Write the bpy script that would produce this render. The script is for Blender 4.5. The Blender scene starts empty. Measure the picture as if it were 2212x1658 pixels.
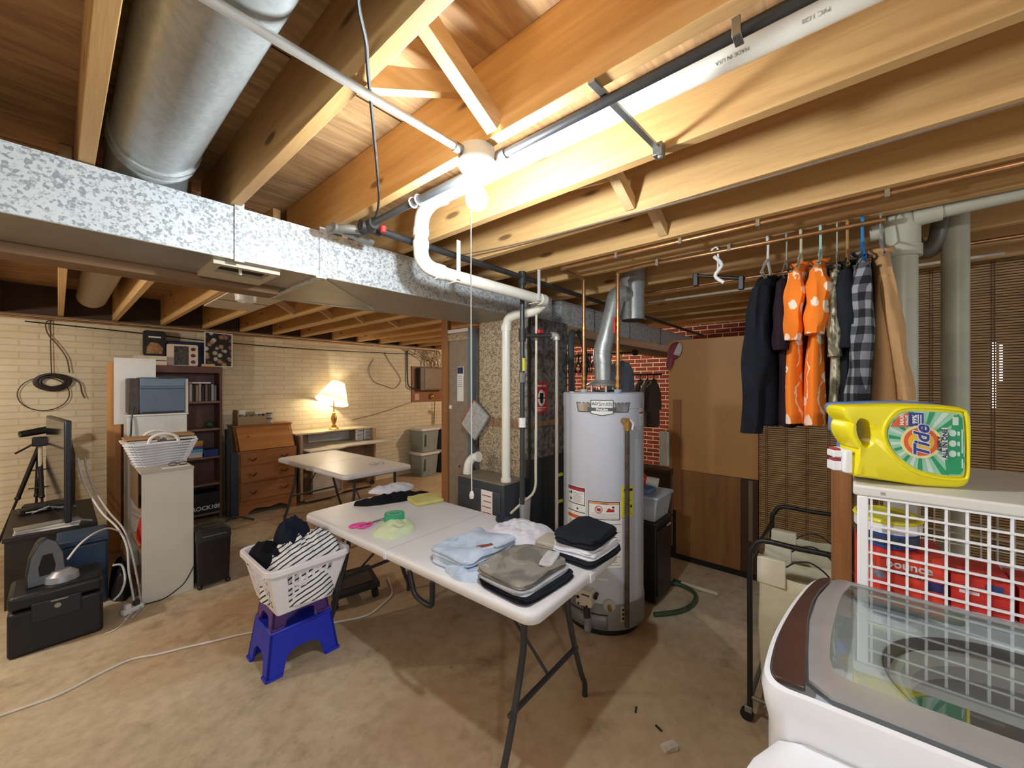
import bpy, bmesh, math, random
from mathutils import Vector, Matrix, noise
R = math.radians
PI = math.pi
rnd = random.Random(11)
sc = bpy.context.scene
col = sc.collection

# ------------------------------------------------------------------ camera, sky, exposure
cam_d = bpy.data.cameras.new('camera')
cam_d.sensor_width = 36.0
cam_d.lens = 36.0 * 850.0 / 2212.0
cam_d.clip_start = 0.02
cam = bpy.data.objects.new('camera', cam_d)
col.objects.link(cam)
cam.location = (0, 0, 1.55)
cam.rotation_euler = (R(90), 0, -R(49.092))
sc.camera = cam
w = bpy.data.worlds.new('world')
sc.world = w
w.use_nodes = True
w.node_tree.nodes['Background'].inputs[0].default_value = (0.90, 0.96, 1.0, 1)
w.node_tree.nodes['Background'].inputs[1].default_value = 0.50
sc.view_settings.view_transform = 'Standard'
sc.view_settings.look = 'None'
sc.view_settings.gamma = 1
sc.view_settings.use_curve_mapping = False
sc.view_settings.exposure = 0.62
BULB_E = 660.0
LAMP_E = 190.0


def plight(name, loc, power, color, radius=0.05):
    d = bpy.data.lights.new(name, 'POINT')
    d.energy = power
    d.color = color
    d.shadow_soft_size = radius
    o = bpy.data.objects.new(name, d)
    o.location = loc
    col.objects.link(o)
    return o


plight('light_left_bay', (-1.3, 3.7, 1.95), 52, (1.0, 0.94, 0.85), 0.06)
plight('light_closet', (5.0, 3.4, 2.1), 60, (1.0, 0.84, 0.64), 0.06)
plight('light_rear_fill', (-0.7, -1.1, 2.05), 40, (0.90, 0.96, 1.0), 0.06)  # unseen fill light behind the camera, added to lift the shadows

# ------------------------------------------------------------------ materials


def H(h):
    h = h.lstrip('#')
    out = []
    for i in (0, 2, 4):
        c = int(h[i:i + 2], 16) / 255
        out.append(c / 12.92 if c <= 0.04045 else ((c + 0.055) / 1.055) ** 2.4)
    return (out[0], out[1], out[2], 1)


class NT:
    def __init__(s, name):
        s.m = bpy.data.materials.new(name)
        s.m.use_nodes = True
        s.t = s.m.node_tree
        s.b = s.t.nodes['Principled BSDF']
        s.tc = s.t.nodes.new('ShaderNodeTexCoord')

    def n(s, typ, **kw):
        nd = s.t.nodes.new(typ)
        for k, v in kw.items():
            if k in nd.inputs:
                nd.inputs[k].default_value = v
            else:
                setattr(nd, k, v)
        return nd

    def l(s, a, b):
        s.t.links.new(a, b)

    def co(s, scale=(1, 1, 1), rot=(0, 0, 0), loc=(0, 0, 0), src='Object'):
        mp = s.n('ShaderNodeMapping')
        mp.inputs['Scale'].default_value = scale
        mp.inputs['Rotation'].default_value = rot
        mp.inputs['Location'].default_value = loc
        s.l(s.tc.outputs[src], mp.inputs[0])
        return mp.outputs[0]

    def noise(s, vec, scale=5, detail=4, rough=0.55, dist=0.0):
        nd = s.n('ShaderNodeTexNoise')
        nd.inputs['Scale'].default_value = scale
        nd.inputs['Detail'].default_value = detail
        nd.inputs['Roughness'].default_value = rough
        nd.inputs['Distortion'].default_value = dist
        s.l(vec, nd.inputs['Vector'])
        return nd.outputs[0]

    def ramp(s, fac, stops):
        r = s.n('ShaderNodeValToRGB')
        e = r.color_ramp.elements
        while len(e) < len(stops):
            e.new(0.5)
        for i, (p, c) in enumerate(stops):
            e[i].position = p
            e[i].color = c if len(c) == 4 else (*c, 1)
        s.l(fac, r.inputs[0])
        return r.outputs[0]

    def mix(s, fac, a, b, mode='MIX'):
        m = s.n('ShaderNodeMix', data_type='RGBA', blend_type=mode)
        for sock, v in ((m.inputs[0], fac), (m.inputs[6], a), (m.inputs[7], b)):
            if isinstance(v, (int, float)):
                sock.default_value = v
            elif isinstance(v, tuple):
                sock.default_value = v
            else:
                s.l(v, sock)
        return m.outputs[2]

    def math(s, op, a, b=0.0):
        m = s.n('ShaderNodeMath', operation=op)
        for sock, v in ((m.inputs[0], a), (m.inputs[1], b)):
            if isinstance(v, (int, float)):
                sock.default_value = v
            else:
                s.l(v, sock)
        return m.outputs[0]

    def bump(s, h, strength=0.3, dist=0.01):
        b = s.n('ShaderNodeBump')
        b.inputs['Strength'].default_value = strength
        b.inputs['Distance'].default_value = dist
        s.l(h, b.inputs['Height'])
        s.l(b.outputs[0], s.b.inputs['Normal'])

    def base(s, c):
        if isinstance(c, tuple):
            s.b.inputs['Base Color'].default_value = c
        else:
            s.l(c, s.b.inputs['Base Color'])

    def fin(s, rough=0.6, metal=0.0, spec=None):
        s.b.inputs['Roughness'].default_value = rough
        s.b.inputs['Metallic'].default_value = metal
        if spec is not None:
            s.b.inputs['Specular IOR Level'].default_value = spec
        return s.m


MC = {}


def plain(c, rough=0.55, metal=0.0, var=0.12, scale=9, bump=0.0, bscale=60, spec=None):
    key = (c, rough, metal, var, scale, bump, bscale, spec)
    if key in MC:
        return MC[key]
    t = NT('surface_' + c.strip('#'))
    a = H(c)
    d = tuple(x * (1 - var) for x in a[:3]) + (1,)
    v = t.co()
    f = t.noise(v, scale, 3)
    t.base(t.ramp(f, [(0.35, d), (0.62, a)]))
    if bump:
        t.bump(t.noise(v, bscale, 3), bump, 0.004)
    MC[key] = t.fin(rough, metal, spec)
    return MC[key]


def wood(name, c1, c2, axis='Y', scale=1.0, rough=0.6, knots=True, c3=None):
    t = NT(name)
    st = {'X': (0.5, 9, 9), 'Y': (9, 0.5, 9), 'Z': (9, 9, 0.5)}[axis]
    st = tuple(x * scale for x in st)
    v = t.co(st)
    f = t.noise(v, 2.2, 5, 0.6, 0.6)
    fine = t.noise(t.co(tuple(x * 5 for x in st)), 3, 3)
    c = t.ramp(f, [(0.3, H(c1)), (0.7, H(c2))])
    c = t.mix(t.math('MULTIPLY', fine, 0.35), c, H(c3 or c1), 'MULTIPLY') if False else t.mix(0.25, c, t.ramp(fine, [(0.3, H(c1)), (0.7, H(c2))]))
    if knots:
        k = t.n('ShaderNodeTexVoronoi', feature='F1')
        ks = {'X': (1.6, 6, 6), 'Y': (6, 1.6, 6), 'Z': (6, 6, 1.6)}[axis]
        t.l(t.co(ks), k.inputs['Vector'])
        k.inputs['Scale'].default_value = 1.0
        kk = t.ramp(k.outputs['Distance'], [(0.06, (1, 1, 1, 1)), (0.10, (0, 0, 0, 1))])
        c = t.mix(t.math('MULTIPLY', kk, 0.75), c, H('#4a2a14'))
    t.base(c)
    t.bump(fine, 0.12, 0.003)
    return t.fin(rough)


def galv(name, light, dark, s=42, metal=0.35, rough=0.42, bias=0.5):
    t = NT(name)
    v = t.co((1, 1, 1))
    vo = t.n('ShaderNodeTexVoronoi', feature='F1')
    vo.inputs['Scale'].default_value = s
    t.l(t.co((1, 1, 1), (0.4, 0.3, 0.2)), vo.inputs['Vector'])
    f = t.noise(v, s * 1.5, 2)
    g = t.math('ADD', t.math('MULTIPLY', vo.outputs['Color'], 0.45), t.math('MULTIPLY', f, 0.6))
    t.base(t.ramp(g, [(bias - 0.08, H(dark)), (bias + 0.08, H(light))]))
    return t.fin(rough, metal)


def emis(name, c, strength):
    t = NT(name)
    t.b.inputs['Base Color'].default_value = c
    t.b.inputs['Emission Color'].default_value = c
    t.b.inputs['Emission Strength'].default_value = strength
    return t.fin(0.4)


def glassy(name, c, alpha=0.25, rough=0.05, tint=None):
    t = NT(name)
    nt = t.t
    tr = nt.nodes.new('ShaderNodeBsdfTransparent')
    tr.inputs[0].default_value = tint or (0.92, 0.96, 0.96, 1)
    mx = nt.nodes.new('ShaderNodeMixShader')
    mx.inputs[0].default_value = alpha
    out = nt.nodes['Material Output']
    nt.links.new(tr.outputs[0], mx.inputs[1])
    nt.links.new(t.b.outputs[0], mx.inputs[2])
    nt.links.new(mx.outputs[0], out.inputs[0])
    t.base(c)
    return t.fin(rough)


def brick_mat(name, c1, c2, mortar, bw, rh, ms, vec, bump=0.5, rough=0.7, mrt_smooth=0.1, stain=None):
    t = NT(name)
    sx = t.n('ShaderNodeSeparateXYZ')
    t.l(t.co(), sx.inputs[0])
    cb = t.n('ShaderNodeCombineXYZ')
    t.l(sx.outputs[vec], cb.inputs[0])
    t.l(sx.outputs['Z'], cb.inputs[1])
    b = t.n('ShaderNodeTexBrick')
    t.l(cb.outputs[0], b.inputs['Vector'])
    b.inputs['Color1'].default_value = H(c1)
    b.inputs['Color2'].default_value = H(c2)
    b.inputs['Mortar'].default_value = H(mortar)
    b.inputs['Scale'].default_value = 1.0
    b.inputs['Brick Width'].default_value = bw
    b.inputs['Row Height'].default_value = rh
    b.inputs['Mortar Size'].default_value = ms
    b.inputs['Mortar Smooth'].default_value = mrt_smooth
    c = b.outputs['Color']
    f = t.noise(t.co(), 3.0, 4)
    c = t.mix(0.5, c, t.ramp(f, [(0.3, (0.72, 0.72, 0.72, 1)), (0.65, (1, 1, 1, 1))]), 'MULTIPLY')
    t.base(c)
    h = t.math('ADD', t.math('MULTIPLY', b.outputs['Fac'], -1.0), t.math('MULTIPLY', t.noise(t.co(), 60, 3), 0.25))
    t.bump(h, bump, 0.008)
    return t.fin(rough)


M = {}
M['joist'] = wood('joist_lumber', '#bd9059', '#deb67a', 'Y')
M['joist_red'] = wood('bridging_lumber', '#c59f6d', '#e4c596', 'X', knots=False)
M['girder'] = wood('girder_lumber', '#6f5033', '#8f6b45', 'X')
M['post'] = wood('post_lumber', '#8a5a34', '#b07a48', 'Z')
M['oak'] = wood('orange_board', '#bb8146', '#d9a261', 'Z', knots=False)
M['dresser'] = wood('dresser_wood', '#84502b', '#a8703f', 'X', 0.7, 0.38, False)
M['walnut'] = wood('bookcase_wood', '#54352a', '#71493a', 'Z', 1, 0.5, False)
M['deskwood'] = wood('desk_laminate', '#94795f', '#b09476', 'X', 1, 0.45, False)
M['panelwood'] = wood('plywood_sheet_low', '#7a5230', '#a6743f', 'Z', 0.5, 0.45, False)
M['galv'] = galv('galvanized_spangle', '#d2d7d9', '#969da0', 95, 0.25, 0.5, 0.47)
M['galv2'] = galv('galvanized_old', '#c0b298', '#7c6f5e', 105, 0.35, 0.45, 0.5)
M['galv3'] = galv('galvanized_smooth', '#b4b8b7', '#a9aeae', 60, 0.55, 0.40, 0.5)
M['galv4'] = galv('galvanized_dark', '#8a8d8e', '#5c5f60', 34, 0.55, 0.35, 0.5)
M['steel'] = plain('#a9aaa8', 0.3, 0.9, 0.1)
M['darksteel'] = plain('#4b4c4e', 0.4, 0.6)
M['iron'] = plain('#3c3b3a', 0.5, 0.3)
M['black'] = plain('#141416', 0.45)
M['blackm'] = plain('#1a1a1c', 0.55, 0.0, 0.2)
M['charcoal'] = plain('#34363a', 0.5)
M['white'] = plain('#e9e8e6', 0.45, 0, 0.04)
M['pvc'] = plain('#ece9dd', 0.32, 0, 0.04)
M['drain'] = plain('#b9b7a4', 0.36, 0, 0.12, 5)
M['copper'] = plain('#b8875a', 0.35, 0.75, 0.3)
M['brass'] = plain('#b98f4a', 0.32, 0.8)
M['paper'] = plain('#eceae6', 0.7, 0, 0.04)
M['ink'] = plain('#1b1b1d', 0.6)
M['inkgray'] = plain('#9a9a9c', 0.7)
M['red'] = plain('#c32a2c', 0.5)
M['orange'] = plain('#e07a2e', 0.55)
M['yellow'] = plain('#e6dd3a', 0.5, 0, 0.05)
M['plastic_white'] = plain('#efeff2', 0.35, 0, 0.03)
M['red_plastic'] = plain('#cf2a22', 0.35)


def concrete():
    t = NT('concrete_floor')
    v = t.co()
    a = t.noise(v, 1.1, 6, 0.62, 0.4)
    b = t.noise(v, 14, 5, 0.65)
    c = t.noise(t.co((1, 1, 1), (0, 0, 0.6), (3, 1, 0)), 0.55, 3, 0.5, 0.3)
    base = t.ramp(a, [(0.3, H('#a2927a')), (0.5, H('#c3b497')), (0.72, H('#d7cab1'))])
    base = t.mix(0.35, base, t.ramp(b, [(0.3, H('#8a785f')), (0.6, H('#d9ccb3'))]))
    rust = t.ramp(c, [(0.42, (0, 0, 0, 1)), (0.56, (1, 1, 1, 1))])
    base = t.mix(t.math('MULTIPLY', rust, 0.6), base, H('#a5835f'))
    dark = t.ramp(t.noise(t.co((1, 1, 1), (0, 0, 0), (7, 2, 0)), 2.3, 5, 0.7), [(0.56, (0, 0, 0, 1)), (0.70, (1, 1, 1, 1))])
    base = t.mix(t.math('MULTIPLY', dark, 0.6), base, H('#6e543c'))
    vo = t.n('ShaderNodeTexVoronoi', feature='F1')
    vo.inputs['Scale'].default_value = 3.1
    t.l(t.co((1, 1, 1), (0, 0, 0.3)), vo.inputs['Vector'])
    sp = t.ramp(vo.outputs['Distance'], [(0.015, (1, 1, 1, 1)), (0.04, (0, 0, 0, 1))])
    base = t.mix(t.math('MULTIPLY', sp, 0.7), base, H('#4a3828'))
    t.base(base)
    t.bump(b, 0.15, 0.004)
    return t.fin(0.62, 0, 0.3)


def subfloor():
    t = NT('plywood_subfloor')
    v = t.co((1.2, 9, 4))
    a = t.noise(v, 2.2, 5, 0.6, 1.2)
    b = t.noise(t.co((0.8, 2.2, 1)), 1.3, 3)
    c = t.ramp(a, [(0.3, H('#957450')), (0.68, H('#d0ac7c'))])
    c = t.mix(t.math('MULTIPLY', t.ramp(b, [(0.45, (0, 0, 0, 1)), (0.62, (1, 1, 1, 1))]), 0.35), c, H('#8d5f36'))
    # sheet seams
    sx = t.n('ShaderNodeSeparateXYZ')
    t.l(t.co(), sx.inputs[0])
    s = t.math('LESS_THAN', t.math('PINGPONG', sx.outputs['Y'], 0.61), 0.004)
    c = t.mix(s, c, H('#2f1e12'))
    t.base(c)
    t.bump(a, 0.1, 0.004)
    return t.fin(0.75)


M['floor'] = concrete()
M['sub'] = subfloor()
M['brick'] = brick_mat('painted_cream_brick', '#ddcfb2', '#d6c6a4', '#cbb994', 0.235, 0.0615, 0.006, 'X', 0.55, 0.55)
M['redbrick'] = brick_mat('red_brick_white_mortar', '#7c2f22', '#5d2219', '#cdbbaa', 0.21, 0.068, 0.006, 'Y', 0.3, 0.8)


def bamboo():
    t = NT('woven_bamboo')
    v = t.co((1, 3, 60))
    a = t.noise(v, 2.0, 4, 0.6)
    c = t.ramp(a, [(0.3, H('#86633c')), (0.7, H('#c49c68'))])
    t.base(c)
    return t.fin(0.55)


M['bamboo'] = bamboo()


def hardboard():
    t = NT('brown_hardboard')
    v = t.co()
    a = t.noise(v, 1.4, 4)
    f = t.noise(v, 90, 2)
    c = t.ramp(a, [(0.3, H('#b8844a')), (0.7, H('#cc9a5c'))])
    c = t.mix(0.25, c, t.ramp(f, [(0.3, H('#a87a42')), (0.7, H('#d6a868'))]))
    t.base(c)
    return t.fin(0.5)


M['hardboard'] = hardboard()


def stripes(name, light, dark, period, width, vec='Z', dist=0.0, rot=(0, 0, 0)):
    t = NT(name)
    v = t.co((1, 1, 1), rot)
    nz = t.noise(t.co(), 6, 3)
    sx = t.n('ShaderNodeSeparateXYZ')
    t.l(v, sx.inputs[0])
    x = t.math('ADD', sx.outputs[vec], t.math('MULTIPLY', nz, dist))
    m = t.math('LESS_THAN', t.math('MODULO', t.math('ADD', x, 10.0), period), width)
    t.base(t.mix(m, H(light), H(dark)))
    t.bump(t.noise(t.co(), 160, 2), 0.3, 0.003)
    return t.fin(0.9)


def plaid():
    t = NT('plaid_flannel')
    sx = t.n('ShaderNodeSeparateXYZ')
    t.l(t.co((1, 1, 1), (0, 0, 0)), sx.inputs[0])
    P = 0.062
    a = t.math('LESS_THAN', t.math('MODULO', t.math('ADD', sx.outputs['Z'], 10), P), P / 2)
    xy = t.math('ADD', t.math('MULTIPLY', sx.outputs['Y'], 1.0), t.math('MULTIPLY', sx.outputs['X'], 1.0))
    b = t.math('LESS_THAN', t.math('MODULO', t.math('ADD', xy, 10), P * 0.8), P * 0.4)
    s = t.math('ADD', a, b)
    t.base(t.ramp(t.math('MULTIPLY', s, 0.5), [(0.0, H('#8e9096')), (0.5, H('#4c4f55')), (1.0, H('#15161a'))]))
    t.bump(t.noise(t.co(), 200, 2), 0.3, 0.003)
    return t.fin(0.95)


def floral():
    t = NT('orange_floral_print')
    v = t.co((0.3, 1.5, 1.0))
    vo = t.n('ShaderNodeTexVoronoi', feature='F1')
    vo.inputs['Scale'].default_value = 14
    t.l(v, vo.inputs['Vector'])
    d = t.math('ADD', vo.outputs['Distance'], t.math('MULTIPLY', t.noise(v, 38, 2), 0.36))
    fl = t.ramp(d, [(0.50, (1, 1, 1, 1)), (0.53, (0, 0, 0, 1))])
    core = t.ramp(vo.outputs['Distance'], [(0.05, (1, 1, 1, 1)), (0.08, (0, 0, 0, 1))])
    wv = t.n('ShaderNodeTexWave')
    wv.inputs['Scale'].default_value = 14
    wv.inputs['Distortion'].default_value = 6
    t.l(v, wv.inputs['Vector'])
    br = t.math('MULTIPLY', t.ramp(wv.outputs['Fac'], [(0.93, (0, 0, 0, 1)), (0.97, (1, 1, 1, 1))]),
                t.ramp(t.noise(t.co((1, 1, 1), (0, 0, 0), (4, 4, 4)), 9, 1), [(0.5, (0, 0, 0, 1)), (0.55, (1, 1, 1, 1))]))
    c = t.mix(fl, H('#ef7d1d'), H('#f3d9c4'))
    c = t.mix(core, c, H('#b4441c'))
    c = t.mix(br, c, H('#f2dcc0'))
    t.base(c)
    return t.fin(0.9)


def camo():
    t = NT('camouflage_cloth')
    v = t.co((1, 1, 0.7))
    a = t.noise(v, 16, 4, 0.6, 0.8)
    t.base(t.ramp(a, [(0.30, H('#23231c')), (0.42, H('#5d5a44')), (0.50, H('#8c8a72')), (0.58, H('#cfcbb4')), (0.66, H('#4a4a38'))]))
    return t.fin(0.95)


def denim():
    t = NT('light_wash_denim')
    v = t.co()
    a = t.noise(v, 9, 5, 0.6)
    f = t.noise(t.co((1, 1, 1), (0, 0, 0.7)), 260, 2)
    c = t.ramp(a, [(0.3, H('#8fa6c4')), (0.6, H('#c6d3e4'))])
    c = t.mix(0.2, c, t.ramp(f, [(0.3, H('#7f97b8')), (0.7, H('#e4ebf4'))]))
    t.base(c)
    t.bump(f, 0.2, 0.002)
    return t.fin(0.95)


def cloth(c, var=0.15, key=None):
    k = ('cloth', c, var)
    if k in MC:
        return MC[k]
    t = NT('cloth_' + c.strip('#'))
    a = H(c)
    d = tuple(x * (1 - var) for x in a[:3]) + (1,)
    f = t.noise(t.co(), 14, 4)
    t.base(t.ramp(f, [(0.35, d), (0.65, a)]))
    t.bump(t.noise(t.co(), 220, 2), 0.25, 0.002)
    MC[k] = t.fin(0.95, 0, 0.2)
    return MC[k]


M['plaid'] = plaid()
M['floral'] = floral()
M['camo'] = camo()
M['denim'] = denim()
M['towel'] = stripes('striped_towel', '#e6e6e8', '#26282e', 0.024, 0.0075, 'Z', 0.03, (0.5, 0.35, 0))

# ------------------------------------------------------------------ mesh builder


class MB:
    def __init__(s, M=None):
        s.v = []
        s.f = []
        s.M = M

    def add(s, vs, fs):
        o = len(s.v)
        if s.M is not None:
            vs = [s.M @ Vector(p) for p in vs]
        s.v += [tuple(p) for p in vs]
        s.f += [tuple(i + o for i in f) for f in fs]
        return s

    def box(s, x0, x1, y0, y1, z0, z1):
        v = [(x0, y0, z0), (x1, y0, z0), (x1, y1, z0), (x0, y1, z0), (x0, y0, z1), (x1, y0, z1), (x1, y1, z1), (x0, y1, z1)]
        return s.add(v, [(3, 2, 1, 0), (4, 5, 6, 7), (0, 1, 5, 4), (1, 2, 6, 5), (2, 3, 7, 6), (3, 0, 4, 7)])

    def hexa(s, b, t):
        return s.add(list(b) + list(t), [(3, 2, 1, 0), (4, 5, 6, 7), (0, 1, 5, 4), (1, 2, 6, 5), (2, 3, 7, 6), (3, 0, 4, 7)])

    def loft(s, rings, caps=True, closed=True):
        n = len(rings[0])
        v = [p for r in rings for p in r]
        f = []
        for i in range(len(rings) - 1):
            for j in range(n if closed else n - 1):
                k = (j + 1) % n
                f.append((i * n + j, i * n + k, (i + 1) * n + k, (i + 1) * n + j))
        if caps and closed:
            f.append(tuple(range(n - 1, -1, -1)))
            o = (len(rings) - 1) * n
            f.append(tuple(range(o, o + n)))
        return s.add(v, f)

    def tube(s, pts, r, n=10, loop=False, caps=True):
        pts = [Vector(p) for p in pts]
        rs = r if isinstance(r, (list, tuple)) else [r] * len(pts)
        rings = []
        up = None
        N = len(pts)
        for i, p in enumerate(pts):
            if loop:
                d = pts[(i + 1) % N] - pts[i - 1]
            else:
                d = pts[min(i + 1, N - 1)] - pts[max(i - 1, 0)]
            d = d.normalized() if d.length > 1e-9 else Vector((0, 0, 1))
            if up is None:
                up = Vector((0, 0, 1)) if abs(d.z) < 0.9 else Vector((1, 0, 0))
            up = (up - d * up.dot(d))
            up = up.normalized() if up.length > 1e-6 else d.orthogonal().normalized()
            sd = d.cross(up)
            rings.append([p + (up * math.cos(a) + sd * math.sin(a)) * rs[i] for a in [2 * PI * k / n for k in range(n)]])
        if loop:
            rings.append(rings[0])
            return s.loft(rings, False)
        return s.loft(rings, caps)

    def cyl(s, p0, p1, r, n=16, r1=None):
        return s.tube([p0, p1], [r, r if r1 is None else r1], n)

    def lathe(s, prof, c=(0, 0), n=24):
        rings = [[(c[0] + r * math.cos(a), c[1] + r * math.sin(a), z) for a in [2 * PI * k / n for k in range(n)]] for r, z in prof]
        return s.loft(rings, True)

    def ball(s, c, r, n=12, sz=(1, 1, 1)):
        rings = []
        for i in range(1, n):
            t = PI * i / n
            rings.append([(c[0] + r * sz[0] * math.sin(t) * math.cos(a), c[1] + r * sz[1] * math.sin(t) * math.sin(a), c[2] - r * sz[2] * math.cos(t)) for a in [2 * PI * k / (2 * n) for k in range(2 * n)]])
        return s.loft(rings, True)

    def prism(s, poly, z0, z1):
        n = len(poly)
        v = [(x, y, z0) for x, y in poly] + [(x, y, z1) for x, y in poly]
        f = [tuple(range(n - 1, -1, -1)), tuple(range(n, 2 * n))]
        f += [(i, (i + 1) % n, n + (i + 1) % n, n + i) for i in range(n)]
        return s.add(v, f)

    def grid(s, fn, nu, nv):
        v = [fn(i / nu, j / nv) for i in range(nu + 1) for j in range(nv + 1)]
        f = [(i * (nv + 1) + j, (i + 1) * (nv + 1) + j, (i + 1) * (nv + 1) + j + 1, i * (nv + 1) + j + 1) for i in range(nu) for j in range(nv)]
        return s.add(v, f)

    def cylpatch(s, c, r, a0, a1, z0, z1, n=12, th=0.001):
        def fo(u, v):
            a = a0 + (a1 - a0) * u
            return (c[0] + (r + th) * math.cos(a), c[1] + (r + th) * math.sin(a), z0 + (z1 - z0) * v)
        return s.grid(fo, n, 1)

    def build(s, name, mat, parent=None, bevel=0.0, smooth=True, solid=0.0, sub=0, sharp=38):
        me = bpy.data.meshes.new(name)
        o = bpy.data.objects.new(name, me)
        vs = s.v
        if parent is not None:
            base = world_loc(parent)
            vs = [(x - base[0], y - base[1], z - base[2]) for x, y, z in vs]
            o.parent = parent
        me.from_pydata(vs, [], s.f)
        bm = bmesh.new()
        bm.from_mesh(me)
        bmesh.ops.recalc_face_normals(bm, faces=bm.faces)
        bm.to_mesh(me)
        bm.free()
        if smooth:
            me.polygons.foreach_set('use_smooth', [True] * len(me.polygons))
            if not sub:
                me.set_sharp_from_angle(angle=R(sharp))
        me.materials.append(mat)
        col.objects.link(o)
        if solid:
            md = o.modifiers.new('solid', 'SOLIDIFY')
            md.thickness = solid
        if bevel:
            md = o.modifiers.new('bevel', 'BEVEL')
            md.width = bevel
            md.segments = 2
            md.limit_method = 'ANGLE'
        if sub:
            md = o.modifiers.new('sub', 'SUBSURF')
            md.levels = sub
            md.render_levels = sub
        return o


def world_loc(o):
    p = Vector((0, 0, 0))
    while o is not None:
        p += o.location
        o = o.parent
    return p


def tag(o, label=None, cat=None, group=None, kind=None):
    if label:
        o['label'] = label
    if cat:
        o['category'] = cat
    if group:
        o['group'] = group
    if kind:
        o['kind'] = kind
    return o


def thing(name, label, cat, loc=(0, 0, 0), group=None):
    o = bpy.data.objects.new(name, None)
    o.empty_display_size = 0.05
    o.location = loc
    col.objects.link(o)
    return tag(o, label, cat, group)


def single(mb, name, mat, label, cat, group=None, **kw):
    """a thing that is one mesh, its origin at its own base centre"""
    xs = [v[0] for v in mb.v]
    ys = [v[1] for v in mb.v]
    zs = [v[2] for v in mb.v]
    c = ((min(xs) + max(xs)) / 2, (min(ys) + max(ys)) / 2, min(zs))
    mb.v = [(x - c[0], y - c[1], z - c[2]) for x, y, z in mb.v]
    o = mb.build(name, mat, None, **kw)
    o.location = c
    return tag(o, label, cat, group)


def struct(name, mb, mat, **kw):
    o = mb.build(name, mat, None, **kw)
    o['kind'] = 'structure'
    return o


def copy_tree(o, parent=None):
    c = o.copy()
    col.objects.link(c)
    c.parent = parent
    for ch in [x for x in bpy.data.objects if x.parent == o]:
        copy_tree(ch, c)
    return c


def B(*a):
    return MB().box(*a)


def frame(o, r, u):
    o, r, u = Vector(o), Vector(r).normalized(), Vector(u).normalized()
    n = r.cross(u)
    m = Matrix((r, u, n)).transposed().to_4x4()
    m.translation = o
    return m


def rotz(a, c=(0, 0, 0)):
    return Matrix.Translation(c) @ Matrix.Rotation(a, 4, 'Z')


def rrect(x0, x1, y0, y1, r, n=5):
    out = []
    for cx, cy, a in ((x1 - r, y0 + r, -90), (x1 - r, y1 - r, 0), (x0 + r, y1 - r, 90), (x0 + r, y0 + r, 180)):
        for k in range(n + 1):
            t = R(a + 90 * k / n)
            out.append((cx + r * math.cos(t), cy + r * math.sin(t)))
    return out


def smoothpath(pts, k=4, loop=False):
    P = [Vector(p) for p in pts]
    N = len(P)
    out = []
    for i in range(N if loop else N - 1):
        g = lambda j: P[j % N] if loop else P[min(max(j, 0), N - 1)]
        p0, p1, p2, p3 = g(i - 1), g(i), g(i + 1), g(i + 2)
        for q in range(k):
            t = q / k
            out.append(0.5 * ((2 * p1) + (p2 - p0) * t + (2 * p0 - 5 * p1 + 4 * p2 - p3) * t * t + (3 * p1 - p0 - 3 * p2 + p3) * t ** 3))
    if not loop:
        out.append(P[-1])
    return out


def text(body, size, fm, mat, name, parent, ext=0.0004, shear=0.0, align='CENTER', bend=None, off=0.0008, sx=1.0, bold=0.0):
    cu = bpy.data.curves.new('t', 'FONT')
    cu.body = body
    cu.size = size
    cu.extrude = ext
    cu.shear = shear
    cu.offset = bold
    cu.align_x = align
    cu.align_y = 'CENTER'
    cu.resolution_u = 3
    ob = bpy.data.objects.new('t', cu)
    col.objects.link(ob)
    bpy.context.view_layer.update()
    me0 = bpy.data.meshes.new_from_object(ob.evaluated_get(bpy.context.evaluated_depsgraph_get()))
    mb = MB()
    vs = []
    for v in me0.vertices:
        p = Vector((v.co.x * sx, v.co.y, v.co.z + off))
        vs.append(bend(p) if bend else fm @ p)
    mb.v = [tuple(p) for p in vs]
    mb.f = [tuple(p.vertices) for p in me0.polygons]
    bpy.data.objects.remove(ob)
    bpy.data.meshes.remove(me0)
    return mb.build(name, mat, parent, smooth=False)


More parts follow.
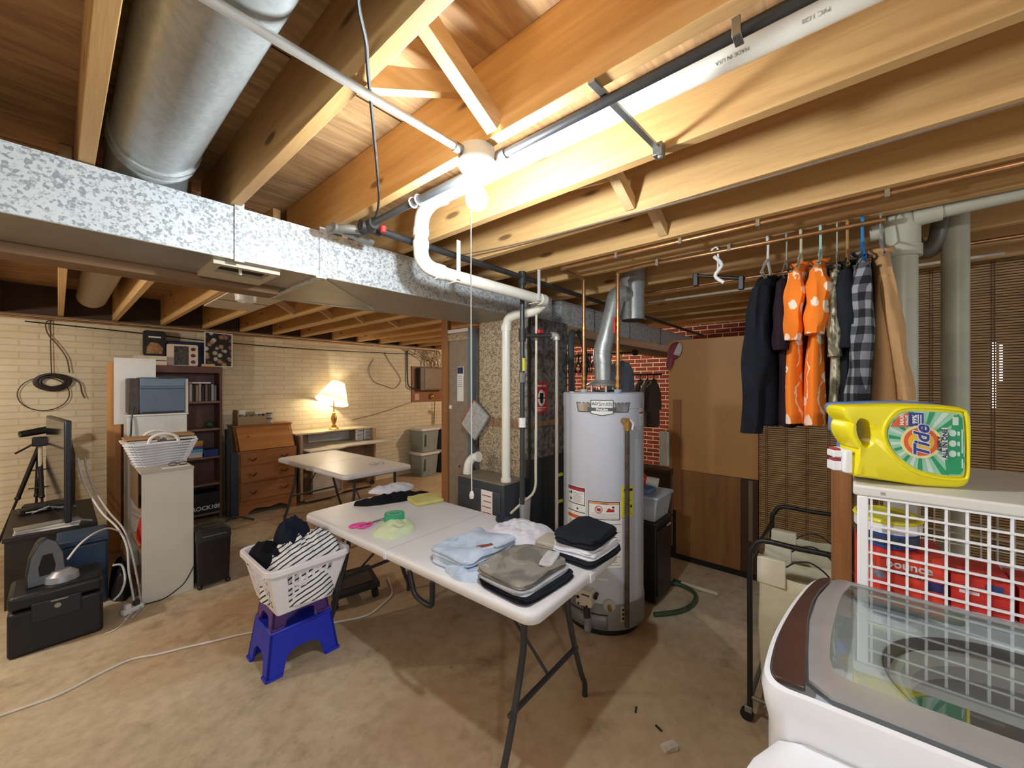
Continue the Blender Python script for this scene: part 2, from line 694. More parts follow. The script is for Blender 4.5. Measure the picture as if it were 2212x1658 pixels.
def softslab(c, sx, sy, sz, rz=0.0, r=0.3, amp=0.006, seed=0, nu=16, nv=14, droop=0.0, fold=0.0, tilt=(0, 0)):
    """a folded cloth: rounded slab resting on z=c[2] with wrinkled top and rounded fold edges"""
    mb = MB(rotz(rz, c))
    rings = []
    prof = []
    m = 7
    for k in range(m + 1):
        t = k / m
        prof.append(t)
    nseg = 72
    layers = [(0.93, 0.0), (1.0, 0.10), (1.03, 0.28), (0.985, 0.40), (1.03, 0.58), (1.01, 0.82), (0.95, 0.97), (0.84, 1.0), (0.7, 1.01), (0.54, 1.02), (0.36, 1.02), (0.18, 1.03), (0.02, 1.03)]
    for sc_, h in layers:
        ring = []
        for q in range(nseg):
            a = 2 * PI * q / nseg
            ca, sa = math.cos(a), math.sin(a)
            e = 0.28
            x = math.copysign(abs(ca) ** e, ca) * sx / 2 * sc_
            y = math.copysign(abs(sa) ** e, sa) * sy / 2 * sc_
            nz = noise.noise(Vector((x * 9 + seed * 3.1, y * 9, h * 2 + seed)))
            n2 = noise.noise(Vector((x * 24 + seed, y * 24, 4.7 + seed)))
            n2 = 0.6 * n2 + 1.1 * (0.5 - abs(noise.noise(Vector((x * 13 + y * 5 + seed, y * 8 - x * 3, seed * 1.7)))))
            zz = h * sz + (amp * nz + amp * 0.7 * n2) * (1 if h > 0.3 else 0.0) - droop * ((x / sx) ** 2 + (y / sy) ** 2) * h
            zz += h * (tilt[0] * x / sx + tilt[1] * y / sy)
            zz += fold * h * math.sin(x / sx * 9 + y / sy * 5 + seed)
            k = 1 + 0.05 * noise.noise(Vector((ca * 1.6 + seed, sa * 1.6, h * 5 + seed)))
            ring.append((x * k, y * k, max(zz, 0.0)))
        rings.append(ring)
    mb.loft(rings, True)
    return mb


def crumple(c, rx, ry, h, seed=0, rz=0.0, n=26, peaks=1.0, pw=0.5):
    """an unfolded heap of cloth: a dome with ridges that comes down to its own ragged hem"""
    mb = MB(rotz(rz, c))
    rings = []
    for i in range(n + 1):
        t = i / n
        ring = []
        for q in range(40):
            a = 2 * PI * q / 40
            edge = 1 + 0.20 * noise.noise(Vector((math.cos(a) * 1.6 + seed, math.sin(a) * 1.6, seed * 0.7)))
            rr = (1 - t) * edge
            x = rx * rr * math.cos(a)
            y = ry * rr * math.sin(a)
            d = max(0.0, 1 - (1 - t) ** 2) ** pw
            ridge = 1 - abs(noise.noise(Vector((x * 11 + seed * 2, y * 11 - seed, seed)))) * 1.5 + 0.25 * noise.noise(Vector((x * 26 - seed, y * 26, seed)))
            r2 = noise.noise(Vector((x * 34 + seed, y * 34, 2.0)))
            z = h * d * (0.55 + 0.45 * ridge * peaks) + h * 0.12 * r2 * min(1, t * 5)
            ring.append((x, y, max(z, 0.0) if t > 0 else 0.0))
        rings.append(ring)
    mb.loft(rings, True)
    return mb

# ================================================================== room shell
struct('floor', B(-3, 8, -2.5, 6.1, -0.12, 0), M['floor'], smooth=False)
struct('ceiling', B(-3, 8, -2.5, 6.1, 2.487, 2.52), M['sub'], smooth=False)
struct('wall_back', B(-3, 8, 5.8, 5.95, 0, 2.2), M['brick'], smooth=False)
struct('wall_left', B(-3.1, -3, -2.5, 5.95, 0, 2.49), plain('#cdb98f', 0.6), smooth=False)
struct('wall_far', B(6.5, 6.6, -2.5, 5.8, 0, 2.487), M['redbrick'], smooth=False)
struct('trim_1', B(-3, 8, 5.78, 5.95, 2.185, 2.2), M['girder'], smooth=False)          # sill plate on the brick
struct('trim_3', B(-3, 8, 5.84, 5.95, 2.2, 2.487), plain('#4a3526', 0.8), smooth=False)      # rim board above the brick
wr = MB().box(3.66, 3.72, -2.5, 1.27, 0.0, 0.06).box(3.70, 3.74, -2.5, 0.60, 0.06, 2.25).box(3.655, 3.70, 0.56, 0.62, 0.05, 1.94).box(3.655, 3.70, 1.19, 1.24, 0.05, 1.9)
struct('wall_right', wr, plain('#2c1d13', 0.7), smooth=False)
struct('base_gap_shade', B(3.60, 3.64, 0.56, 1.27, 0.0, 0.035), plain('#15110e', 0.8), smooth=False)  # near-black strip painted in for the shaded gap under the partition
struct('window_1', MB().box(3.694, 3.699, -0.650, -0.634, 1.40, 1.80).box(3.694, 3.699, -0.676, -0.664, 1.56, 1.79), emis('daylight_through_window', (0.9, 0.96, 1, 1), 2.2), smooth=False)

o = single(B(3.625, 3.645, 0.565, 1.262, 0.79, 1.94), 'hardboard_sheet', M['hardboard'], 'tan hardboard sheet forming the upper half of the brown partition', 'board', smooth=False)
single(B(3.63, 3.65, 0.69, 1.20, 0.035, 0.785), 'plywood_sheet', M['panelwood'], 'stained plywood sheet forming the lower half of the brown partition', 'board', smooth=False)
single(B(3.618, 3.65, 0.565, 0.685, 0.035, 0.785), 'plank', plain('#4a3019', 0.6), 'dark brown upright plank between the stained plywood sheet and the bamboo blind', 'board', smooth=False)
single(B(3.60, 3.62, 1.15, 1.215, 0.43, 1.41), 'wood_strip', M['post'], 'thin upright wood strip nailed over the left edge of the brown partition', 'strip', smooth=False)
single(MB().box(3.604, 3.616, 0.60, 0.63, 0.30, 0.78), 'latch_strip', plain('#7b6a52', 0.4), 'small pale latch strip on the dark plank beside the bamboo blind', 'strip', smooth=False)
hw = thing('half_wall', 'low dark brown panelled half wall under the red brick, left of the partition', 'half wall', (3.7, 1.75, 0))
B(3.66, 3.74, 1.27, 2.4, 0.0, 0.74).build('panel', plain('#3a2415', 0.5), hw, smooth=False)
B(3.62, 3.80, 1.27, 2.42, 0.74, 0.765).build('ledge', plain('#4a2e1b', 0.4), hw, smooth=False)
wb = thing('junction_box', 'long white plastic junction box on the end of the half wall by the red brick', 'box', (3.63, 1.295, 0.81))
B(3.60, 3.64, 1.255, 1.338, 0.81, 1.12).build('body', M['plastic_white'], wb, bevel=0.004)
B(3.592, 3.60, 1.265, 1.328, 0.82, 1.11).build('cover', plain('#dedbd0', 0.4), wb, bevel=0.003)

# woven blind: slats woven on threads
bl = thing('bamboo_blind', 'woven bamboo roll blind covering the wall behind the hanging clothes', 'blind', (3.6, -0.35, 0.25))
mb = MB()
z = 0.27
while z < 2.27:
    mb.box(3.592 + rnd.uniform(-.001, .001), 3.597, -1.3, 0.555, z, z + 0.0112)
    z += 0.0157
mb.build('slats', M['bamboo'], bl, smooth=False)
mb = MB()
for k in range(15):
    y = 0.50 - 0.125 * k
    for q in range(2):
        mb.box(3.589, 3.600, y - 0.004 + q * 0.012, y + q * 0.012, 0.26, 2.28)
mb.build('binding_thread', plain('#6d4f32', 0.8), bl, smooth=False)
B(3.585, 3.605, -1.3, 0.555, 0.235, 0.265).build('bottom_rail', M['girder'], bl, bevel=0.003)
B(3.57, 3.62, -1.3, 0.56, 2.27, 2.32).build('head_rail', M['girder'], bl, bevel=0.003)

# ================================================================== ceiling timber
near = [(-0.36, 'first wooden ceiling joist left of the round silver duct, at the photo edge'),
        (0.041, 'wooden ceiling joist close along the left side of the round silver duct'),
        (0.4375, 'wooden ceiling joist between the round silver duct and the hanging cable'),
        (0.805, 'wooden ceiling joist the bare bulb fixture hangs from'),
        (1.184, 'wooden ceiling joist right of the white pvc pipe, brightest lit beside the bulb'),
        (1.544, 'second wooden ceiling joist right of the bare bulb, a cable stapled on it'),
        (1.915, 'third wooden ceiling joist to the right of the bulb, along the first copper pipe'),
        (2.22, 'fourth wooden ceiling joist to the right of the bulb, over the clothes hangers'),
        (2.72, 'fifth wooden ceiling joist to the right of the bulb, behind the round flue vent'),
        (3.06, 'sixth wooden ceiling joist to the right of the bulb, beyond the flue vent'),
        (3.40, 'seventh wooden ceiling joist to the right of the bulb, in front of the partition'),
        (3.78, 'eighth wooden ceiling joist to the right of the bulb, just past the partition'),
        (4.16, 'ninth wooden ceiling joist to the right of the bulb, over the closet'),
        (4.54, 'tenth wooden ceiling joist to the right of the bulb, over the closet'),
        (4.92, 'eleventh wooden ceiling joist right of the bulb, farthest one over the closet')]
for x, lab in near:
    single(B(x, x + 0.037, -2.4, 2.30, 2.25, 2.486), 'ceiling_joist', M['joist'], lab, 'joist', 'ceiling joists on the laundry side', smooth=False, bevel=0.002)
far = [(-0.38, 'joist over the brick wall at the left edge of the photo, above the cable coil'),
       (0.0, 'joist meeting the brick wall just right of the cable coil, beside the pale round duct'),
       (0.371, 'joist meeting the brick wall right of the pale round duct'),
       (0.749, 'joist meeting the brick wall above the tall bookcase, left of the white soffit panel'),
       (1.123, 'joist meeting the brick wall right of the white soffit panel'),
       (1.503, 'second joist right of the white soffit panel at the brick wall'),
       (1.87, 'third joist right of the white soffit panel at the brick wall'),
       (2.224, 'joist meeting the brick wall left above the table lamp'),
       (2.66, 'joist meeting the brick wall right above the table lamp'),
       (3.04, 'second joist right of the table lamp at the brick wall'),
       (3.42, 'third joist right of the table lamp at the brick wall'),
       (3.80, 'joist over the stacked plastic totes by the electrical panel'),
       (4.18, 'joist above the electrical panel'),
       (4.56, 'joist right of the electrical panel')]
for x, lab in far:
    single(B(x, x + 0.037, 2.33, 5.9, 2.205, 2.486), 'ceiling_joist', M['joist'], lab, 'joist', 'ceiling joists on the brick wall side', smooth=False, bevel=0.002)
single(B(-0.8, 0.73, 2.19, 2.325, 2.0, 2.249), 'girder', M['girder'], 'wooden girder beam running behind the silver trunk duct on the left', 'beam', smooth=False, bevel=0.003)
single(B(2.76, 6.4, 2.21, 2.325, 1.97, 2.249), 'girder', M['girder'], 'wooden girder beam under the far duct behind the water heater', 'beam', smooth=False, bevel=0.003)


def brace(x0, x1, y, zl, zr, lab, grp='cross bridging between laundry joists'):
    """a bridging board from the side of one joist to the side of the next"""
    d = Vector((x1 - x0, 0, zr - zl)).normalized()
    up = Vector((-d.z, 0, d.x))
    a, b = Vector((x0, y, zl)), Vector((x1, y, zr))
    h, t = 0.026, 0.019
    q = [a - up * h, a + up * h, b + up * h, b - up * h]
    mb = MB().hexa([p + Vector((0, -t, 0)) for p in q], [p + Vector((0, t, 0)) for p in q])
    single(mb, 'bridging_board', M['joist_red'], lab, 'brace', grp, smooth=False)


brace(0.4745, 0.805, 0.76, 2.452, 2.275, 'long sloping bridging board coming down to the joist above the bulb')
brace(0.4745, 0.805, 0.90, 2.285, 2.455, 'short bridging board crossing behind the long one above the left conduit')
brace(1.221, 1.544, 0.69, 2.445, 2.285, 'bridging board right of the bulb, first bay beyond the pvc pipe')
brace(1.581, 1.915, 0.69, 2.445, 2.285, 'bridging board in the second bay beyond the pvc pipe')
brace(1.221, 1.544, 0.80, 2.285, 2.445, 'rear bridging board in the first bay beyond the pvc pipe')
for i, (xa, xb) in enumerate(((1.16, 1.503), (1.54, 1.87), (1.907, 2.224), (2.26, 2.66))):
    nm = ('first', 'second', 'third', 'fourth')[i]
    brace(xa, xb, 4.1, 2.44, 2.245, nm + ' small bridging board to the right of the white soffit panel', 'bridging over the folding table')

# ================================================================== air ducts
td = thing('trunk_duct', 'long spangled galvanized trunk duct crossing the ceiling to the furnace', 'air duct', (0.8, 2.0, 2.04))
B(-0.9, 0.765, 1.83, 2.175, 2.04, 2.245).build('duct_section', M['galv'], td, smooth=False)
mb = MB()
mb.hexa([(0.765, 1.83, 2.04), (2.60, 1.83, 2.04), (2.60, 2.27, 2.04), (0.765, 2.52, 2.04)],
        [(0.765, 1.83, 2.245), (2.60, 1.83, 2.245), (2.60, 2.27, 2.245), (0.765, 2.52, 2.245)])
mb.build('wide_duct_section', M['galv'], td, smooth=False)
bs_ = plain('#a19c90', 0.42, 0.35, 0.15, 6)
MB().hexa([(-0.9, 1.829, 2.037), (0.765, 1.829, 2.037), (0.765, 2.176, 2.037), (-0.9, 2.176, 2.037)], [(-0.9, 1.829, 2.0402), (0.765, 1.829, 2.0402), (0.765, 2.176, 2.0402), (-0.9, 2.176, 2.0402)]).build('bottom_sheet', bs_, td, smooth=False)
MB().hexa([(0.765, 1.829, 2.037), (2.60, 1.829, 2.037), (2.60, 2.271, 2.037), (0.765, 2.521, 2.037)], [(0.765, 1.829, 2.0402), (2.60, 1.829, 2.0402), (2.60, 2.271, 2.0402), (0.765, 2.521, 2.0402)]).build('bottom_sheet', bs_, td, smooth=False)
for x in (0.452, 0.775):
    B(x, x + 0.032, 1.822, 1.834, 2.03, 2.262).build('drive_cleat', M['galv'], td, smooth=False)
B(0.762, 0.79, 1.826, 2.50, 2.030, 2.0395).build('bottom_cleat', M['galv'], td, smooth=False)
mb = MB().tube([(0.80, 1.84, 2.036), (1.35, 2.36, 2.036)], 0.004, 5).tube([(0.95, 2.47, 2.036), (1.35, 2.36, 2.036)], 0.004, 5)
mb.build('crease', M['galv3'], td)
mb = MB()
for xx in (0.395, 0.60):
    mb.box(xx, xx + 0.03, 1.905, 2.02, 2.020, 2.037)
mb.box(0.395, 0.63, 1.875, 1.905, 2.020, 2.037).box(0.395, 0.63, 2.02, 2.145, 2.020, 2.037)
reg = thing('floor_register', 'pale metal register grille under the trunk duct at its strap', 'vent', (0.51, 2.0, 2.022))
mb.build('frame', plain('#cdc2aa', 0.4), reg, smooth=False)
B(0.425, 0.60, 1.905, 2.02, 2.0345, 2.0369).build('opening', plain('#2c241c', 0.8), reg, smooth=False)
MB().tube([(0.50, 1.94, 2.034), (0.505, 1.955, 2.012)], 0.006, 8).build('lever', M['white'], reg)

fd = thing('rear_duct', 'straight spangled duct running off behind the water heater flue', 'air duct', (4.0, 2.0, 2.04))
B(2.74, 6.3, 1.83, 2.20, 2.045, 2.245).build('duct_section', M['galv'], fd, smooth=False)
for x in (3.28, 3.62, 4.05, 4.95):
    B(x, x + 0.012, 1.824, 1.834, 2.04, 2.25).build('seam', M['galv4'], fd, smooth=False)

rd = thing('round_duct', 'big round galvanized duct between the joists at upper left', 'air duct', (0.215, 1.0, 2.25))
MB().tube([(0.215, y, 2.362) for y in (-1.2, 0, 0.8, 1.2, 1.74)], 0.112, 32).build('pipe', M['galv3'], rd)
MB().tube(smoothpath([(0.215, 1.735, 2.362), (0.215, 1.86, 2.355), (0.215, 1.955, 2.31), (0.215, 1.985, 2.246)], 4), 0.114, 28).build('elbow', M['galv3'], rd)
for y in (1.735, 1.79):
    MB().tube([(0.215, y, 2.36), (0.215, y + 0.012, 2.36)], 0.119, 32).build('ring', M['galv3'], rd)
MB().tube([(0.225, -1.25, 2.366), (0.225, 0.72, 2.366), (0.222, 0.76, 2.364)], [0.119, 0.119, 0.114], 32).build('sleeve', M['galv3'], rd)
rd2 = thing('round_duct', 'pale round duct between the joists over the brick wall at left', 'air duct', (0.2, 4.0, 2.25))
MB().tube([(0.205, 2.34, 2.35), (0.205, 5.3, 2.35)], 0.1, 24).build('pipe', plain('#b7ac95', 0.6), rd2)
MB().tube([(0.205, 3.55, 2.35), (0.205, 3.58, 2.35)], 0.105, 24).build('ring', plain('#8f866f', 0.6), rd2)
sp = thing('soffit_panel', 'white sheet panel closing a joist bay under the ceiling', 'panel', (0.95, 3.3, 2.19))
B(0.787, 1.122, 2.53, 4.04, 2.190, 2.202).build('sheet', plain('#c9bda3', 0.6), sp, smooth=False)
B(0.787, 1.122, 3.60, 3.606, 2.186, 2.190).build('seam', plain('#6b5f4a', 0.7), sp, smooth=False)
sd = thing('smoke_detector', 'round white smoke detector on the white soffit panel', 'smoke detector', (0.867, 3.23, 2.12))
MB().lathe([(0.0, 2.122), (0.045, 2.124), (0.062, 2.132), (0.068, 2.189), (0.0, 2.1895)], (0.867, 3.23)).build('body', M['plastic_white'], sd)
MB().lathe([(0.0, 2.116), (0.02, 2.117), (0.024, 2.123), (0.0, 2.124)], (0.867, 3.23)).build('button', plain('#cfc9bb'), sd)

# ================================================================== bulb, conduits and wires
lf = thing('ceiling_light', 'bare glowing bulb in a white porcelain holder on a round box', 'light', (0.82, 0.85, 2.249))
MB().lathe([(0.0, 2.249), (0.053, 2.249), (0.053, 2.212), (0.0, 2.210)], (0.82, 0.85), 24).build('junction_box', plain('#c9c8c4', 0.45, 0.3), lf)
MB().lathe([(0.0, 2.212), (0.056, 2.211), (0.058, 2.204), (0.050, 2.192), (0.036, 2.180), (0.028, 2.176), (0.0, 2.176)], (0.82, 0.85), 28).build('lamp_holder', M['plastic_white'], lf)
MB().lathe([(0.0, 2.177), (0.023, 2.177), (0.0235, 2.150), (0.0, 2.149)], (0.82, 0.85), 20).build('socket', plain('#dcdad4', 0.4), lf)
b = MB().lathe([(0.0, 2.155), (0.013, 2.152), (0.017, 2.140), (0.028, 2.122), (0.033, 2.104), (0.031, 2.088), (0.022, 2.076), (0.008, 2.070), (0.0, 2.0695)], (0.82, 0.85), 20).build('bulb', emis('glowing_bulb', (0.88, 0.955, 1.0, 1), BULB_E), lf)
b['label'] = 'glowing light bulb'
MB().tube([(0.786, 0.842, 2.185), (0.788, 0.841, 2.0), (0.7885, 0.8405, 1.6), (0.79, 0.84, 1.235)], 0.0019, 6).build('pull_cord', M['white'], lf)
MB().lathe([(0.0, 1.215), (0.006, 1.217), (0.0075, 1.226), (0.004, 1.237), (0.0, 1.238)], (0.79, 0.84), 10).build('pull_knob', M['white'], lf)

c1 = thing('conduit', 'pale metal conduit running from the upper left corner to the bulb box', 'conduit', (0.3, 0.869, 2.22))
MB().tube([(-0.5, 0.862, 2.231), (0.768, 0.862, 2.231)], 0.0105, 14).build('pipe', plain('#c8c5bf', 0.35, 0.4), c1)
MB().tube([(0.742, 0.862, 2.231), (0.770, 0.862, 2.231)], 0.0145, 12).build('connector', M['steel'], c1)
c2 = thing('conduit', 'dark metal conduit strapped along the joist right of the bulb', 'conduit', (0.86, 0.0, 2.22))
MB().tube([(0.862, 0.798, 2.229), (0.862, -1.6, 2.229)], 0.0125, 14).build('pipe', M['darksteel'], c2)
MB().tube([(0.862, 0.80, 2.229), (0.862, 0.77, 2.229)], 0.0165, 12).build('connector', M['steel'], c2)
mb = MB().box(0.846, 0.878, 0.160, 0.176, 2.2135, 2.2165).box(0.8435, 0.8465, 0.160, 0.176, 2.2135, 2.249)
mb.build('strap', M['steel'], c2, bevel=0.002)
ab = thing('steel_bracket', 'thin steel bracket spanning under the white pvc pipe between two joists', 'bracket', (1.0, 0.44, 2.25))
mb = MB().hexa([(0.80, 0.445, 2.240), (1.183, 0.430, 2.246), (1.183, 0.446, 2.246), (0.80, 0.462, 2.240)], [(0.80, 0.445, 2.248), (1.183, 0.430, 2.254), (1.183, 0.446, 2.254), (0.80, 0.462, 2.248)])
mb.build('bar', M['steel'], ab, smooth=False)
MB().box(1.155, 1.186, 0.422, 0.45, 2.225, 2.262).build('end_plate', M['steel'], ab, bevel=0.002)
MB().ball((1.165, 0.43, 2.222), 0.008, 8).build('bolt', M['steel'], ab)
hc = MB().tube(smoothpath([(0.30, 0.52, 2.245), (0.335, 0.64, 2.225), (0.40, 0.73, 2.228), (0.455, 0.82, 2.243), (0.60, 1.04, 2.215), (0.69, 1.18, 2.205), (0.78, 1.33, 2.23), (0.845, 1.46, 2.238), (0.86, 1.53, 2.22)], 5), 0.0042, 8)
single(hc, 'cable', plain('#3b3937', 0.6, 0, 0.6, 30), 'thin dark cable drooping under the joists left of the bulb', 'cable')
jc = MB().tube(smoothpath([(1.575, -1.2, 2.262), (1.560, 0.2, 2.244), (1.53, 0.8, 2.246), (1.50, 1.3, 2.25), (1.45, 1.75, 2.27)], 4), 0.004, 6)
single(jc, 'cable', plain('#77685a'), 'thin cable stapled along the second joist right of the bulb', 'cable')

# gas line with its tee, valves and drop
gp = thing('gas_pipe', 'dark steel gas pipe running level in front of the trunk duct past the heater', 'pipe', (2.5, 1.56, 2.2))
MB().tube([(0.87, 1.562, 2.217), (5.8, 1.562, 2.217)], 0.0165, 16).build('main_pipe', M['darksteel'], gp)
MB().tube([(0.865, 0.93, 2.224), (0.865, 1.54, 2.224)], 0.0135, 14).build('feed_pipe', plain('#5d6062', 0.4, 0.5), gp)
MB().tube([(0.865, 1.51, 2.222), (0.865, 1.60, 2.215)], 0.024, 14).tube([(0.83, 1.562, 2.217), (0.92, 1.562, 2.217)], 0.024, 14).build('tee', M['iron'], gp)
MB().tube(smoothpath([(0.865, 1.60, 2.215), (0.80, 1.64, 2.212), (0.76, 1.70, 2.214)], 3), 0.019, 12).tube([(0.76, 1.66, 2.214), (0.96, 1.70, 2.214)], 0.02, 12).build('branch', plain('#8c8d88', 0.4, 0.5), gp)
for y in (1.20, 1.235):
    MB().tube([(0.865 + 0.018 * math.cos(a), y, 2.224 + 0.018 * math.sin(a)) for a in [2 * PI * k / 12 for k in range(12)]], 0.003, 6, True).build('wire_tie', M['white'], gp)
MB().lathe([(0, 2.19), (0.012, 2.19), (0.014, 2.214), (0, 2.216)], (0.90, 1.50), 10).build('wire_cap', M['red'], gp)
gd = thing('gas_drop', 'dark gas drop pipe with a red handled valve beside the furnace plenum', 'pipe', (1.9, 1.55, 0.8))
MB().tube([(1.90, 1.562, 2.225), (1.90, 1.562, 0.80)], 0.0155, 14).build('drop_pipe', M['darksteel'], gd)
MB().tube([(1.90, 1.562, 2.17), (1.90, 1.562, 2.25)], 0.024, 12).build('tee', M['iron'], gd)
MB().tube([(1.90, 1.562, 1.815), (1.90, 1.562, 1.895)], 0.023, 12).build('tee', M['iron'], gd)
MB().tube(smoothpath([(1.90, 1.562, 1.853), (2.0, 1.50, 1.857), (2.06, 1.455, 1.86)], 3), 0.0135, 12).build('branch_pipe', M['iron'], gd)
MB().tube(smoothpath([(2.06, 1.455, 1.86), (2.085, 1.437, 1.858), (2.09, 1.433, 1.83)], 4), 0.022, 12).build('elbow', plain('#b9b9b4', 0.4, 0.4), gd)
MB().tube([(2.09, 1.433, 1.84), (2.09, 1.433, 0.52)], 0.0105, 12).build('thin_pipe', plain('#b5aaa0', 0.4, 0.3), gd)
MB().box(1.965, 2.01, 1.475, 1.50, 1.868, 1.89).build('valve_handle', M['red'], gd, bevel=0.004)
MB().tube([(1.90, 1.562, 1.56), (1.90, 1.562, 1.62)], 0.022, 8).build('union', plain('#85847e', 0.4, 0.4), gd)
MB().box(1.885, 1.902, 1.538, 1.547, 1.63, 1.71).build('tag', M['yellow'], gd)
MB().tube([(1.90, 1.562, 1.28), (1.90, 1.562, 1.34)], 0.023, 8).build('coupling', M['white'], gd)

# ================================================================== white pvc furnace flue
pv = thing('pvc_pipe', 'white pvc flue pipe along the joist that bends down to the furnace', 'pipe', (1.1, 1.4, 2.0))
pr = 0.031
p_main = MB().tube([(1.085, -1.6, 2.357), (1.085, 1.36, 2.357)], pr, 22)
p_main.build('straight_pipe', M['pvc'], pv)
MB().tube(smoothpath([(1.085, 1.34, 2.357), (1.085, 1.42, 2.35), (1.085, 1.475, 2.315), (1.085, 1.49, 2.25)], 5), pr + 0.003, 20).build('elbow', M['pvc'], pv)
MB().tube([(1.085, 1.49, 2.26), (1.085, 1.49, 2.17)], pr, 20).build('drop_pipe', M['pvc'], pv)
MB().tube(smoothpath([(1.085, 1.49, 2.19), (1.09, 1.49, 2.13), (1.125, 1.49, 2.095), (1.19, 1.49, 2.083)], 5), pr + 0.003, 20).build('elbow', M['pvc'], pv)
for p0, p1 in (((1.085, 1.33, 2.357), (1.085, 1.36, 2.357)), ((1.085, 1.49, 2.225), (1.085, 1.49, 2.255)), ((1.085, 1.49, 2.17), (1.085, 1.49, 2.2)), ((1.17, 1.49, 2.084), (1.21, 1.49, 2.084)), ((1.98, 1.49, 2.083), (2.03, 1.49, 2.083)), ((2.06, 1.84, 1.92), (2.06, 1.84, 1.96)), ((2.06, 1.84, 0.864), (2.06, 1.84, 0.89))):
    MB().cyl(p0, p1, pr + 0.006, 22).build('coupling', M['pvc'], pv)
MB().tube([(1.19, 1.49, 2.083), (2.0, 1.49, 2.083)], pr, 20).build('level_pipe', M['pvc'], pv)
MB().tube(smoothpath([(2.0, 1.49, 2.083), (2.05, 1.50, 2.078), (2.06, 1.53, 2.06), (2.06, 1.60, 2.03), (2.06, 1.74, 2.025), (2.06, 1.815, 2.005), (2.06, 1.84, 1.94)], 5), pr + 0.001, 20).build('elbow', M['pvc'], pv)
MB().tube([(2.06, 1.84, 1.97), (2.06, 1.84, 0.864)], pr, 20).build('down_pipe', M['pvc'], pv)
for x, zt in ((1.28, 2.25), (1.93, 2.25)):
    MB().box(x - 0.011, x + 0.011, 1.452, 1.456, 2.06, zt).box(x - 0.011, x + 0.011, 1.455, 1.525, 2.047, 2.051).build('hanger_strap', M['white'], pv, smooth=False)
for s, y in (('MADE IN USA', 0.22), ('PVC 1120', 0.06), ('SCH 40', -0.08), ('PVC 1120', 0.75)):
    a = R(-132)
    ctr = Vector((1.085, 0, 2.357))
    def bendp(p, y=y):
        an = R(219) + p.y / pr
        return Vector((1.085 + (pr + 0.0006 + p.z * 0.2) * math.cos(an), y + p.x, 2.357 + (pr + 0.0006 + p.z * 0.2) * math.sin(an)))
    text(s, 0.012, None, M['inkgray'], 'print', pv, bend=bendp)

# ================================================================== furnace
fu = thing('furnace', 'dark grey gas furnace with galvanized plenum rising to the trunk duct', 'furnace', (2.35, 2.04, 0))
B(1.99, 2.72, 1.80, 2.27, 0.02, 0.855).build('cabinet', plain('#3f454c', 0.4, 0.2), fu, bevel=0.006)
B(1.985, 2.215, 1.795, 2.275, 0.855, 0.866).build('cabinet_top', plain('#8a7f70', 0.5, 0.2), fu, smooth=False)
B(1.981, 1.991, 1.83, 2.25, 0.05, 0.80).build('door', plain('#474d54', 0.38, 0.2), fu, bevel=0.006)
B(2.22, 2.72, 1.81, 2.27, 0.866, 1.225).build('coil_case', M['galv2'], fu, smooth=False)
B(2.205, 2.72, 1.80, 2.28, 1.225, 1.285).build('seam_band', plain('#a8886c', 0.4, 0.4, 0.5, 30), fu, smooth=False)
B(2.22, 2.72, 1.81, 2.27, 1.285, 2.04).build('plenum', M['galv2'], fu, smooth=False)
B(2.226, 2.725, 1.765, 1.81, 1.0, 2.04).build('side_panel', M['galv4'], fu, smooth=False)
B(2.226, 2.725, 1.765, 1.80, 0.02, 1.0).build('side_door', plain('#3a3d40', 0.35, 0.3), fu, bevel=0.003)
B(2.218, 2.232, 1.755, 1.77, 0.02, 2.04).build('corner_flange', M['darksteel'], fu, smooth=False)
B(2.226, 2.73, 1.756, 1.766, 1.235, 1.275).build('seam_band', plain('#a8886c', 0.4, 0.4, 0.5, 30), fu, smooth=False)
# labels
lab = B(1.977, 1.9795, 1.895, 2.005, 0.42, 0.80).build('instruction_label', M['paper'], fu, smooth=False)
mb = MB()
for k in range(9):
    mb.box(1.9762, 1.9772, 1.905, 1.985 if k % 2 else 1.995, 0.44 + 0.04 * k, 0.446 + 0.04 * k)
mb.build('print', M['red'], lab, smooth=False)
wl = B(2.295, 2.445, 1.7615, 1.7645, 1.33, 1.56).build('warning_sticker', M['red'], fu, smooth=False)
fm = frame((2.37, 1.761, 1.445), (1, 0, 0), (0, 0, 1))
MB(fm).prism([(0.045 * math.cos(a), 0.062 * math.sin(a)) for a in [2 * PI * k / 28 for k in range(28)]], 0, 0.001).build('print', M['white'], wl, smooth=False)
MB(fm).prism([(-0.014, -0.04), (0.012, -0.04), (0.016, 0.0), (0.024, 0.035), (-0.02, 0.04), (-0.024, 0.01)], 0.001, 0.002).box(-0.05, 0.05, -0.004, 0.004, 0.002, 0.003).build('print', M['ink'], wl, smooth=False)
text('WARNING', 0.022, frame((2.37, 1.7605, 1.535), (1, 0, 0), (0, 0, 1)), M['white'], 'print', wl)
mb = MB(frame((2.37, 1.761, 1.36), (1, 0, 0), (0, 0, 1)))
for k in range(3):
    mb.box(-0.055, 0.055 - 0.015 * k, 0.012 - 0.012 * k, 0.016 - 0.012 * k, 0, 0.001)
mb.build('print', M['white'], wl, smooth=False)
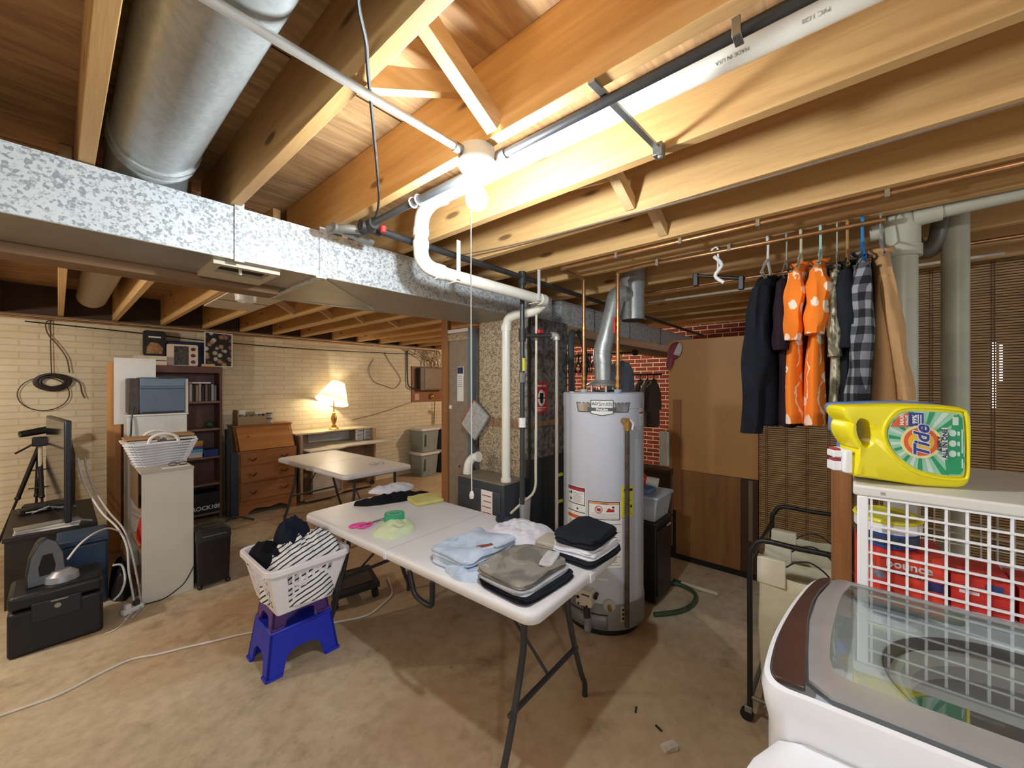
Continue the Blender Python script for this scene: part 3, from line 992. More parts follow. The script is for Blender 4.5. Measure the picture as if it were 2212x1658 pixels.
# inducer elbow on top, cup and handles
MB().tube(smoothpath([(2.04, 2.22, 0.866), (2.05, 2.215, 0.94), (2.075, 2.195, 0.985), (2.09, 2.16, 0.995)], 5), 0.032, 18).build('vent_elbow', M['pvc'], fu)
MB().tube([(2.0955 + 0.0, 2.165, 0.995), (2.098, 2.148, 0.997)], [0.04, 0.04], 18).build('elbow_rim', M['pvc'], fu)
MB().lathe([(0, 0.55), (0.034, 0.55), (0.044, 0.74), (0.041, 0.74), (0.032, 0.555), (0, 0.555)], (2.16, 1.752), 20).build('plastic_cup', glassy('clear_plastic', H('#dfe3e6'), 0.45, 0.2), fu)
for zz in (0.82, 0.61):
    MB().box(2.57, 2.64, 1.748, 1.764, zz, zz + 0.022).build('handle', M['yellow'], fu, bevel=0.003)
dh = MB().tube(smoothpath([(2.03, 1.55, 2.0), (2.03, 1.552, 1.6), (2.03, 1.555, 1.05), (2.03, 1.565, 0.86), (1.99, 1.63, 0.78), (1.95, 1.70, 0.70)], 4), 0.0085, 10)
single(dh, 'drain_tube', plain('#d8cfbd', 0.4), 'thin cream drain tube hanging in front of the furnace side and curling left', 'tube')
g1 = MB().tube(smoothpath([(2.82, 1.77, 1.98), (2.78, 1.76, 1.96), (2.75, 1.745, 1.85), (2.745, 1.735, 1.6), (2.76, 1.74, 1.3)], 5), 0.026, 14)
single(g1, 'refrigerant_line', plain('#54585a', 0.7), 'thick grey insulated line arching down beside the plenum, left of the pair', 'pipe')
g2 = MB().tube(smoothpath([(2.83, 1.73, 1.99), (2.86, 1.72, 1.95), (2.89, 1.70, 1.82), (2.885, 1.695, 1.6), (2.86, 1.70, 1.4)], 5), 0.021, 14)
single(g2, 'refrigerant_line', plain('#1f2024', 0.6), 'black insulated line arching down behind the left copper riser', 'pipe')
flt = thing('air_filter', 'tilted orange rimmed air filter leaning on the furnace front', 'filter', (2.20, 2.27, 1.10))
mbf = MB(Matrix.Translation((2.185, 2.285, 1.26)) @ Matrix.Rotation(R(38), 4, 'X'))
mbf.box(-0.012, 0.012, -0.10, 0.10, -0.12, 0.12).build('pad', plain('#b9bcbb', 0.8, 0, 0.3, 40), flt, smooth=False)
mbf2 = MB(mbf.M)
mbf2.box(-0.015, 0.015, 0.095, 0.105, -0.125, 0.125).build('rim', plain('#b5563a', 0.6), flt, smooth=False)

ra = thing('return_duct', 'tall flat grey brown return air duct left of the furnace', 'air duct', (2.5, 2.6, 0))
B(2.30, 2.72, 2.46, 2.735, 0.0, 2.03).build('body', plain('#9a8c7c', 0.5, 0.15, 0.18, 20), ra, smooth=False)
B(2.285, 2.302, 2.455, 2.74, 1.93, 1.99).build('patched_strip', plain('#bfa88a', 0.6, 0, 0.5, 50), ra, smooth=False)
B(2.285, 2.302, 2.455, 2.74, 2.0, 2.03).build('top_strip', M['white'], ra, smooth=False)
B(2.27, 2.305, 2.40, 2.46, 0.0, 2.03).build('corner_angle', plain('#6f8797', 0.4, 0.4), ra, smooth=False)
ps = B(2.2955, 2.2995, 2.545, 2.625, 1.40, 1.70).build('notice', M['paper'], ra, smooth=False)
B(2.293, 2.2957, 2.55, 2.62, 1.64, 1.695).build('header', plain('#26345c', 0.6), ps, smooth=False)
mb = MB()
for k in range(6):
    mb.box(2.2945, 2.2957, 2.565, 2.615, 1.615 - 0.018 * k, 1.620 - 0.018 * k)
mb.build('print', M['inkgray'], ps, smooth=False)
B(2.2955, 2.2995, 2.70, 2.735, 1.33, 1.36).build('small_sticker', M['paper'], ra, smooth=False)
MB().cyl((2.297, 2.60, 0.83), (2.301, 2.60, 0.83), 0.008, 10).build('hole', M['ink'], ra)
single(B(2.29, 2.335, 2.75, 2.835, 0, 2.204), 'wooden_post', M['post'], 'rough wooden post left of the return air duct', 'post', smooth=False, bevel=0.003)

# ================================================================== water heater
HX, HY, HR = 2.412, 1.278, 0.262
TH = math.atan2(-HY, -HX)
wh = thing('water_heater', 'tall grey gas water heater with sticker labels beside the folding table', 'water heater', (HX, HY, 0))
grey = plain('#c3c7d2', 0.38, 0.0, 0.03)
MB().lathe([(0, 0.055), (HR, 0.055), (HR, 1.475), (HR - 0.002, 1.475), (0, 1.475)], (HX, HY), 64).build('tank', grey, wh)
MB().lathe([(0, 1.40), (HR + 0.003, 1.40), (HR + 0.003, 1.488), (HR - 0.008, 1.496), (0, 1.497)], (HX, HY), 64).build('top_cap', grey, wh)
MB().lathe([(0, 0.0), (HR - 0.025, 0.0), (HR - 0.025, 0.06), (0, 0.06)], (HX, HY), 48).build('base', M['black'], wh)
MB().lathe([(0, 0.05), (HR + 0.006, 0.05), (HR + 0.006, 0.20), (HR, 0.205), (0, 0.205)], (HX, HY), 64).build('skirt', plain('#8f9296', 0.4, 0.1), wh)
HC = (HX, HY)


def hp(u0, u1, z0, z1, mat, name, par, th=0.0015, n=10):
    return MB().cylpatch(HC, HR, TH + u0 / HR, TH + u1 / HR, z0, z1, n, th).build(name, mat, par, smooth=True)


def hbend(u, z, r=HR):
    def f(p):
        a = TH + (u + p.x) / r
        rr = r + 0.004 + p.z
        return Vector((HX + rr * math.cos(a), HY + rr * math.sin(a), z + p.y))
    return f


def hpoly(poly, mat, name, par, th, n=14):
    """flat outline bent round the tank (poly of u,z; convex in z per u column)"""
    mb = MB()
    top, bot = poly
    us = sorted(set([u for u, _ in top] + [u for u, _ in bot] + [top[0][0] + (top[-1][0] - top[0][0]) * k / n for k in range(n + 1)]))
    def ev(l, u):
        for (a, za), (b, zb) in zip(l, l[1:]):
            if a <= u <= b:
                return za + (zb - za) * ((u - a) / (b - a) if b > a else 0)
        return l[-1][1]
    rows = []
    for u in us:
        a = TH + u / HR
        c, s_ = math.cos(a), math.sin(a)
        rows.append([(HX + (HR + th) * c, HY + (HR + th) * s_, ev(bot, u)), (HX + (HR + th) * c, HY + (HR + th) * s_, ev(top, u))])
    for r0, r1 in zip(rows, rows[1:]):
        mb.add([r0[0], r1[0], r1[1], r0[1]], [(0, 1, 2, 3)])
    return mb.build(name, mat, par, smooth=False)


# badge: chrome wings, white plaque, grey band
bd = hpoly(([(-0.175, 1.437), (0.175, 1.437)], [(-0.175, 1.437), (-0.160, 1.376), (0.160, 1.376), (0.175, 1.437)]), M['ink'], 'badge', wh, 0.003)
hpoly(([(-0.169, 1.433), (0.169, 1.433)], [(-0.169, 1.433), (-0.156, 1.380), (0.156, 1.380), (0.169, 1.433)]), plain('#b9b2b0', 0.25, 0.7, 0.3, 25), 'wings', bd, 0.0036)
hpoly(([(-0.086, 1.408), (0.076, 1.408)], [(-0.092, 1.376), (0.082, 1.376)]), plain('#55575b', 0.5), 'band', bd, 0.0042)
hpoly(([(-0.073, 1.452), (0.063, 1.452)], [(-0.073, 1.368), (-0.005, 1.355), (0.063, 1.368)]), M['ink'], 'plaque_rim', bd, 0.0040)
hpoly(([(-0.069, 1.448), (0.059, 1.448)], [(-0.069, 1.405), (0.059, 1.405)]), M['white'], 'plaque', bd, 0.0046)
hpoly(([(-0.069, 1.384), (0.059, 1.384)], [(-0.069, 1.371), (-0.005, 1.359), (0.059, 1.371)]), M['white'], 'plaque_foot', bd, 0.0046)
text('Smith', 0.036, None, plain('#4c5158', 0.5), 'print', bd, bend=hbend(0.014, 1.427, HR))
text('AO', 0.024, None, plain('#4c5158', 0.5), 'print', bd, bend=hbend(-0.047, 1.428, HR), bold=0.001)
text('ProLine', 0.022, None, M['white'], 'print', bd, bend=hbend(-0.005, 1.394, HR), bold=0.001)
mb = MB()
# right hand label
rl = hp(0.262, 0.330, 1.29, 1.445, M['paper'], 'side_label', wh, 0.0025)
hp(0.264, 0.329, 1.363, 1.374, plain('#9c3a3c', 0.6), 'print', rl, 0.0032)
for k in range(4):
    hp(0.275, 0.318, 1.385 + 0.013 * k, 1.389 + 0.013 * k, M['inkgray'], 'print', rl, 0.0032)
    hp(0.275, 0.318, 1.30 + 0.013 * k, 1.304 + 0.013 * k, M['inkgray'], 'print', rl, 0.0032)
# left warning sheet
wl = hp(-0.258, -0.106, 0.60, 0.905, M['paper'], 'warning_label', wh, 0.0020, 14)
hp(-0.254, -0.110, 0.790, 0.900, M['ink'], 'print', wl, 0.0026)
hp(-0.250, -0.114, 0.795, 0.876, M['paper'], 'print', wl, 0.0031)
hp(-0.250, -0.114, 0.878, 0.896, plain('#b02c3c', 0.6), 'print', wl, 0.0031)
hp(-0.254, -0.110, 0.742, 0.747, M['ink'], 'print', wl, 0.0026)
hp(-0.254, -0.110, 0.700, 0.722, plain('#d9682c', 0.6), 'print', wl, 0.0026)
for k in range(7):
    hp(-0.20, -0.125 - 0.006 * (k % 3), 0.806 + 0.009 * k, 0.8085 + 0.009 * k, M['inkgray'], 'print', wl, 0.0036)
for u, z_, a_, b_ in ((-0.235, 0.855, 0.010, 0.014), (-0.218, 0.858, 0.014, 0.018), (-0.222, 0.818, 0.016, 0.016), (-0.165, 0.765, 0.012, 0.012)):
    hp(u - a_ / 2, u + a_ / 2, z_ - b_ / 2, z_ + b_ / 2, M['ink'], 'print', wl, 0.0036, 4)
for k in range(6):
    hp(-0.245, -0.13 - 0.01 * (k % 2), 0.61 + 0.013 * k, 0.614 + 0.013 * k, M['inkgray'], 'print', wl, 0.0026)
# main instruction sheet
ml = hp(-0.092, 0.118, 0.43, 0.835, M['paper'], 'instruction_label', wh, 0.0020, 16)
hp(-0.088, 0.104, 0.720, 0.832, M['ink'], 'print', ml, 0.0026)
hp(-0.083, 0.099, 0.725, 0.827, M['paper'], 'print', ml, 0.0031)
hp(-0.083, 0.099, 0.814, 0.826, plain('#e79a5c', 0.6), 'print', ml, 0.0036)
text('WARNING', 0.010, None, M['ink'], 'print', ml, bend=hbend(0.01, 0.820, HR + 0.002))
mbp = MB()
ring = [hbend(-0.025 + 0.021 * math.cos(a), 0.783 + 0.021 * math.sin(a), HR)(Vector((0, 0, 0))) for a in [2 * PI * k / 24 for k in range(24)]]
MB().tube(ring, 0.0022, 6, True).build('print', M['red'], ml)
hp(-0.035, -0.013, 0.772, 0.790, plain('#7c2430', 0.6), 'print', ml, 0.0038, 4)
MB().tube([hbend(-0.040, 0.798)(Vector()), hbend(-0.010, 0.768)(Vector())], 0.0018, 6).build('print', M['red'], ml)
hpoly(([(0.018, 0.771), (0.035, 0.795), (0.05, 0.786), (0.066, 0.790), (0.070, 0.771)], [(0.018, 0.770), (0.070, 0.770)]), M['red'], 'print', ml, 0.0038)
hp(0.055, 0.068, 0.793, 0.804, M['ink'], 'print', ml, 0.0038, 4)
for k in range(5):
    hp(-0.076 + 0.012 * (k % 2), 0.088 - 0.014 * (k % 3), 0.730 + 0.007 * k, 0.7315 + 0.007 * k, M['inkgray'], 'print', ml, 0.0038)
for k in range(16):
    hp(-0.084, 0.0, 0.445 + 0.0165 * k, 0.449 + 0.0165 * k, M['inkgray'], 'print', ml, 0.0026)
    hp(0.01, 0.108 - 0.02 * (k % 3), 0.445 + 0.0165 * k, 0.449 + 0.0165 * k, M['inkgray'], 'print', ml, 0.0026)
yl = hp(0.112, 0.198, 0.735, 0.925, M['yellow'], 'energy_label', wh, 0.0030)
hp(0.130, 0.194, 0.892, 0.908, M['ink'], 'print', yl, 0.0036)
hp(0.150, 0.160, 0.872, 0.884, M['ink'], 'print', yl, 0.0036, 3)
for k in range(8):
    hp(0.125, 0.188 - 0.01 * (k % 3), 0.75 + 0.014 * k, 0.753 + 0.014 * k, plain('#77702a', 0.7), 'print', yl, 0.0036)
hp(0.175, 0.190, 0.79, 0.806, M['ink'], 'print', yl, 0.0038, 3)
fl_ = hp(0.105, 0.165, 0.10, 0.195, plain('#c9c3b8', 0.6), 'foot_label', wh, 0.0075)
for k in range(3):
    hp(0.115, 0.128, 0.115 + 0.026 * k, 0.128 + 0.026 * k, M['ink'], 'print', fl_, 0.0085, 3)
hp(-0.03, 0.03, 0.352, 0.360, M['paper'], 'small_label', wh, 0.002)
# gas control, drain, lower cover


def hpt(u, z_, d=0.0):
    a = TH + u / HR
    return Vector((HX + (HR + d) * math.cos(a), HY + (HR + d) * math.sin(a), z_))


def hframe(u, z_):
    a = TH + u / HR
    return frame(hpt(u, z_), (-math.sin(a), math.cos(a), 0), (0, 0, 1))


gv = MB(hframe(-0.095, 0.245)).prism(rrect(-0.052, 0.052, -0.045, 0.05, 0.012), 0.0, 0.062).build('gas_control', plain('#d5cdbb', 0.4), wh, bevel=0.004)
for dx, dy, r_ in ((-0.036, 0.004, 0.010), (-0.032, -0.034, 0.007), (0.022, -0.038, 0.007)):
    MB(hframe(-0.095, 0.245)).cyl((dx, dy, 0.055), (dx, dy, 0.066), r_, 12).build('knob', M['black'], gv)
MB(hframe(-0.095, 0.245)).box(-0.012, 0.038, 0.022, 0.030, 0.061, 0.0635).build('print', M['ink'], gv)
MB(hframe(-0.04, 0.245)).cyl((0.004, 0.018, 0.0), (0.004, 0.018, 0.05), 0.012, 12).build('knob', M['black'], gv)
MB().tube([hpt(-0.088, 0.205, 0.03), hpt(-0.088, 0.12, 0.02)], [0.020, 0.022], 10).build('burner_tube', M['darksteel'], wh)
for d in (-0.018, 0.02):
    MB().tube([hpt(-0.088 + d, 0.207, 0.035), hpt(-0.088 + d * 1.2, 0.14, 0.035)], 0.003, 6).build('wire', M['steel'], wh)
MB(hframe(0.037, 0.205)).cyl((0, 0, 0), (0, 0, 0.012), 0.036, 24).build('drain_rose', plain('#b5b3a8', 0.4), wh)
MB(hframe(0.037, 0.205)).cyl((0, -0.002, 0.0), (0, -0.008, 0.045), 0.012, 12).build('drain_valve', M['brass'], wh)
MB().cylpatch(HC, HR, TH - 0.30 / HR, TH + 0.03 / HR, 0.055, 0.138, 16, 0.010).build('burner_cover', plain('#85888c', 0.4, 0.15), wh, solid=0.003)
MB().tube([hpt(-0.088, 0.136, 0.012), hpt(-0.088, 0.035, 0.012)], 0.022, 12).build('cover_boss', plain('#85888c', 0.4, 0.15), wh)
MB().cylpatch(HC, HR, TH - 0.33 / HR, TH + 0.03 / HR, 0.138, 0.146, 16, 0.008).build('cover_gap', M['ink'], wh)
# relief valve with its discharge pipe
MB(hframe(0.128, 1.325)).cyl((0, 0, 0.0), (0, 0, 0.055), 0.020, 14).build('relief_valve', M['brass'], wh)
MB(hframe(0.128, 1.325)).tube([(0.012, 0.012, 0.05), (0.034, -0.012, 0.055), (0.028, -0.05, 0.052)], 0.006, 8).build('valve_lever', M['white'], wh)
MB(hframe(0.128, 1.325)).cyl((0, 0.0, 0.042), (0, -0.055, 0.042), 0.019, 12).build('valve_outlet', M['brass'], wh)
MB().tube([hpt(0.128, 1.28, 0.042), hpt(0.128, 0.09, 0.042)], 0.0145, 14).build('discharge_pipe', plain('#5c5046', 0.5, 0.35, 0.4, 20), wh)
# draft hood, flue and collar
for k in range(4):
    a = PI / 4 + k * PI / 2
    MB().box(HX + 0.075 * math.cos(a) - 0.006, HX + 0.075 * math.cos(a) + 0.006, HY + 0.075 * math.sin(a) - 0.006, HY + 0.075 * math.sin(a) + 0.006, 1.495, 1.545).build('hood_leg', M['steel'], wh, smooth=False)
MB().lathe([(0.045, 1.497), (0.07, 1.505), (0.07, 1.512), (0.0, 1.512)], (HX, HY), 28).build('hood_ring', M['darksteel'], wh)
MB().lathe([(0.108, 1.540), (0.110, 1.546), (0.055, 1.578), (0.055, 1.60), (0.0, 1.60)], (HX, HY), 32).build('draft_hood', plain('#c4c5c3', 0.3, 0.6), wh)
fl = thing('flue_pipe', 'ribbed galvanized flue leaning from the water heater to the round vent', 'pipe', (HX, HY, 1.6))
MB().tube([(HX, HY, 1.585), (HX, HY, 1.70)], 0.056, 24).build('collar', M['galv3'], fl)
MB().tube(smoothpath([(HX, HY, 1.69), (HX - 0.002, HY + 0.004, 1.74), (HX + 0.008, HY, 1.80), (HX + 0.020, HY - 0.012, 1.86)], 5), 0.060, 24).build('elbow', M['galv3'], fl)
for t_ in (0.0, 0.5):
    MB().tube([(HX + 0.002 * t_, HY, 1.735 + 0.06 * t_), (HX + 0.002, HY, 1.745 + 0.06 * t_)], 0.064, 24).build('gore_seam', M['galv3'], fl)
MB().tube([(HX + 0.018, HY - 0.01, 1.85), (HX + 0.060, HY - 0.055, 2.10)], 0.056, 24).build('leaning_pipe', M['galv3'], fl)
MB().tube(smoothpath([(HX + 0.058, HY - 0.053, 2.09), (HX + 0.075, HY - 0.062, 2.145), (HX + 0.12, HY - 0.085, 2.165), (HX + 0.21, HY - 0.115, 2.150)], 5), 0.058, 24).build('top_elbow', M['galv3'], fl)
vt = thing('vent_stack', 'vertical round galvanized vent hanging from the ceiling with open tee bottom', 'pipe', (2.625, 1.16, 2.0))
MB().tube([(2.625, 1.16, 1.995), (2.625, 1.16, 2.486)], 0.079, 32).build('stack', M['galv3'], vt)
for z_ in (1.997, 2.07, 2.245, 2.275):
    MB().tube([(2.625, 1.16, z_), (2.625, 1.16, z_ + 0.008)], 0.083, 32).build('ring', M['galv3'], vt)
MB().tube([(2.625, 1.16, 1.990), (2.625, 1.16, 1.996)], 0.075, 28).build('open_bottom', M['ink'], vt)
# copper risers and water lines
for nm, y, lab_ in (('hot', 1.335, 'left copper riser from the water heater to the ceiling'), ('cold', 1.095, 'right copper riser with a red lever valve above the water heater')):
    rs = thing('copper_riser', lab_, 'pipe', (2.26, y, 1.497))
    MB().tube([(2.26, y, 1.50), (2.26, y, 2.235)], 0.0115, 12).build('pipe', M['copper'], rs)
    for z_, r_, m_ in ((1.495, 0.024, plain('#8fa3b8' if nm == 'cold' else '#b8b8b8', 0.4)), (1.53, 0.018, M['brass']), (1.575, 0.017, M['brass']), (1.66, 0.015, M['copper']), (1.86, 0.015, M['copper']), (1.905, 0.016, M['brass'])):
        MB().cyl((2.26, y, z_), (2.26, y, z_ + 0.022), r_, 12).build('fitting', m_, rs)
    if nm == 'cold':
        MB().box(2.235, 2.25, y + 0.006, y + 0.022, 1.86, 1.96).build('valve_lever', M['red'], rs, bevel=0.004)
        MB().tube(smoothpath([(2.26, y, 2.215), (2.26, y - 0.004, 2.232), (2.255, y - 0.02, 2.236)], 3), 0.016, 12).build('elbow', M['copper'], rs)
l1 = thing('copper_pipe', 'copper water pipe along the ceiling with an elbow at the left riser', 'pipe', (1.965, 0.0, 2.23))
MB().tube([(1.965, 1.30, 2.237), (1.965, -1.6, 2.237)], 0.0115, 12).build('long_pipe', M['copper'], l1)
MB().tube(smoothpath([(1.965, 1.28, 2.237), (1.966, 1.31, 2.237), (2.0, 1.32, 2.237), (2.1, 1.33, 2.237), (2.26, 1.335, 2.237)], 4), 0.0115, 12).build('cross_pipe', M['copper'], l1)
MB().tube([(1.965, 1.27, 2.237), (1.965, 1.30, 2.237), (1.99, 1.322, 2.237)], 0.0165, 12).build('elbow', M['copper'], l1)
for y in (0.95, 0.62, 0.30, -0.1):
    MB().box(1.948, 1.982, y, y + 0.014, 2.222, 2.252).build('clip', plain('#8f7a62', 0.5), l1)
l2 = thing('copper_pipe', 'copper water pipe below the joists that the clothes hangers hook onto', 'pipe', (2.2, 0.4, 2.2))
MB().tube([(2.255, 1.08, 2.237), (2.215, 0.9, 2.232), (2.20, 0.55, 2.222), (2.20, -0.10, 2.218)], 0.0115, 12).build('long_pipe', M['copper'], l2)
for y in (0.82, 0.46):
    MB().box(2.185, 2.222, y, y + 0.014, 2.21, 2.25).build('clip', plain('#8f7a62', 0.5), l2)

# ================================================================== drains, right side
dp = thing('drain_stack', 'thick cream painted drain stack with a side tee beside the tan coat', 'pipe', (2.35, -0.153, 0))
MB().tube([(2.35, -0.153, 0), (2.35, -0.153, 2.12)], 0.054, 28).build('stack', M['drain'], dp)
MB().tube([(2.35, -0.153, 2.09), (2.35, -0.153, 2.36)], 0.062, 28).build('tee_body', M['drain'], dp)
for z_, h_, r_ in ((2.085, 0.045, 0.067), (2.345, 0.03, 0.067)):
    MB().tube([(2.35, -0.153, z_), (2.35, -0.153, z_ + h_)], r_, 28).build('hub', M['drain'], dp)
MB().tube([(2.35, -0.153, 2.36), (2.35, -0.153, 2.486)], 0.056, 28).build('stack', M['drain'], dp)
MB().tube([(2.35, -0.10, 2.215), (2.35, -0.055, 2.21)], 0.034, 18).build('left_stub', M['drain'], dp)
MB().tube([(2.33, -0.19, 2.245), (2.325, -0.27, 2.25)], 0.042, 20).build('branch_hub', M['drain'], dp)
MB().tube([(2.325, -0.26, 2.25), (2.32, -1.4, 2.30)], 0.033, 20).build('branch_pipe', M['drain'], dp)
d2 = thing('drain_pipe', 'thinner cream painted drain pipe right of the thick stack', 'pipe', (2.60, -0.342, 0))
MB().tube([(2.60, -0.342, 0), (2.60, -0.342, 2.486)], 0.044, 24).build('pipe', plain('#b3b09c', 0.4, 0, 0.2, 6), d2)
MB().tube([(2.60, -0.342, 2.35), (2.60, -0.342, 2.42)], 0.052, 24).build('hub', M['drain'], d2)
tr_ = MB().tube(smoothpath([(2.55, -0.16, 2.40), (2.62, -0.20, 2.24), (2.62, -0.25, 2.16), (2.60, -0.29, 2.20), (2.58, -0.30, 2.30)], 5), 0.035, 16)
single(tr_, 'drain_trap', plain('#6a665c', 0.4, 0.2), 'dark curved drain trap behind the thick drain stack', 'pipe')
# vent lines seen far between the joists
for k, (y0, x) in enumerate(((0.9, 2.92), (1.0, 3.25))):
    single(MB().tube([(x, 1.3, 2.236), (x, -0.6, 2.236)], 0.010, 10), 'water_line', M['copper'] if k == 0 else plain('#c9c1ae', 0.4), ('nearer' if k == 0 else 'farther') + ' thin water line under the joists behind the round vent', 'pipe')

# ================================================================== closet beyond the partition
cr = thing('closet_rod', 'upper dark closet rod with an end flange in front of the red brick', 'rod', (4.3, 1.9, 1.8))
MB().tube([(4.25, 3.2, 1.905), (4.25, 1.86, 1.905)], 0.013, 12).build('rod', M['darksteel'], cr)
MB().cyl((4.25, 1.87, 1.905), (4.25, 1.83, 1.905), 0.035, 16).build('flange', M['black'], cr)


def hanger(name, c, ax, mat, lab, grp, w_=0.21, hook=0.075, r=0.0035, drop=0.10):
    """wire or tube hanger; c = top of the hook, ax = unit vector of the shoulder bar"""
    c = Vector(c)
    ax = Vector((ax[0], ax[1], 0)).normalized()
    z = Vector((0, 0, 1))
    hook_pts = [c + ax * (0.018 * math.cos(t)) + z * (0.018 * math.sin(t) - 0.018) for t in [PI * (1.15 - 0.19 * k) for k in range(7)]]
    hook_pts += [c - z * hook]
    neck = c - z * hook
    o = thing(name, lab, 'hanger', c - z * (hook + drop), grp)
    MB().tube(hook_pts, r, 7).build('hook', mat[0], o)
    MB().tube([neck, neck + ax * w_ * 0.5 - z * drop * 0.42, neck + ax * w_ - z * drop, neck - ax * w_ - z * drop, neck - ax * w_ * 0.5 - z * drop * 0.42], r * 1.25, 8, True).build('shoulder_bar', mat[1], o)
    return o


dk = plain('#2a2d36', 0.4)
for k in range(14):
    y = 2.25 + 0.042 * k + rnd.uniform(-.008, .008)
    hanger('clothes_hanger', (4.25, y, 1.925), (0.9, 0.45 + rnd.uniform(-.2, .2)), (dk, dk) if k % 3 else (M['steel'], M['steel']), 'empty dark plastic hanger in the bunch behind the refrigerant lines and heater flue', 'empty hangers on the closet rod', 0.19, 0.09, 0.009, 0.14)

# ---------------------------------------------------------------- garments


def ell(cx, cy, z, a, b, n=20, ph=0.0, seed=0, wob=0.15):
    out = []
    for k in range(n):
        t = 2 * PI * k / n
        q = 1 + wob * noise.noise(Vector((math.cos(t) * 1.7 + seed, math.sin(t) * 1.7, z * 5 + seed)))
        out.append((cx + a * math.cos(t) * q, cy + b * math.sin(t) * q, z))
    return out


def garment(name, y, mat, lab, cat, neck_z, sh_z, hem_z, x0, x1, thick=0.028, sleeve=0.25, sl_r=0.05, sl_y=0.032, seed=0, lean=0.0, collar=True, cuff=None, sl_out=0.03, grp=None, near_only=False, sleeve_y=0.0, split=None):
    xc = (x0 + x1) / 2
    hw = (x1 - x0) / 2
    o = thing(name, lab, cat, (xc, y, hem_z), grp)
    rings = []
    N = 15
    for i in range(N + 1):
        t = i / N
        z = neck_z + (hem_z - neck_z) * t
        if z > sh_z:
            q = (neck_z - z) / max(neck_z - sh_z, 1e-3)
            a = 0.05 + (hw - 0.05) * q ** 0.8
            b = thick * (0.8 + 0.3 * q)
        else:
            q = (sh_z - z) / (sh_z - hem_z)
            a = hw * (1 - 0.10 * math.sin(q * PI * 0.7)) * (1 - 0.03 * q)
            b = thick * (1.1 + 0.55 * q)
        yy = y + lean * (neck_z - z) + 0.010 * noise.noise(Vector((seed, z * 4, 1)))
        ring = []
        for k in range(30):
            th = 2 * PI * k / 30
            fx = math.copysign(abs(math.cos(th)) ** 0.75, math.cos(th))
            fo = 1 + 0.35 * noise.noise(Vector((math.cos(th) * 3 + seed * 1.3, math.sin(th) * 3, z * 2.5)))
            zz = z + (0.012 * noise.noise(Vector((fx * 4 + seed, math.sin(th), 9))) if i == N else 0)
            ring.append((xc + a * fx, yy + b * math.sin(th) * fo, zz))
        rings.append(ring)
    MB().loft(rings, True).build('body', mat, o)
    for sgn in ((-1,) if near_only else (-1, 1)):
        rings = []
        L = sleeve
        n2 = 12
        for i in range(n2 + 1):
            t = i / n2
            z = sh_z + 0.012 - t * L
            px = xc + sgn * (hw - 0.035 + sl_out * math.sin(min(1, t * 1.2) * PI * 0.5))
            py = y + lean * (neck_z - z) + sleeve_y * t + 0.012 * noise.noise(Vector((seed * 2 + sgn, z * 5, 3)))
            g = 0.55 + 0.45 * min(1, t * 5)
            tp = 1 - 0.22 * t
            rings.append(ell(px, py, z - (0 if t else -0.01), sl_r * g * tp, sl_y * g * tp * (1 + 0.1 * math.sin(t * 14 + seed)), 18, 0, seed + sgn, 0.35))
        s = MB().loft(rings, True).build('sleeve', mat, o)
        if cuff and sgn < 0:
            e = rings[-1]
            cx = sum(p[0] for p in e) / len(e)
            cy = sum(p[1] for p in e) / len(e)
            MB().lathe([(0, e[0][2] - 0.02), (sl_r * 0.8, e[0][2] - 0.02), (sl_r * 0.82, e[0][2] + 0.02), (0, e[0][2] + 0.02)], (0, 0), 16).M
            MB(Matrix.Translation((cx, cy, 0)) @ Matrix.Diagonal((1, sl_y / sl_r, 1, 1))).lathe([(0, e[0][2] - 0.02), (sl_r * 0.8, e[0][2] - 0.02), (sl_r * 0.82, e[0][2] + 0.02), (0, e[0][2] + 0.02)], (0, 0), 16).build('cuff', cuff, s)
    if collar:
        MB().tube([(xc + 0.055 * math.cos(t), y + 0.03 * math.sin(t), neck_z + 0.004 + 0.014 * math.cos(t)) for t in [2 * PI * k / 20 for k in range(20)]], 0.011, 8, True).build('collar', mat, o)
    return o


# garments hanging far behind
garment('jacket', 2.03, plain('#76818f', 0.8), 'slate blue grey jacket on a yellow hanger behind the flue hood', 'jacket', 1.80, 1.66, 1.0, 4.05, 4.45, 0.12, 0.5, 0.07, 0.07, 3)
hanger('clothes_hanger', (4.25, 2.03, 1.935), (0.8, -0.6), (M['yellow'], M['yellow']), 'yellow green hanger holding the slate grey jacket', None, 0.16, 0.13, 0.007)
for k, (y, c_, t_) in enumerate(((2.02, '#7d6f66', 'grey taupe'), (1.93, '#b9aca0', 'pale beige'), (1.85, '#5d5048', 'brown'))):
    garment('shirt', y, plain(c_, 0.9), t_ + ' shirt hanging in front of the red brick right of the heater', 'shirt', 1.585, 1.51, 1.03, 4.62, 4.95, 0.03, 0.3, 0.05, 0.04, 20 + k)
    hanger('clothes_hanger', (4.79, y, 1.675), (1, 0.1), (M['darksteel'], M['darksteel']), 'dark hanger holding the %s shirt by the red brick' % t_, None, 0.15, 0.06, 0.005)
single(MB().tube([(4.79, 2.3, 1.668), (4.79, 1.75, 1.668)], 0.012, 10), 'closet_rod', M['darksteel'], 'lower closet rod holding three drab shirts by the red brick', 'rod')

ht = thing('baseball_cap', 'maroon and white baseball cap hooked on the top corner of the brown partition', 'cap', (3.585, 1.22, 1.78))
mar = plain('#8c3f4c', 0.85)
capc = Vector((3.622, 1.205, 1.845))


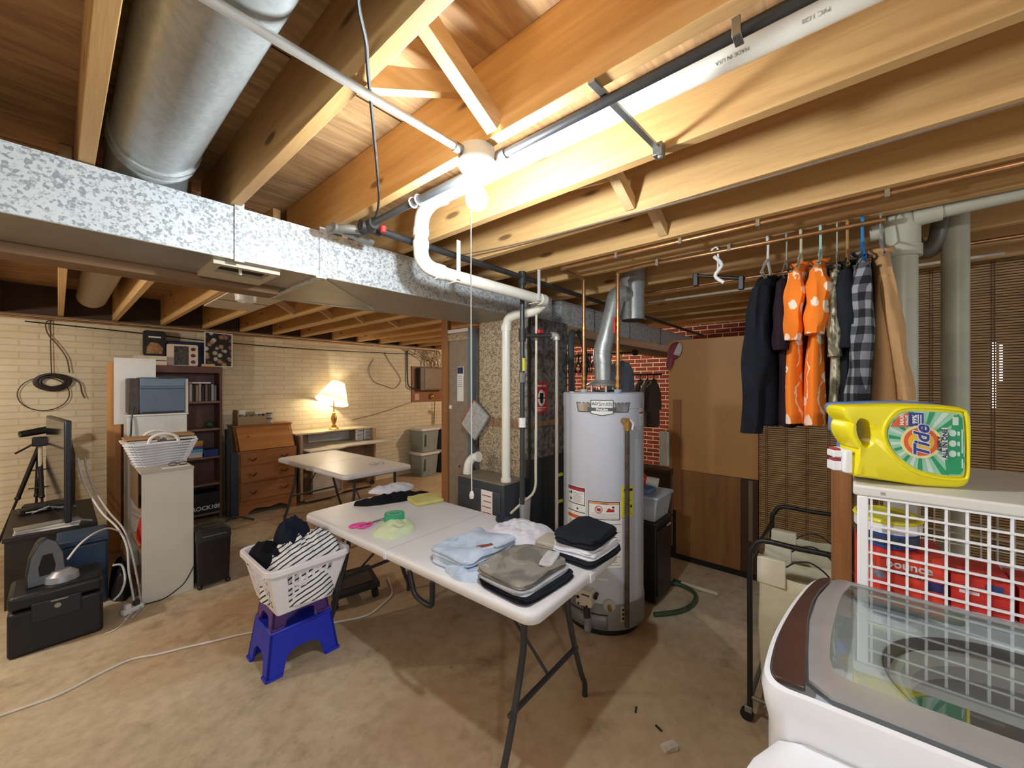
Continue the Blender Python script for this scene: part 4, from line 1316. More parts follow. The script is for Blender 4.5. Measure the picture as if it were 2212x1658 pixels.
def capdome(u, v, k=1.0):
    a, ph = 2 * PI * u, PI * (v - 0.5)
    # squashed dome seen from its side: long axis slanting down to the left
    p = Vector((-0.055 * k * max(0.0, math.cos(a)) * math.cos(ph), 0.060 * k * math.sin(a) * math.cos(ph), 0.085 * k * math.sin(ph)))
    return capc + Matrix.Rotation(R(24), 3, 'X') @ p


MB().grid(capdome, 28, 12).build('crown', mar, ht)
MB().grid(lambda u, v: capdome(0.80 + 0.16 * u, 0.40 + 0.50 * v, 1.06), 8, 8).build('front_panel', plain('#d2cac2', 0.85), ht, solid=0.003)
MB().grid(lambda u, v: Vector((3.59 - 0.03 * math.sin(PI * u), 1.262 - 0.062 * u + 0.012 * v, 1.80 - 0.125 * v * (0.55 + 0.45 * math.sin(PI * u)))), 12, 8).build('visor', mar, ht, solid=0.004)

# garments on the copper pipe, near to far along it
GX0, GX1 = 1.955, 2.445
gr = 'clothes hanging from the copper pipe'
blk = cloth('#1a1d25', 0.25)
garment('jacket', 0.305, blk, 'black long sleeved jacket, leftmost of the hanging clothes', 'jacket', 2.045, 1.945, 1.375, GX0, GX1, 0.045, 0.62, 0.062, 0.05, 1, -0.02, sl_out=0.0, sleeve_y=0.05)
garment('shirt', 0.232, cloth('#2a1c26', 0.3), 'dark plum shirt squeezed between the black jacket and the first orange shirt', 'shirt', 2.04, 1.96, 1.37, GX0 + 0.02, GX1, 0.03, 0.28, 0.05, 0.035, 2, -0.03)
garment('shirt', 0.178, M['floral'], 'orange floral shirt, left one of the two', 'shirt', 2.085, 1.985, 1.385, GX0, GX1, 0.027, 0.27, 0.062, 0.040, 3, 0.03)
garment('shirt', 0.108, M['floral'], 'orange floral shirt, right one of the two', 'shirt', 2.085, 1.985, 1.385, GX0, GX1, 0.028, 0.25, 0.066, 0.044, 4, 0.02)
garment('shirt', 0.052, M['camo'], 'camouflage shirt right of the orange floral shirts', 'shirt', 2.055, 1.965, 1.36, GX0 + 0.015, GX1, 0.02, 0.32, 0.045, 0.026, 5, 0.0)
garment('shirt', 0.018, cloth('#20242c', 0.25), 'plain black short sleeved shirt between the camouflage and plaid shirts', 'shirt', 2.06, 1.965, 1.40, GX0, GX1, 0.02, 0.29, 0.05, 0.03, 6, 0.0)
garment('shirt', -0.030, M['plaid'], 'black and grey plaid flannel shirt left of the tan coat', 'shirt', 2.09, 1.98, 1.44, GX0, GX1, 0.022, 0.52, 0.055, 0.040, 7, 0.02)
garment('coat', -0.085, cloth('#c2986a', 0.12), 'tan work coat, rightmost of the hanging clothes beside the drain stack', 'coat', 2.075, 1.96, 1.45, GX0 + 0.03, GX1 - 0.15, 0.028, 0.48, 0.052, 0.034, 8, -0.0, sl_out=-0.03, sleeve_y=-0.06)
hd = [(0.305, 'white plastic', '#e8e6e0'), (0.232, 'thin wire', '#a9aaa8'), (0.178, 'cream and green', '#d5cfb0'), (0.108, 'pale green', '#bfe0d2'), (0.052, 'bare wire', '#b9b7b0'), (0.018, 'wooden', '#b58a52'), (-0.030, 'bright blue', '#2f8fd8'), (-0.085, 'grey wire', '#9a9a98')]
owner = ['black jacket', 'dark plum shirt', 'left orange shirt', 'right orange shirt', 'camouflage shirt', 'plain black shirt', 'plaid flannel', 'tan coat']
for (y, nm, c_), ow in zip(hd, owner):
    hanger('clothes_hanger', (2.20, y, 2.248), (1, 0.02), (plain(c_, 0.4), plain(c_, 0.4)), '%s hanger holding the %s' % (nm, ow), None, 0.19, 0.13 if 'shirt' in ow and 'orange' not in ow else 0.11, 0.0055 if 'wire' not in nm else 0.003, 0.10)
sh = thing('skirt_hanger', 'empty black clip hanger with a white hook left of the hanging clothes', 'hanger', (2.20, 0.52, 2.0))
MB().tube(smoothpath([(2.20, 0.555, 2.225), (2.20, 0.54, 2.245), (2.20, 0.52, 2.235), (2.20, 0.52, 2.12)], 4), 0.005, 8).build('hook', M['white'], sh)
MB().tube([(2.20, 0.64, 2.125), (2.205, 0.40, 2.065)], 0.008, 10).build('bar', M['black'], sh)
for y, z_ in ((0.625, 2.12), (0.415, 2.068)):
    MB().box(2.188, 2.212, y - 0.012, y + 0.012, z_ - 0.055, z_ + 0.012).build('clip', M['black'], sh, bevel=0.003)
MB().tube(smoothpath([(2.195, 0.535, 2.20), (2.19, 0.50, 2.15), (2.19, 0.53, 2.10), (2.195, 0.49, 2.06)], 4), 0.009, 8).build('cord', M['white'], sh)

# ================================================================== black cabinet, bin and floor bits by the partition
bc = thing('small_cabinet', 'small black metal cabinet on the floor behind the water heater', 'cabinet', (2.86, 1.22, 0))
bmat = plain('#1d1717', 0.45)
B(2.72, 3.02, 1.035, 1.40, 0.02, 0.555).build('body', bmat, bc, bevel=0.004)
B(2.71, 3.03, 1.025, 1.41, 0.555, 0.575).build('top', bmat, bc, bevel=0.004)
B(2.74, 2.99, 1.026, 1.035, 0.06, 0.52).build('door', plain('#2b1f1d', 0.4), bc, bevel=0.003)
for x in (2.90, 2.93, 2.955):
    MB().ball((x, 1.02, 0.525), 0.009, 8).build('knob', M['steel'], bc)
cb = thing('storage_bin', 'clear plastic storage bin of clothes on the small black cabinet', 'bin', (2.87, 1.2, 0.575))
mb = MB()
mb.hexa([(2.74, 1.05, 0.578), (3.0, 1.05, 0.578), (3.0, 1.36, 0.578), (2.74, 1.36, 0.578)], [(2.725, 1.03, 0.735), (3.03, 1.03, 0.735), (3.03, 1.39, 0.735), (2.725, 1.39, 0.735)])
mb.build('tub', glassy('bin_plastic', H('#d5dae0'), 0.6, 0.2), cb, bevel=0.008)
B(2.715, 3.04, 1.02, 1.40, 0.735, 0.757).build('lid', plain('#aeb9c6', 0.3), cb, bevel=0.006)
B(2.76, 2.9, 1.10, 1.30, 0.758, 0.79).build('blue_panel', plain('#5f7fa8', 0.35), cb, bevel=0.01)
single(softslab((2.865, 1.20, 0.582), 0.22, 0.27, 0.10, 0, seed=4), 'folded_clothes', cloth('#c8c8c8', 0.5), 'pale folded clothes inside the clear plastic bin on the black cabinet', 'clothing')
rb = thing('red_bottle', 'red bottle with a white cap lying on the clear plastic bin', 'bottle', (2.86, 1.16, 0.79))
MB().tube([(2.83, 1.26, 0.855), (2.845, 1.19, 0.845), (2.855, 1.155, 0.838)], [0.052, 0.052, 0.03], 20).build('body', M['red_plastic'], rb)
MB().tube([(2.855, 1.16, 0.838), (2.875, 1.075, 0.825)], [0.031, 0.036], 20).build('cap', M['white'], rb)
hs = MB().tube(smoothpath([(2.60, 1.00, 0.016), (2.75, 0.885, 0.016), (2.90, 0.845, 0.016), (3.03, 0.862, 0.016), (3.10, 0.93, 0.016), (3.11, 1.03, 0.016), (3.05, 1.15, 0.016)], 6), 0.015, 10)
single(hs, 'garden_hose', plain('#3e5a3c', 0.45, 0, 0.3), 'dark green garden hose looped on the floor by the black cabinet', 'hose')
pst = thing('pvc_stick', 'white plastic pipe lying on the floor in front of the partition', 'pipe', (3.15, 0.9, 0))
MB().tube([(3.155, 0.745, 0.015), (3.15, 1.00, 0.015)], 0.014, 14).build('pipe', plain('#d9d0bd', 0.4), pst)
MB().tube([(3.15, 1.0, 0.015), (3.15, 1.06, 0.015)], 0.0145, 14).build('grey_end', M['darksteel'], pst)
fb = MB(rotz(R(-35), (1.70, 0.59, 0)))
fb.hexa([(-0.032, -0.02, 0.0), (0.032, -0.02, 0.0), (0.032, 0.02, 0.0), (-0.032, 0.02, 0.0)], [(-0.03, -0.018, 0.016), (0.033, -0.02, 0.03), (0.03, 0.018, 0.026), (-0.03, 0.02, 0.012)])
single(fb, 'concrete_chip', plain('#c3b6a6', 0.9, 0, 0.3, 40), 'broken pale chip of masonry on the floor in front of the washer', 'rubble', bevel=0.003)
for k, (x, y, a) in enumerate(((1.80, 0.78, 0.3), (1.77, 0.66, 1.2))):
    single(MB(rotz(a, (x, y, 0))).box(-0.018, 0.018, -0.004, 0.004, 0, 0.005), 'wood_splinter', M['ink'], ('farther' if k == 0 else 'nearer') + ' dark splinter on the floor near the pale masonry chip', 'debris')

# ================================================================== laundry shelf
su = thing('laundry_shelf', 'white wire grid laundry shelf with a white board top behind the washer', 'shelf', (1.78, -0.4, 0))
B(1.497, 2.05, -0.85, 0.0, 1.232, 1.262).build('board', plain('#dcd9d3', 0.4, 0, 0.03), su, bevel=0.006)
B(1.4955, 1.498, -0.067, -0.058, 1.243, 1.25).build('clip_mark', M['inkgray'], su)
mb = MB()
for k in range(24):
    y = -0.039 - 0.0358 * k
    mb.box(1.501, 1.507, y - 0.0028, y + 0.0028, 0.955, 1.232)
for k in range(8):
    z = 0.960 + 0.0385 * k
    mb.box(1.498, 1.504, -0.85, -0.012, z - 0.0026, z + 0.0026)
mb.build('front_grid', M['plastic_white'], su, smooth=False)
mb = MB()
for k in range(24):
    y = -0.039 - 0.0358 * k
    mb.box(2.03, 2.034, y - 0.002, y + 0.002, 0.955, 1.232)
for k in range(8):
    z = 0.960 + 0.0385 * k
    mb.box(2.028, 2.032, -0.85, -0.012, z - 0.002, z + 0.002)
mb.build('rear_grid', plain('#cfcabb', 0.45), su, smooth=False)
B(1.495, 2.04, -0.85, -0.005, 0.940, 0.956).build('lower_board', M['plastic_white'], su, smooth=False)
for x, y in ((1.51, -0.022), (2.03, -0.022), (1.51, -0.84), (2.03, -0.84)):
    B(x - 0.0145, x + 0.012, y - 0.011, y + 0.013, 0, 1.232).build('leg', M['plastic_white'], su, bevel=0.003)
single(B(1.90, 1.955, 0.003, 0.062, 0, 1.30), 'wooden_post', M['post'], 'short brown wooden post between the white shelf and the laundry sorter', 'post', smooth=False, bevel=0.002)

# detergent bottle
br = Vector((0.4225, -0.9064, 0))
bo = Vector((1.512, -0.010, 1.262))
FB = frame(bo, br, (0, 0, 1))        # local x along the bottle, y up, +z towards the room
yel = plain('#f2e21c', 0.32, 0, 0.02)


def sp2(pts, k=3):
    return [(p.x, p.y) for p in smoothpath([(x, y, 0) for x, y in pts], k, True)]


tb = thing('detergent_bottle', 'big yellow laundry detergent jug lying on its side on the white shelf', 'bottle', bo + br * 0.13 - Vector((0, 0, 0)))
outline = sp2([(-0.033, 0.223), (0.03, 0.228), (0.072, 0.231), (0.154, 0.232), (0.235, 0.226), (0.258, 0.215), (0.266, 0.190), (0.267, 0.13), (0.265, 0.06), (0.262, 0.020), (0.244, 0.003), (0.20, 0.0), (0.15, 0.001), (0.10, 0.007), (0.03, 0.015), (0.0, 0.019), (0.0, 0.045), (0.001, 0.078), (0.010, 0.090), (-0.003, 0.104), (-0.018, 0.130), (-0.024, 0.155), (-0.020, 0.175), (-0.010, 0.188), (-0.031, 0.194)], 3)
hole = sp2([(0.0165 + (x - 0.0165) * 1.3, 0.148 + (y - 0.148) * 1.15) for x, y in [(0.012, 0.182), (0.026, 0.172), (0.031, 0.148), (0.029, 0.125), (0.020, 0.114), (0.009, 0.128), (0.003, 0.150), (0.004, 0.172)]], 3)


def ringmesh(outer, inner, prof, Mx):
    """jug body with a hole: outline and hole stitched by radial sampling round the hole centre"""
    n = 72
    hc_ = (sum(p[0] for p in inner) / len(inner), sum(p[1] for p in inner) / len(inner))

    def hit(poly, a):
        d = (math.cos(a), math.sin(a))
        best = None
        for (x0, y0), (x1, y1) in zip(poly, poly[1:] + poly[:1]):
            ex, ey = x1 - x0, y1 - y0
            den = d[0] * ey - d[1] * ex
            if abs(den) < 1e-12:
                continue
            t = ((x0 - hc_[0]) * ey - (y0 - hc_[1]) * ex) / den
            u = ((x0 - hc_[0]) * d[1] - (y0 - hc_[1]) * d[0]) / den
            if t > 0 and -1e-6 <= u <= 1 + 1e-6:
                best = t if best is None or t > best else best
        return best or 0.01
    angs = sorted(set([2 * PI * k / n for k in range(n)] + [math.atan2(p[1] - hc_[1], p[0] - hc_[0]) % (2 * PI) for p in outer]))
    ro = [hit(outer, a) for a in angs]
    ri = [hit(inner, a) for a in angs]
    rings = []
    for f, z in prof:
        rings.append([(hc_[0] + (a_i + (a_o - a_i) * f) * math.cos(a), hc_[1] + (a_i + (a_o - a_i) * f) * math.sin(a), z) for a, a_o, a_i in zip(angs, ro, ri)])
    rings.append(rings[0])
    return MB(Mx).loft(rings, False)


prof = [(0.0, -0.052), (0.0, -0.008), (0.06, 0.0), (0.5, 0.004), (0.9, 0.0), (0.965, -0.006), (0.995, -0.018), (1.0, -0.030), (1.0, -0.075), (0.97, -0.095), (0.9, -0.103), (0.5, -0.105), (0.06, -0.10), (0.0, -0.09), (0.0, -0.052)]
ringmesh(outline, hole, prof[:-1], FB).build('jug', yel, tb)
# raised panel edge round the label
lab_pts = [(0.113, 0.211), (0.088, 0.196), (0.073, 0.170), (0.069, 0.142), (0.078, 0.110), (0.098, 0.080), (0.134, 0.052), (0.174, 0.041), (0.203, 0.038), (0.230, 0.040), (0.238, 0.052), (0.239, 0.10), (0.238, 0.151), (0.235, 0.196), (0.226, 0.207), (0.17, 0.212)]
lab_o = sp2(lab_pts, 4)
cxl = (0.158, 0.128)
edge = [FB @ Vector((cxl[0] + (x - cxl[0]) * 1.10, cxl[1] + (y - cxl[1]) * 1.12, 0.003)) for x, y in lab_o]
MB().tube(edge, 0.004, 8, True).build('panel_ridge', yel, tb)
lb = MB(FB).prism(lab_o, 0.0, 0.0055).build('label', plain('#9fd3b4', 0.4), tb, smooth=False)
green, pale = plain('#1f9a62', 0.4), plain('#cfe6d6', 0.4)


def clip_in(poly, x, y):
    ins = False
    for (x0, y0), (x1, y1) in zip(poly, poly[1:] + poly[:1]):
        if (y0 > y) != (y1 > y) and x < (x1 - x0) * (y - y0) / (y1 - y0) + x0:
            ins = not ins
    return ins


def ray_len(a, c=(0.143, 0.128)):
    t = 0.02
    while clip_in(lab_o, c[0] + t * math.cos(a), c[1] + t * math.sin(a)) and t < 0.2:
        t += 0.001
    return t - 0.002


mg, mp_ = MB(FB), MB(FB)
for k in range(22):
    a0 = 2 * PI * k / 22 + 0.05
    a1 = a0 + 2 * PI / 22 * 0.5
    m_ = mg if k % 2 == 0 else mp_
    L0, L1 = ray_len(a0), ray_len(a1)
    c0 = Vector((0.143, 0.128))
    rr = 0.046
    m_.add([(c0.x + rr * math.cos(a0), c0.y + rr * math.sin(a0), 0.0061), (c0.x + L0 * math.cos(a0), c0.y + L0 * math.sin(a0), 0.0061), (c0.x + L1 * math.cos(a1), c0.y + L1 * math.sin(a1), 0.0061), (c0.x + rr * math.cos(a1), c0.y + rr * math.sin(a1), 0.0061)], [(0, 1, 2, 3)])
mg.build('print', green, lb, smooth=False)
mp_.build('print', pale, lb, smooth=False)
MB(FB).prism([(0.200, 0.042), (0.229, 0.043), (0.235, 0.054), (0.236, 0.15), (0.233, 0.195), (0.216, 0.204), (0.209, 0.16), (0.196, 0.15), (0.196, 0.082)], 0.0062, 0.0066).build('print', green, lb, smooth=False)
MB(FB).prism([(0.074, 0.168), (0.090, 0.194), (0.113, 0.208), (0.115, 0.208), (0.115, 0.168)], 0.0062, 0.0067).build('print', plain('#e8642a', 0.4), lb, smooth=False)
MB(FB).prism([(0.1155, 0.169), (0.1155, 0.208), (0.149, 0.208), (0.149, 0.173)], 0.0062, 0.0067).build('print', plain('#2b3f8f', 0.4), lb, smooth=False)
for rx, ry, m_, zz in ((0.046, 0.046, plain('#f3e9a0', 0.4), 0.0070), (0.039, 0.039, plain('#e9602c', 0.4), 0.0074), (0.029, 0.028, plain('#f6c233', 0.4), 0.0078)):
    MB(FB).prism([(0.143 + rx * math.cos(a), 0.128 + ry * math.sin(a)) for a in [2 * PI * k / 36 for k in range(36)]], 0.0060, zz).build('print', m_, lb, smooth=False)


def lt(s, size, u, v, mat, z=0.0085, **kw):
    return text(s, size, frame(FB @ Vector((u, v, z)), Vector((0, 0, 1)), -br), mat, 'print', lb, **kw)


lt('Tide', 0.049, 0.1445, 0.129, M['white'], 0.0079, bold=0.0032, shear=0.28)
lt('Tide', 0.049, 0.1445, 0.129, plain('#26398c', 0.4), 0.0085, bold=0.0012, shear=0.28)
MB(FB).box(0.1885, 0.2010, 0.082, 0.168, 0.0066, 0.0070).build('print', M['white'], lb, smooth=False)
lt('SIMPLY', 0.0125, 0.1835, 0.125, plain('#202a4a', 0.4), bold=0.0003)
lt('ALL IN ONE', 0.0150, 0.1945, 0.125, plain('#202a4a', 0.4), bold=0.0004)
lt('MAX', 0.013, 0.099, 0.187, M['white'], bold=0.0004)
lt('VALUE', 0.0095, 0.110, 0.187, M['white'], bold=0.0003)
lt('99%', 0.0145, 0.128, 0.190, M['white'], bold=0.0004)
for k in range(2):
    MB(FB).box(0.1355 + 0.006 * k, 0.138 + 0.006 * k, 0.178, 0.203, 0.0067, 0.0071).build('print', M['white'], lb, smooth=False)
for k in range(3):
    MB(FB).prism([(0.212 + 0.008 * math.cos(a), 0.098 + 0.028 * k + 0.009 * math.sin(a)) for a in [2 * PI * q / 20 for q in range(20)]], 0.0066, 0.0073).build('print', pale, lb, smooth=False)
    MB(FB).box(0.2225, 0.2275, 0.092 + 0.028 * k, 0.103 + 0.028 * k, 0.0066, 0.0072).build('print', pale, lb, smooth=False)
MB(FB).box(0.2315, 0.2345, 0.06, 0.085, 0.0066, 0.0071).box(0.2315, 0.234, 0.10, 0.165, 0.0066, 0.0071).box(0.212, 0.2245, 0.176, 0.198, 0.0066, 0.0071).build('print', pale, lb, smooth=False)
# spout with its dispensing cap
MB(FB).box(-0.004, 0.004, 0.020, 0.078, -0.085, -0.018).build('neck', yel, tb, bevel=0.006)
MB(FB).box(-0.024, -0.004, 0.026, 0.094, -0.09, -0.014).build('cap', M['plastic_white'], tb, bevel=0.004)
for v0, v1, v2 in ((0.030, 0.057, 0.064), (0.070, 0.089, 0.096)):
    kn = MB(FB).box(-0.046, -0.024, v0, v1, -0.07, -0.03).build('tap', M['plastic_white'], tb, bevel=0.002)
    MB(FB).box(-0.043, -0.026, v1, v2, -0.065, -0.035).build('red_tip', plain('#a8343a', 0.4), kn, bevel=0.002)
bo2 = bo + br * 0.035
bb = thing('detergent_bottle', 'pale blue bottle lying right behind the yellow detergent jug', 'bottle', bo + br * 0.13 - Vector((0, 0, 0)) + Vector((0.12, 0.05, 0)))
FB2 = frame(bo2 + Vector((0.108, 0.05, 0)), br, (0, 0, 1))
pr2 = [(0.10, -0.001), (0.85, 0.0), (0.97, -0.008), (1.0, -0.02), (1.0, -0.06), (0.9, -0.075), (0.10, -0.075)]
ringmesh([(x * 0.98 - 0.004, max(0.0, y * 1.012)) for x, y in outline], hole, pr2, FB2).build('jug', plain('#6d8fd6', 0.3), bb)

# things on the lower board, behind the grid
pt = thing('laundry_pods_tub', 'oval tub with a yellow and white lid standing on the red box behind the grid', 'tub', (1.66, -0.08, 1.076))
oval = lambda a, b: [(1.655 + a * math.cos(t), -0.078 + b * math.sin(t)) for t in [2 * PI * k / 32 for k in range(32)]]
MB().prism(oval(0.085, 0.068), 1.076, 1.118).build('tub', plain('#2356b4', 0.35), pt)
MB().prism(oval(0.087, 0.0705), 1.084, 1.110).build('label_band', plain('#3d4a66', 0.5, 0, 0.7, 60), pt)
MB().prism(oval(0.092, 0.076), 1.118, 1.148).build('lid', M['plastic_white'], pt)
MB().tube([(x, y, 1.150) for x, y in oval(0.089, 0.072)], 0.007, 8, True).build('lid_rim', M['yellow'], pt)
MB().prism(oval(0.086, 0.070), 1.144, 1.149).build('lid_top', plain('#d8d05a', 0.4), pt)
bx = thing('dryer_sheet_box', 'orange red dryer sheet box reading bounce at the left end behind the grid', 'box', (1.64, -0.095, 0.957))
B(1.56, 1.735, -0.188, -0.004, 0.957, 1.074).build('carton', plain('#e8452f', 0.45), bx, smooth=False)
B(1.5585, 1.5605, -0.155, -0.075, 1.010, 1.022).build('band', plain('#27325c', 0.5), bx, smooth=False)
B(1.5585, 1.5605, -0.185, -0.15, 0.985, 1.010).build('band', plain('#33306b', 0.5), bx, smooth=False)
text('bounce', 0.030, frame((1.5585, -0.118, 1.038), (0, -1, 0), (0, 0, 1)), M['white'], 'print', bx, bold=0.0008, sx=1.05)
text('MEGASHEETS', 0.0105, frame((1.5575, -0.115, 1.016), (0, -1, 0), (0, 0, 1)), M['white'], 'print', bx, bold=0.0002)
MB(frame((1.5597, -0.028, 1.02), (0, -1, 0), (0, 0, 1))).prism([(0.018 * math.cos(t) * (1 + 0.2 * math.sin(3 * t)), 0.026 * math.sin(t)) for t in [2 * PI * k / 18 for k in range(18)]], 0, 0.001).build('picture', plain('#b78a5e', 0.6, 0, 0.4, 60), bx, smooth=False)
MB(frame((1.5597, -0.058, 1.0), (0, -1, 0), (0, 0, 1))).prism([(0.014 * math.cos(t), 0.012 * math.sin(t)) for t in [2 * PI * k / 18 for k in range(18)]], 0, 0.001).build('picture', plain('#8f9aa8', 0.6, 0, 0.4, 60), bx, smooth=False)
for k in range(3):
    y0 = -0.198 - 0.115 * k
    ob_ = thing('red_carton', ('first', 'second', 'third')[k] + ' plain red carton right of the dryer sheet box behind the grid', 'box', (1.64, y0 - 0.052, 0.957))
    B(1.565, 1.72, y0 - 0.108, y0, 0.957, 1.045 - 0.004 * k).build('carton', plain('#d8352c', 0.45), ob_, smooth=False)
    B(1.5635, 1.566, y0 - 0.05, y0 - 0.015, 1.0, 1.008).build('print', M['white'], ob_, smooth=False)
    B(1.5635, 1.566, y0 - 0.09, y0 - 0.06, 1.015, 1.035).build('print', plain('#7d6a62', 0.5) if k else plain('#31508f', 0.5), ob_, smooth=False)

# ================================================================== washing machine
wm = thing('washing_machine', 'white top loading washing machine with a glass lid at lower right', 'washing machine', (1.2, -0.25, 0))
YR = -0.66
curve = smoothpath([(1.470, -0.02, 0), (1.468, 0.020, 0), (1.455, 0.052, 0), (1.406, 0.084, 0), (1.246, 0.112, 0), (1.075, 0.128, 0), (0.960, 0.129, 0), (0.905, 0.122, 0), (0.882, 0.098, 0), (0.884, 0.04, 0), (0.892, -0.197, 0)], 5)
outer = [(1.470, YR)] + [(p.x, p.y) for p in curve] + [(0.905, YR)]


def grow(poly, d):
    cx, cy = 1.18, -0.27
    return [(cx + (x - cx) * (1 + d / 0.3), cy + (y - cy) * (1 + d / 0.38)) for x, y in poly]


def ring3(poly, z):
    return [(x, y, z) for x, y in poly]


enamel = plain('#eef0f6', 0.22, 0, 0.02)
# front bulge with its pressed panel
fp_ = [(0.885, YR), (0.885, 0.085), (0.870, 0.112), (0.80, 0.140), (0.72, 0.155), (0.66, 0.150), (0.62, 0.10), (0.61, 0.0), (0.60, YR)]
MB().loft([ring3(fp_, 0.02), ring3(fp_, 0.865), ring3([(x * 0.985 + 0.013, y - 0.008 if y > 0 else y) for x, y in fp_], 0.893), ring3([(x * 0.95 + 0.041, y - 0.025 if y > 0 else y) for x, y in fp_], 0.902)], True).build('front_panel', enamel, wm)
MB().tube(smoothpath([(0.845, YR, 0.9035), (0.838, -0.10, 0.9035), (0.825, 0.010, 0.9035), (0.795, 0.035, 0.9035), (0.68, 0.045, 0.9035)], 5), 0.003, 6).build('pressed_edge', plain('#d4d6de', 0.3), wm)
# top: dark strip, silver frame, glass
top_z = 0.988
strip = [(p.x, p.y - 0.004) for p in curve if 0.89 < p.x < 1.462 and p.y > 0.09 or (p.x > 1.38 and p.y > 0.046)] + [(0.897, 0.066), (0.95, 0.068), (1.05, 0.074), (1.162, 0.079), (1.26, 0.077), (1.348, 0.066), (1.42, 0.050)]
MB().prism(strip, top_z - 0.004, top_z + 0.007).build('dark_trim', plain('#4c3a34', 0.25, 0.1), wm, bevel=0.003)
edge_i = [(1.433, 0.004), (1.36, 0.020), (1.29, 0.028), (1.109, 0.037), (1.02, 0.036), (0.976, 0.028), (0.965, 0.0), (0.972, -0.197), (0.985, YR + 0.04), (1.433, YR + 0.04)]
edge_o = [(1.458, 0.036), (1.40, 0.052), (1.30, 0.070), (1.162, 0.077), (1.02, 0.070), (0.93, 0.063), (0.905, 0.03), (0.910, -0.197), (0.922, YR), (1.458, YR)]
n_ = len(edge_i)
vs = [(x, y, top_z + 0.002) for x, y in edge_o] + [(x, y, top_z + 0.014) for x, y in edge_i] + [(x, y, top_z + 0.010) for x, y in edge_i] + [(x, y, top_z - 0.002) for x, y in edge_o]
mid = [((a + c) / 2, (b + d) / 2, top_z + 0.012) for (a, b), (c, d) in zip(edge_o, edge_i)]
rings = [ring3(edge_o, top_z - 0.002), ring3(edge_o, top_z + 0.004), mid, ring3(edge_i, top_z + 0.010), ring3(edge_i, top_z + 0.002)]
MB().loft([r for r in rings], False).build('lid_frame', plain('#b9b8b8', 0.3, 0.4), wm)
g = NT('tinted_lid_glass')
nt = g.t
tr0 = nt.nodes.new('ShaderNodeBsdfTransparent')
tr0.inputs[0].default_value = (0.83, 0.88, 0.86, 1)
gl0 = nt.nodes.new('ShaderNodeBsdfGlossy')
gl0.inputs['Roughness'].default_value = 0.02
gl0.inputs['Color'].default_value = (0.9, 0.95, 0.95, 1)
mx = nt.nodes.new('ShaderNodeMixShader')
mx.inputs[0].default_value = 0.26
nt.links.new(tr0.outputs[0], mx.inputs[1])
nt.links.new(gl0.outputs[0], mx.inputs[2])
nt.links.new(mx.outputs[0], nt.nodes['Material Output'].inputs[0])
gi = MB().add([(x, y, top_z + 0.008) for x, y in edge_i], [tuple(range(n_))]).build('lid_glass', g.m, wm, smooth=False)
if gi.data.polygons[0].normal.z < 0:
    gi.data.flip_normals()
# interior: deck, tub ring, balance ring, basket
deck = MB()
cx, cy, r0 = 1.215, -0.285, 0.235
N = 64


def edge_r(a):
    t = 0.05
    while clip_in(outer, cx + t * math.cos(a), cy + t * math.sin(a)) and t < 0.7:
        t += 0.004
    return t


ro = [(cx + edge_r(2 * PI * k / N) * math.cos(2 * PI * k / N), cy + edge_r(2 * PI * k / N) * math.sin(2 * PI * k / N)) for k in range(N)]
ri = lambda r: [(cx + r * math.cos(2 * PI * k / N), cy + r * math.sin(2 * PI * k / N)) for k in range(N)]
outg = grow(outer, 0.0)
shell = [ring3(grow(outer, -0.02), 0.02), ring3(outg, 0.04), ring3(outg, 0.90), ring3(grow(outer, 0.006), 0.93), ring3(grow(outer, 0.010), 0.965), ring3(grow(outer, 0.006), 0.984), ring3(grow(outer, -0.002), 0.988)]
MB().loft(shell, False).build('body', enamel, wm)
MB().loft([ring3(ro, 0.986), ring3([(cx + (x - cx) * 0.96, cy + (y - cy) * 0.96) for x, y in ro], 0.975), ring3(ri(r0 + 0.035), 0.952), ring3(ri(r0 + 0.01), 0.940), ring3(ri(r0), 0.925)], False).build('tub_deck', plain('#e6eaf2', 0.25, 0, 0.02), wm)
MB().loft([ring3(ri(r0 - 0.002), 0.930), ring3(ri(r0 - 0.008), 0.915), ring3(ri(r0 - 0.008), 0.88)], False).build('seal_gap', plain('#4a4a4a', 0.5), wm)
MB().loft([ring3(ri(r0 - 0.004), 0.89), ring3(ri(r0 - 0.012), 0.905), ring3(ri(r0 - 0.03), 0.905), ring3(ri(r0 - 0.045), 0.89), ring3(ri(r0 - 0.045), 0.85)], False).build('balance_ring', plain('#b9b8b2', 0.35), wm)
MB().loft([ring3(ri(r0 - 0.042), 0.86), ring3(ri(r0 - 0.04), 0.45), ring3(ri(0.12), 0.43), ring3(ri(0.02), 0.44)], True).build('drum', plain('#8f9090', 0.3, 0.7), wm)
MB().prism(rrect(1.375, 1.425, -0.20, 0.0, 0.022), 0.985, 0.9935).build('dispenser', plain('#8d9488', 0.4), wm)

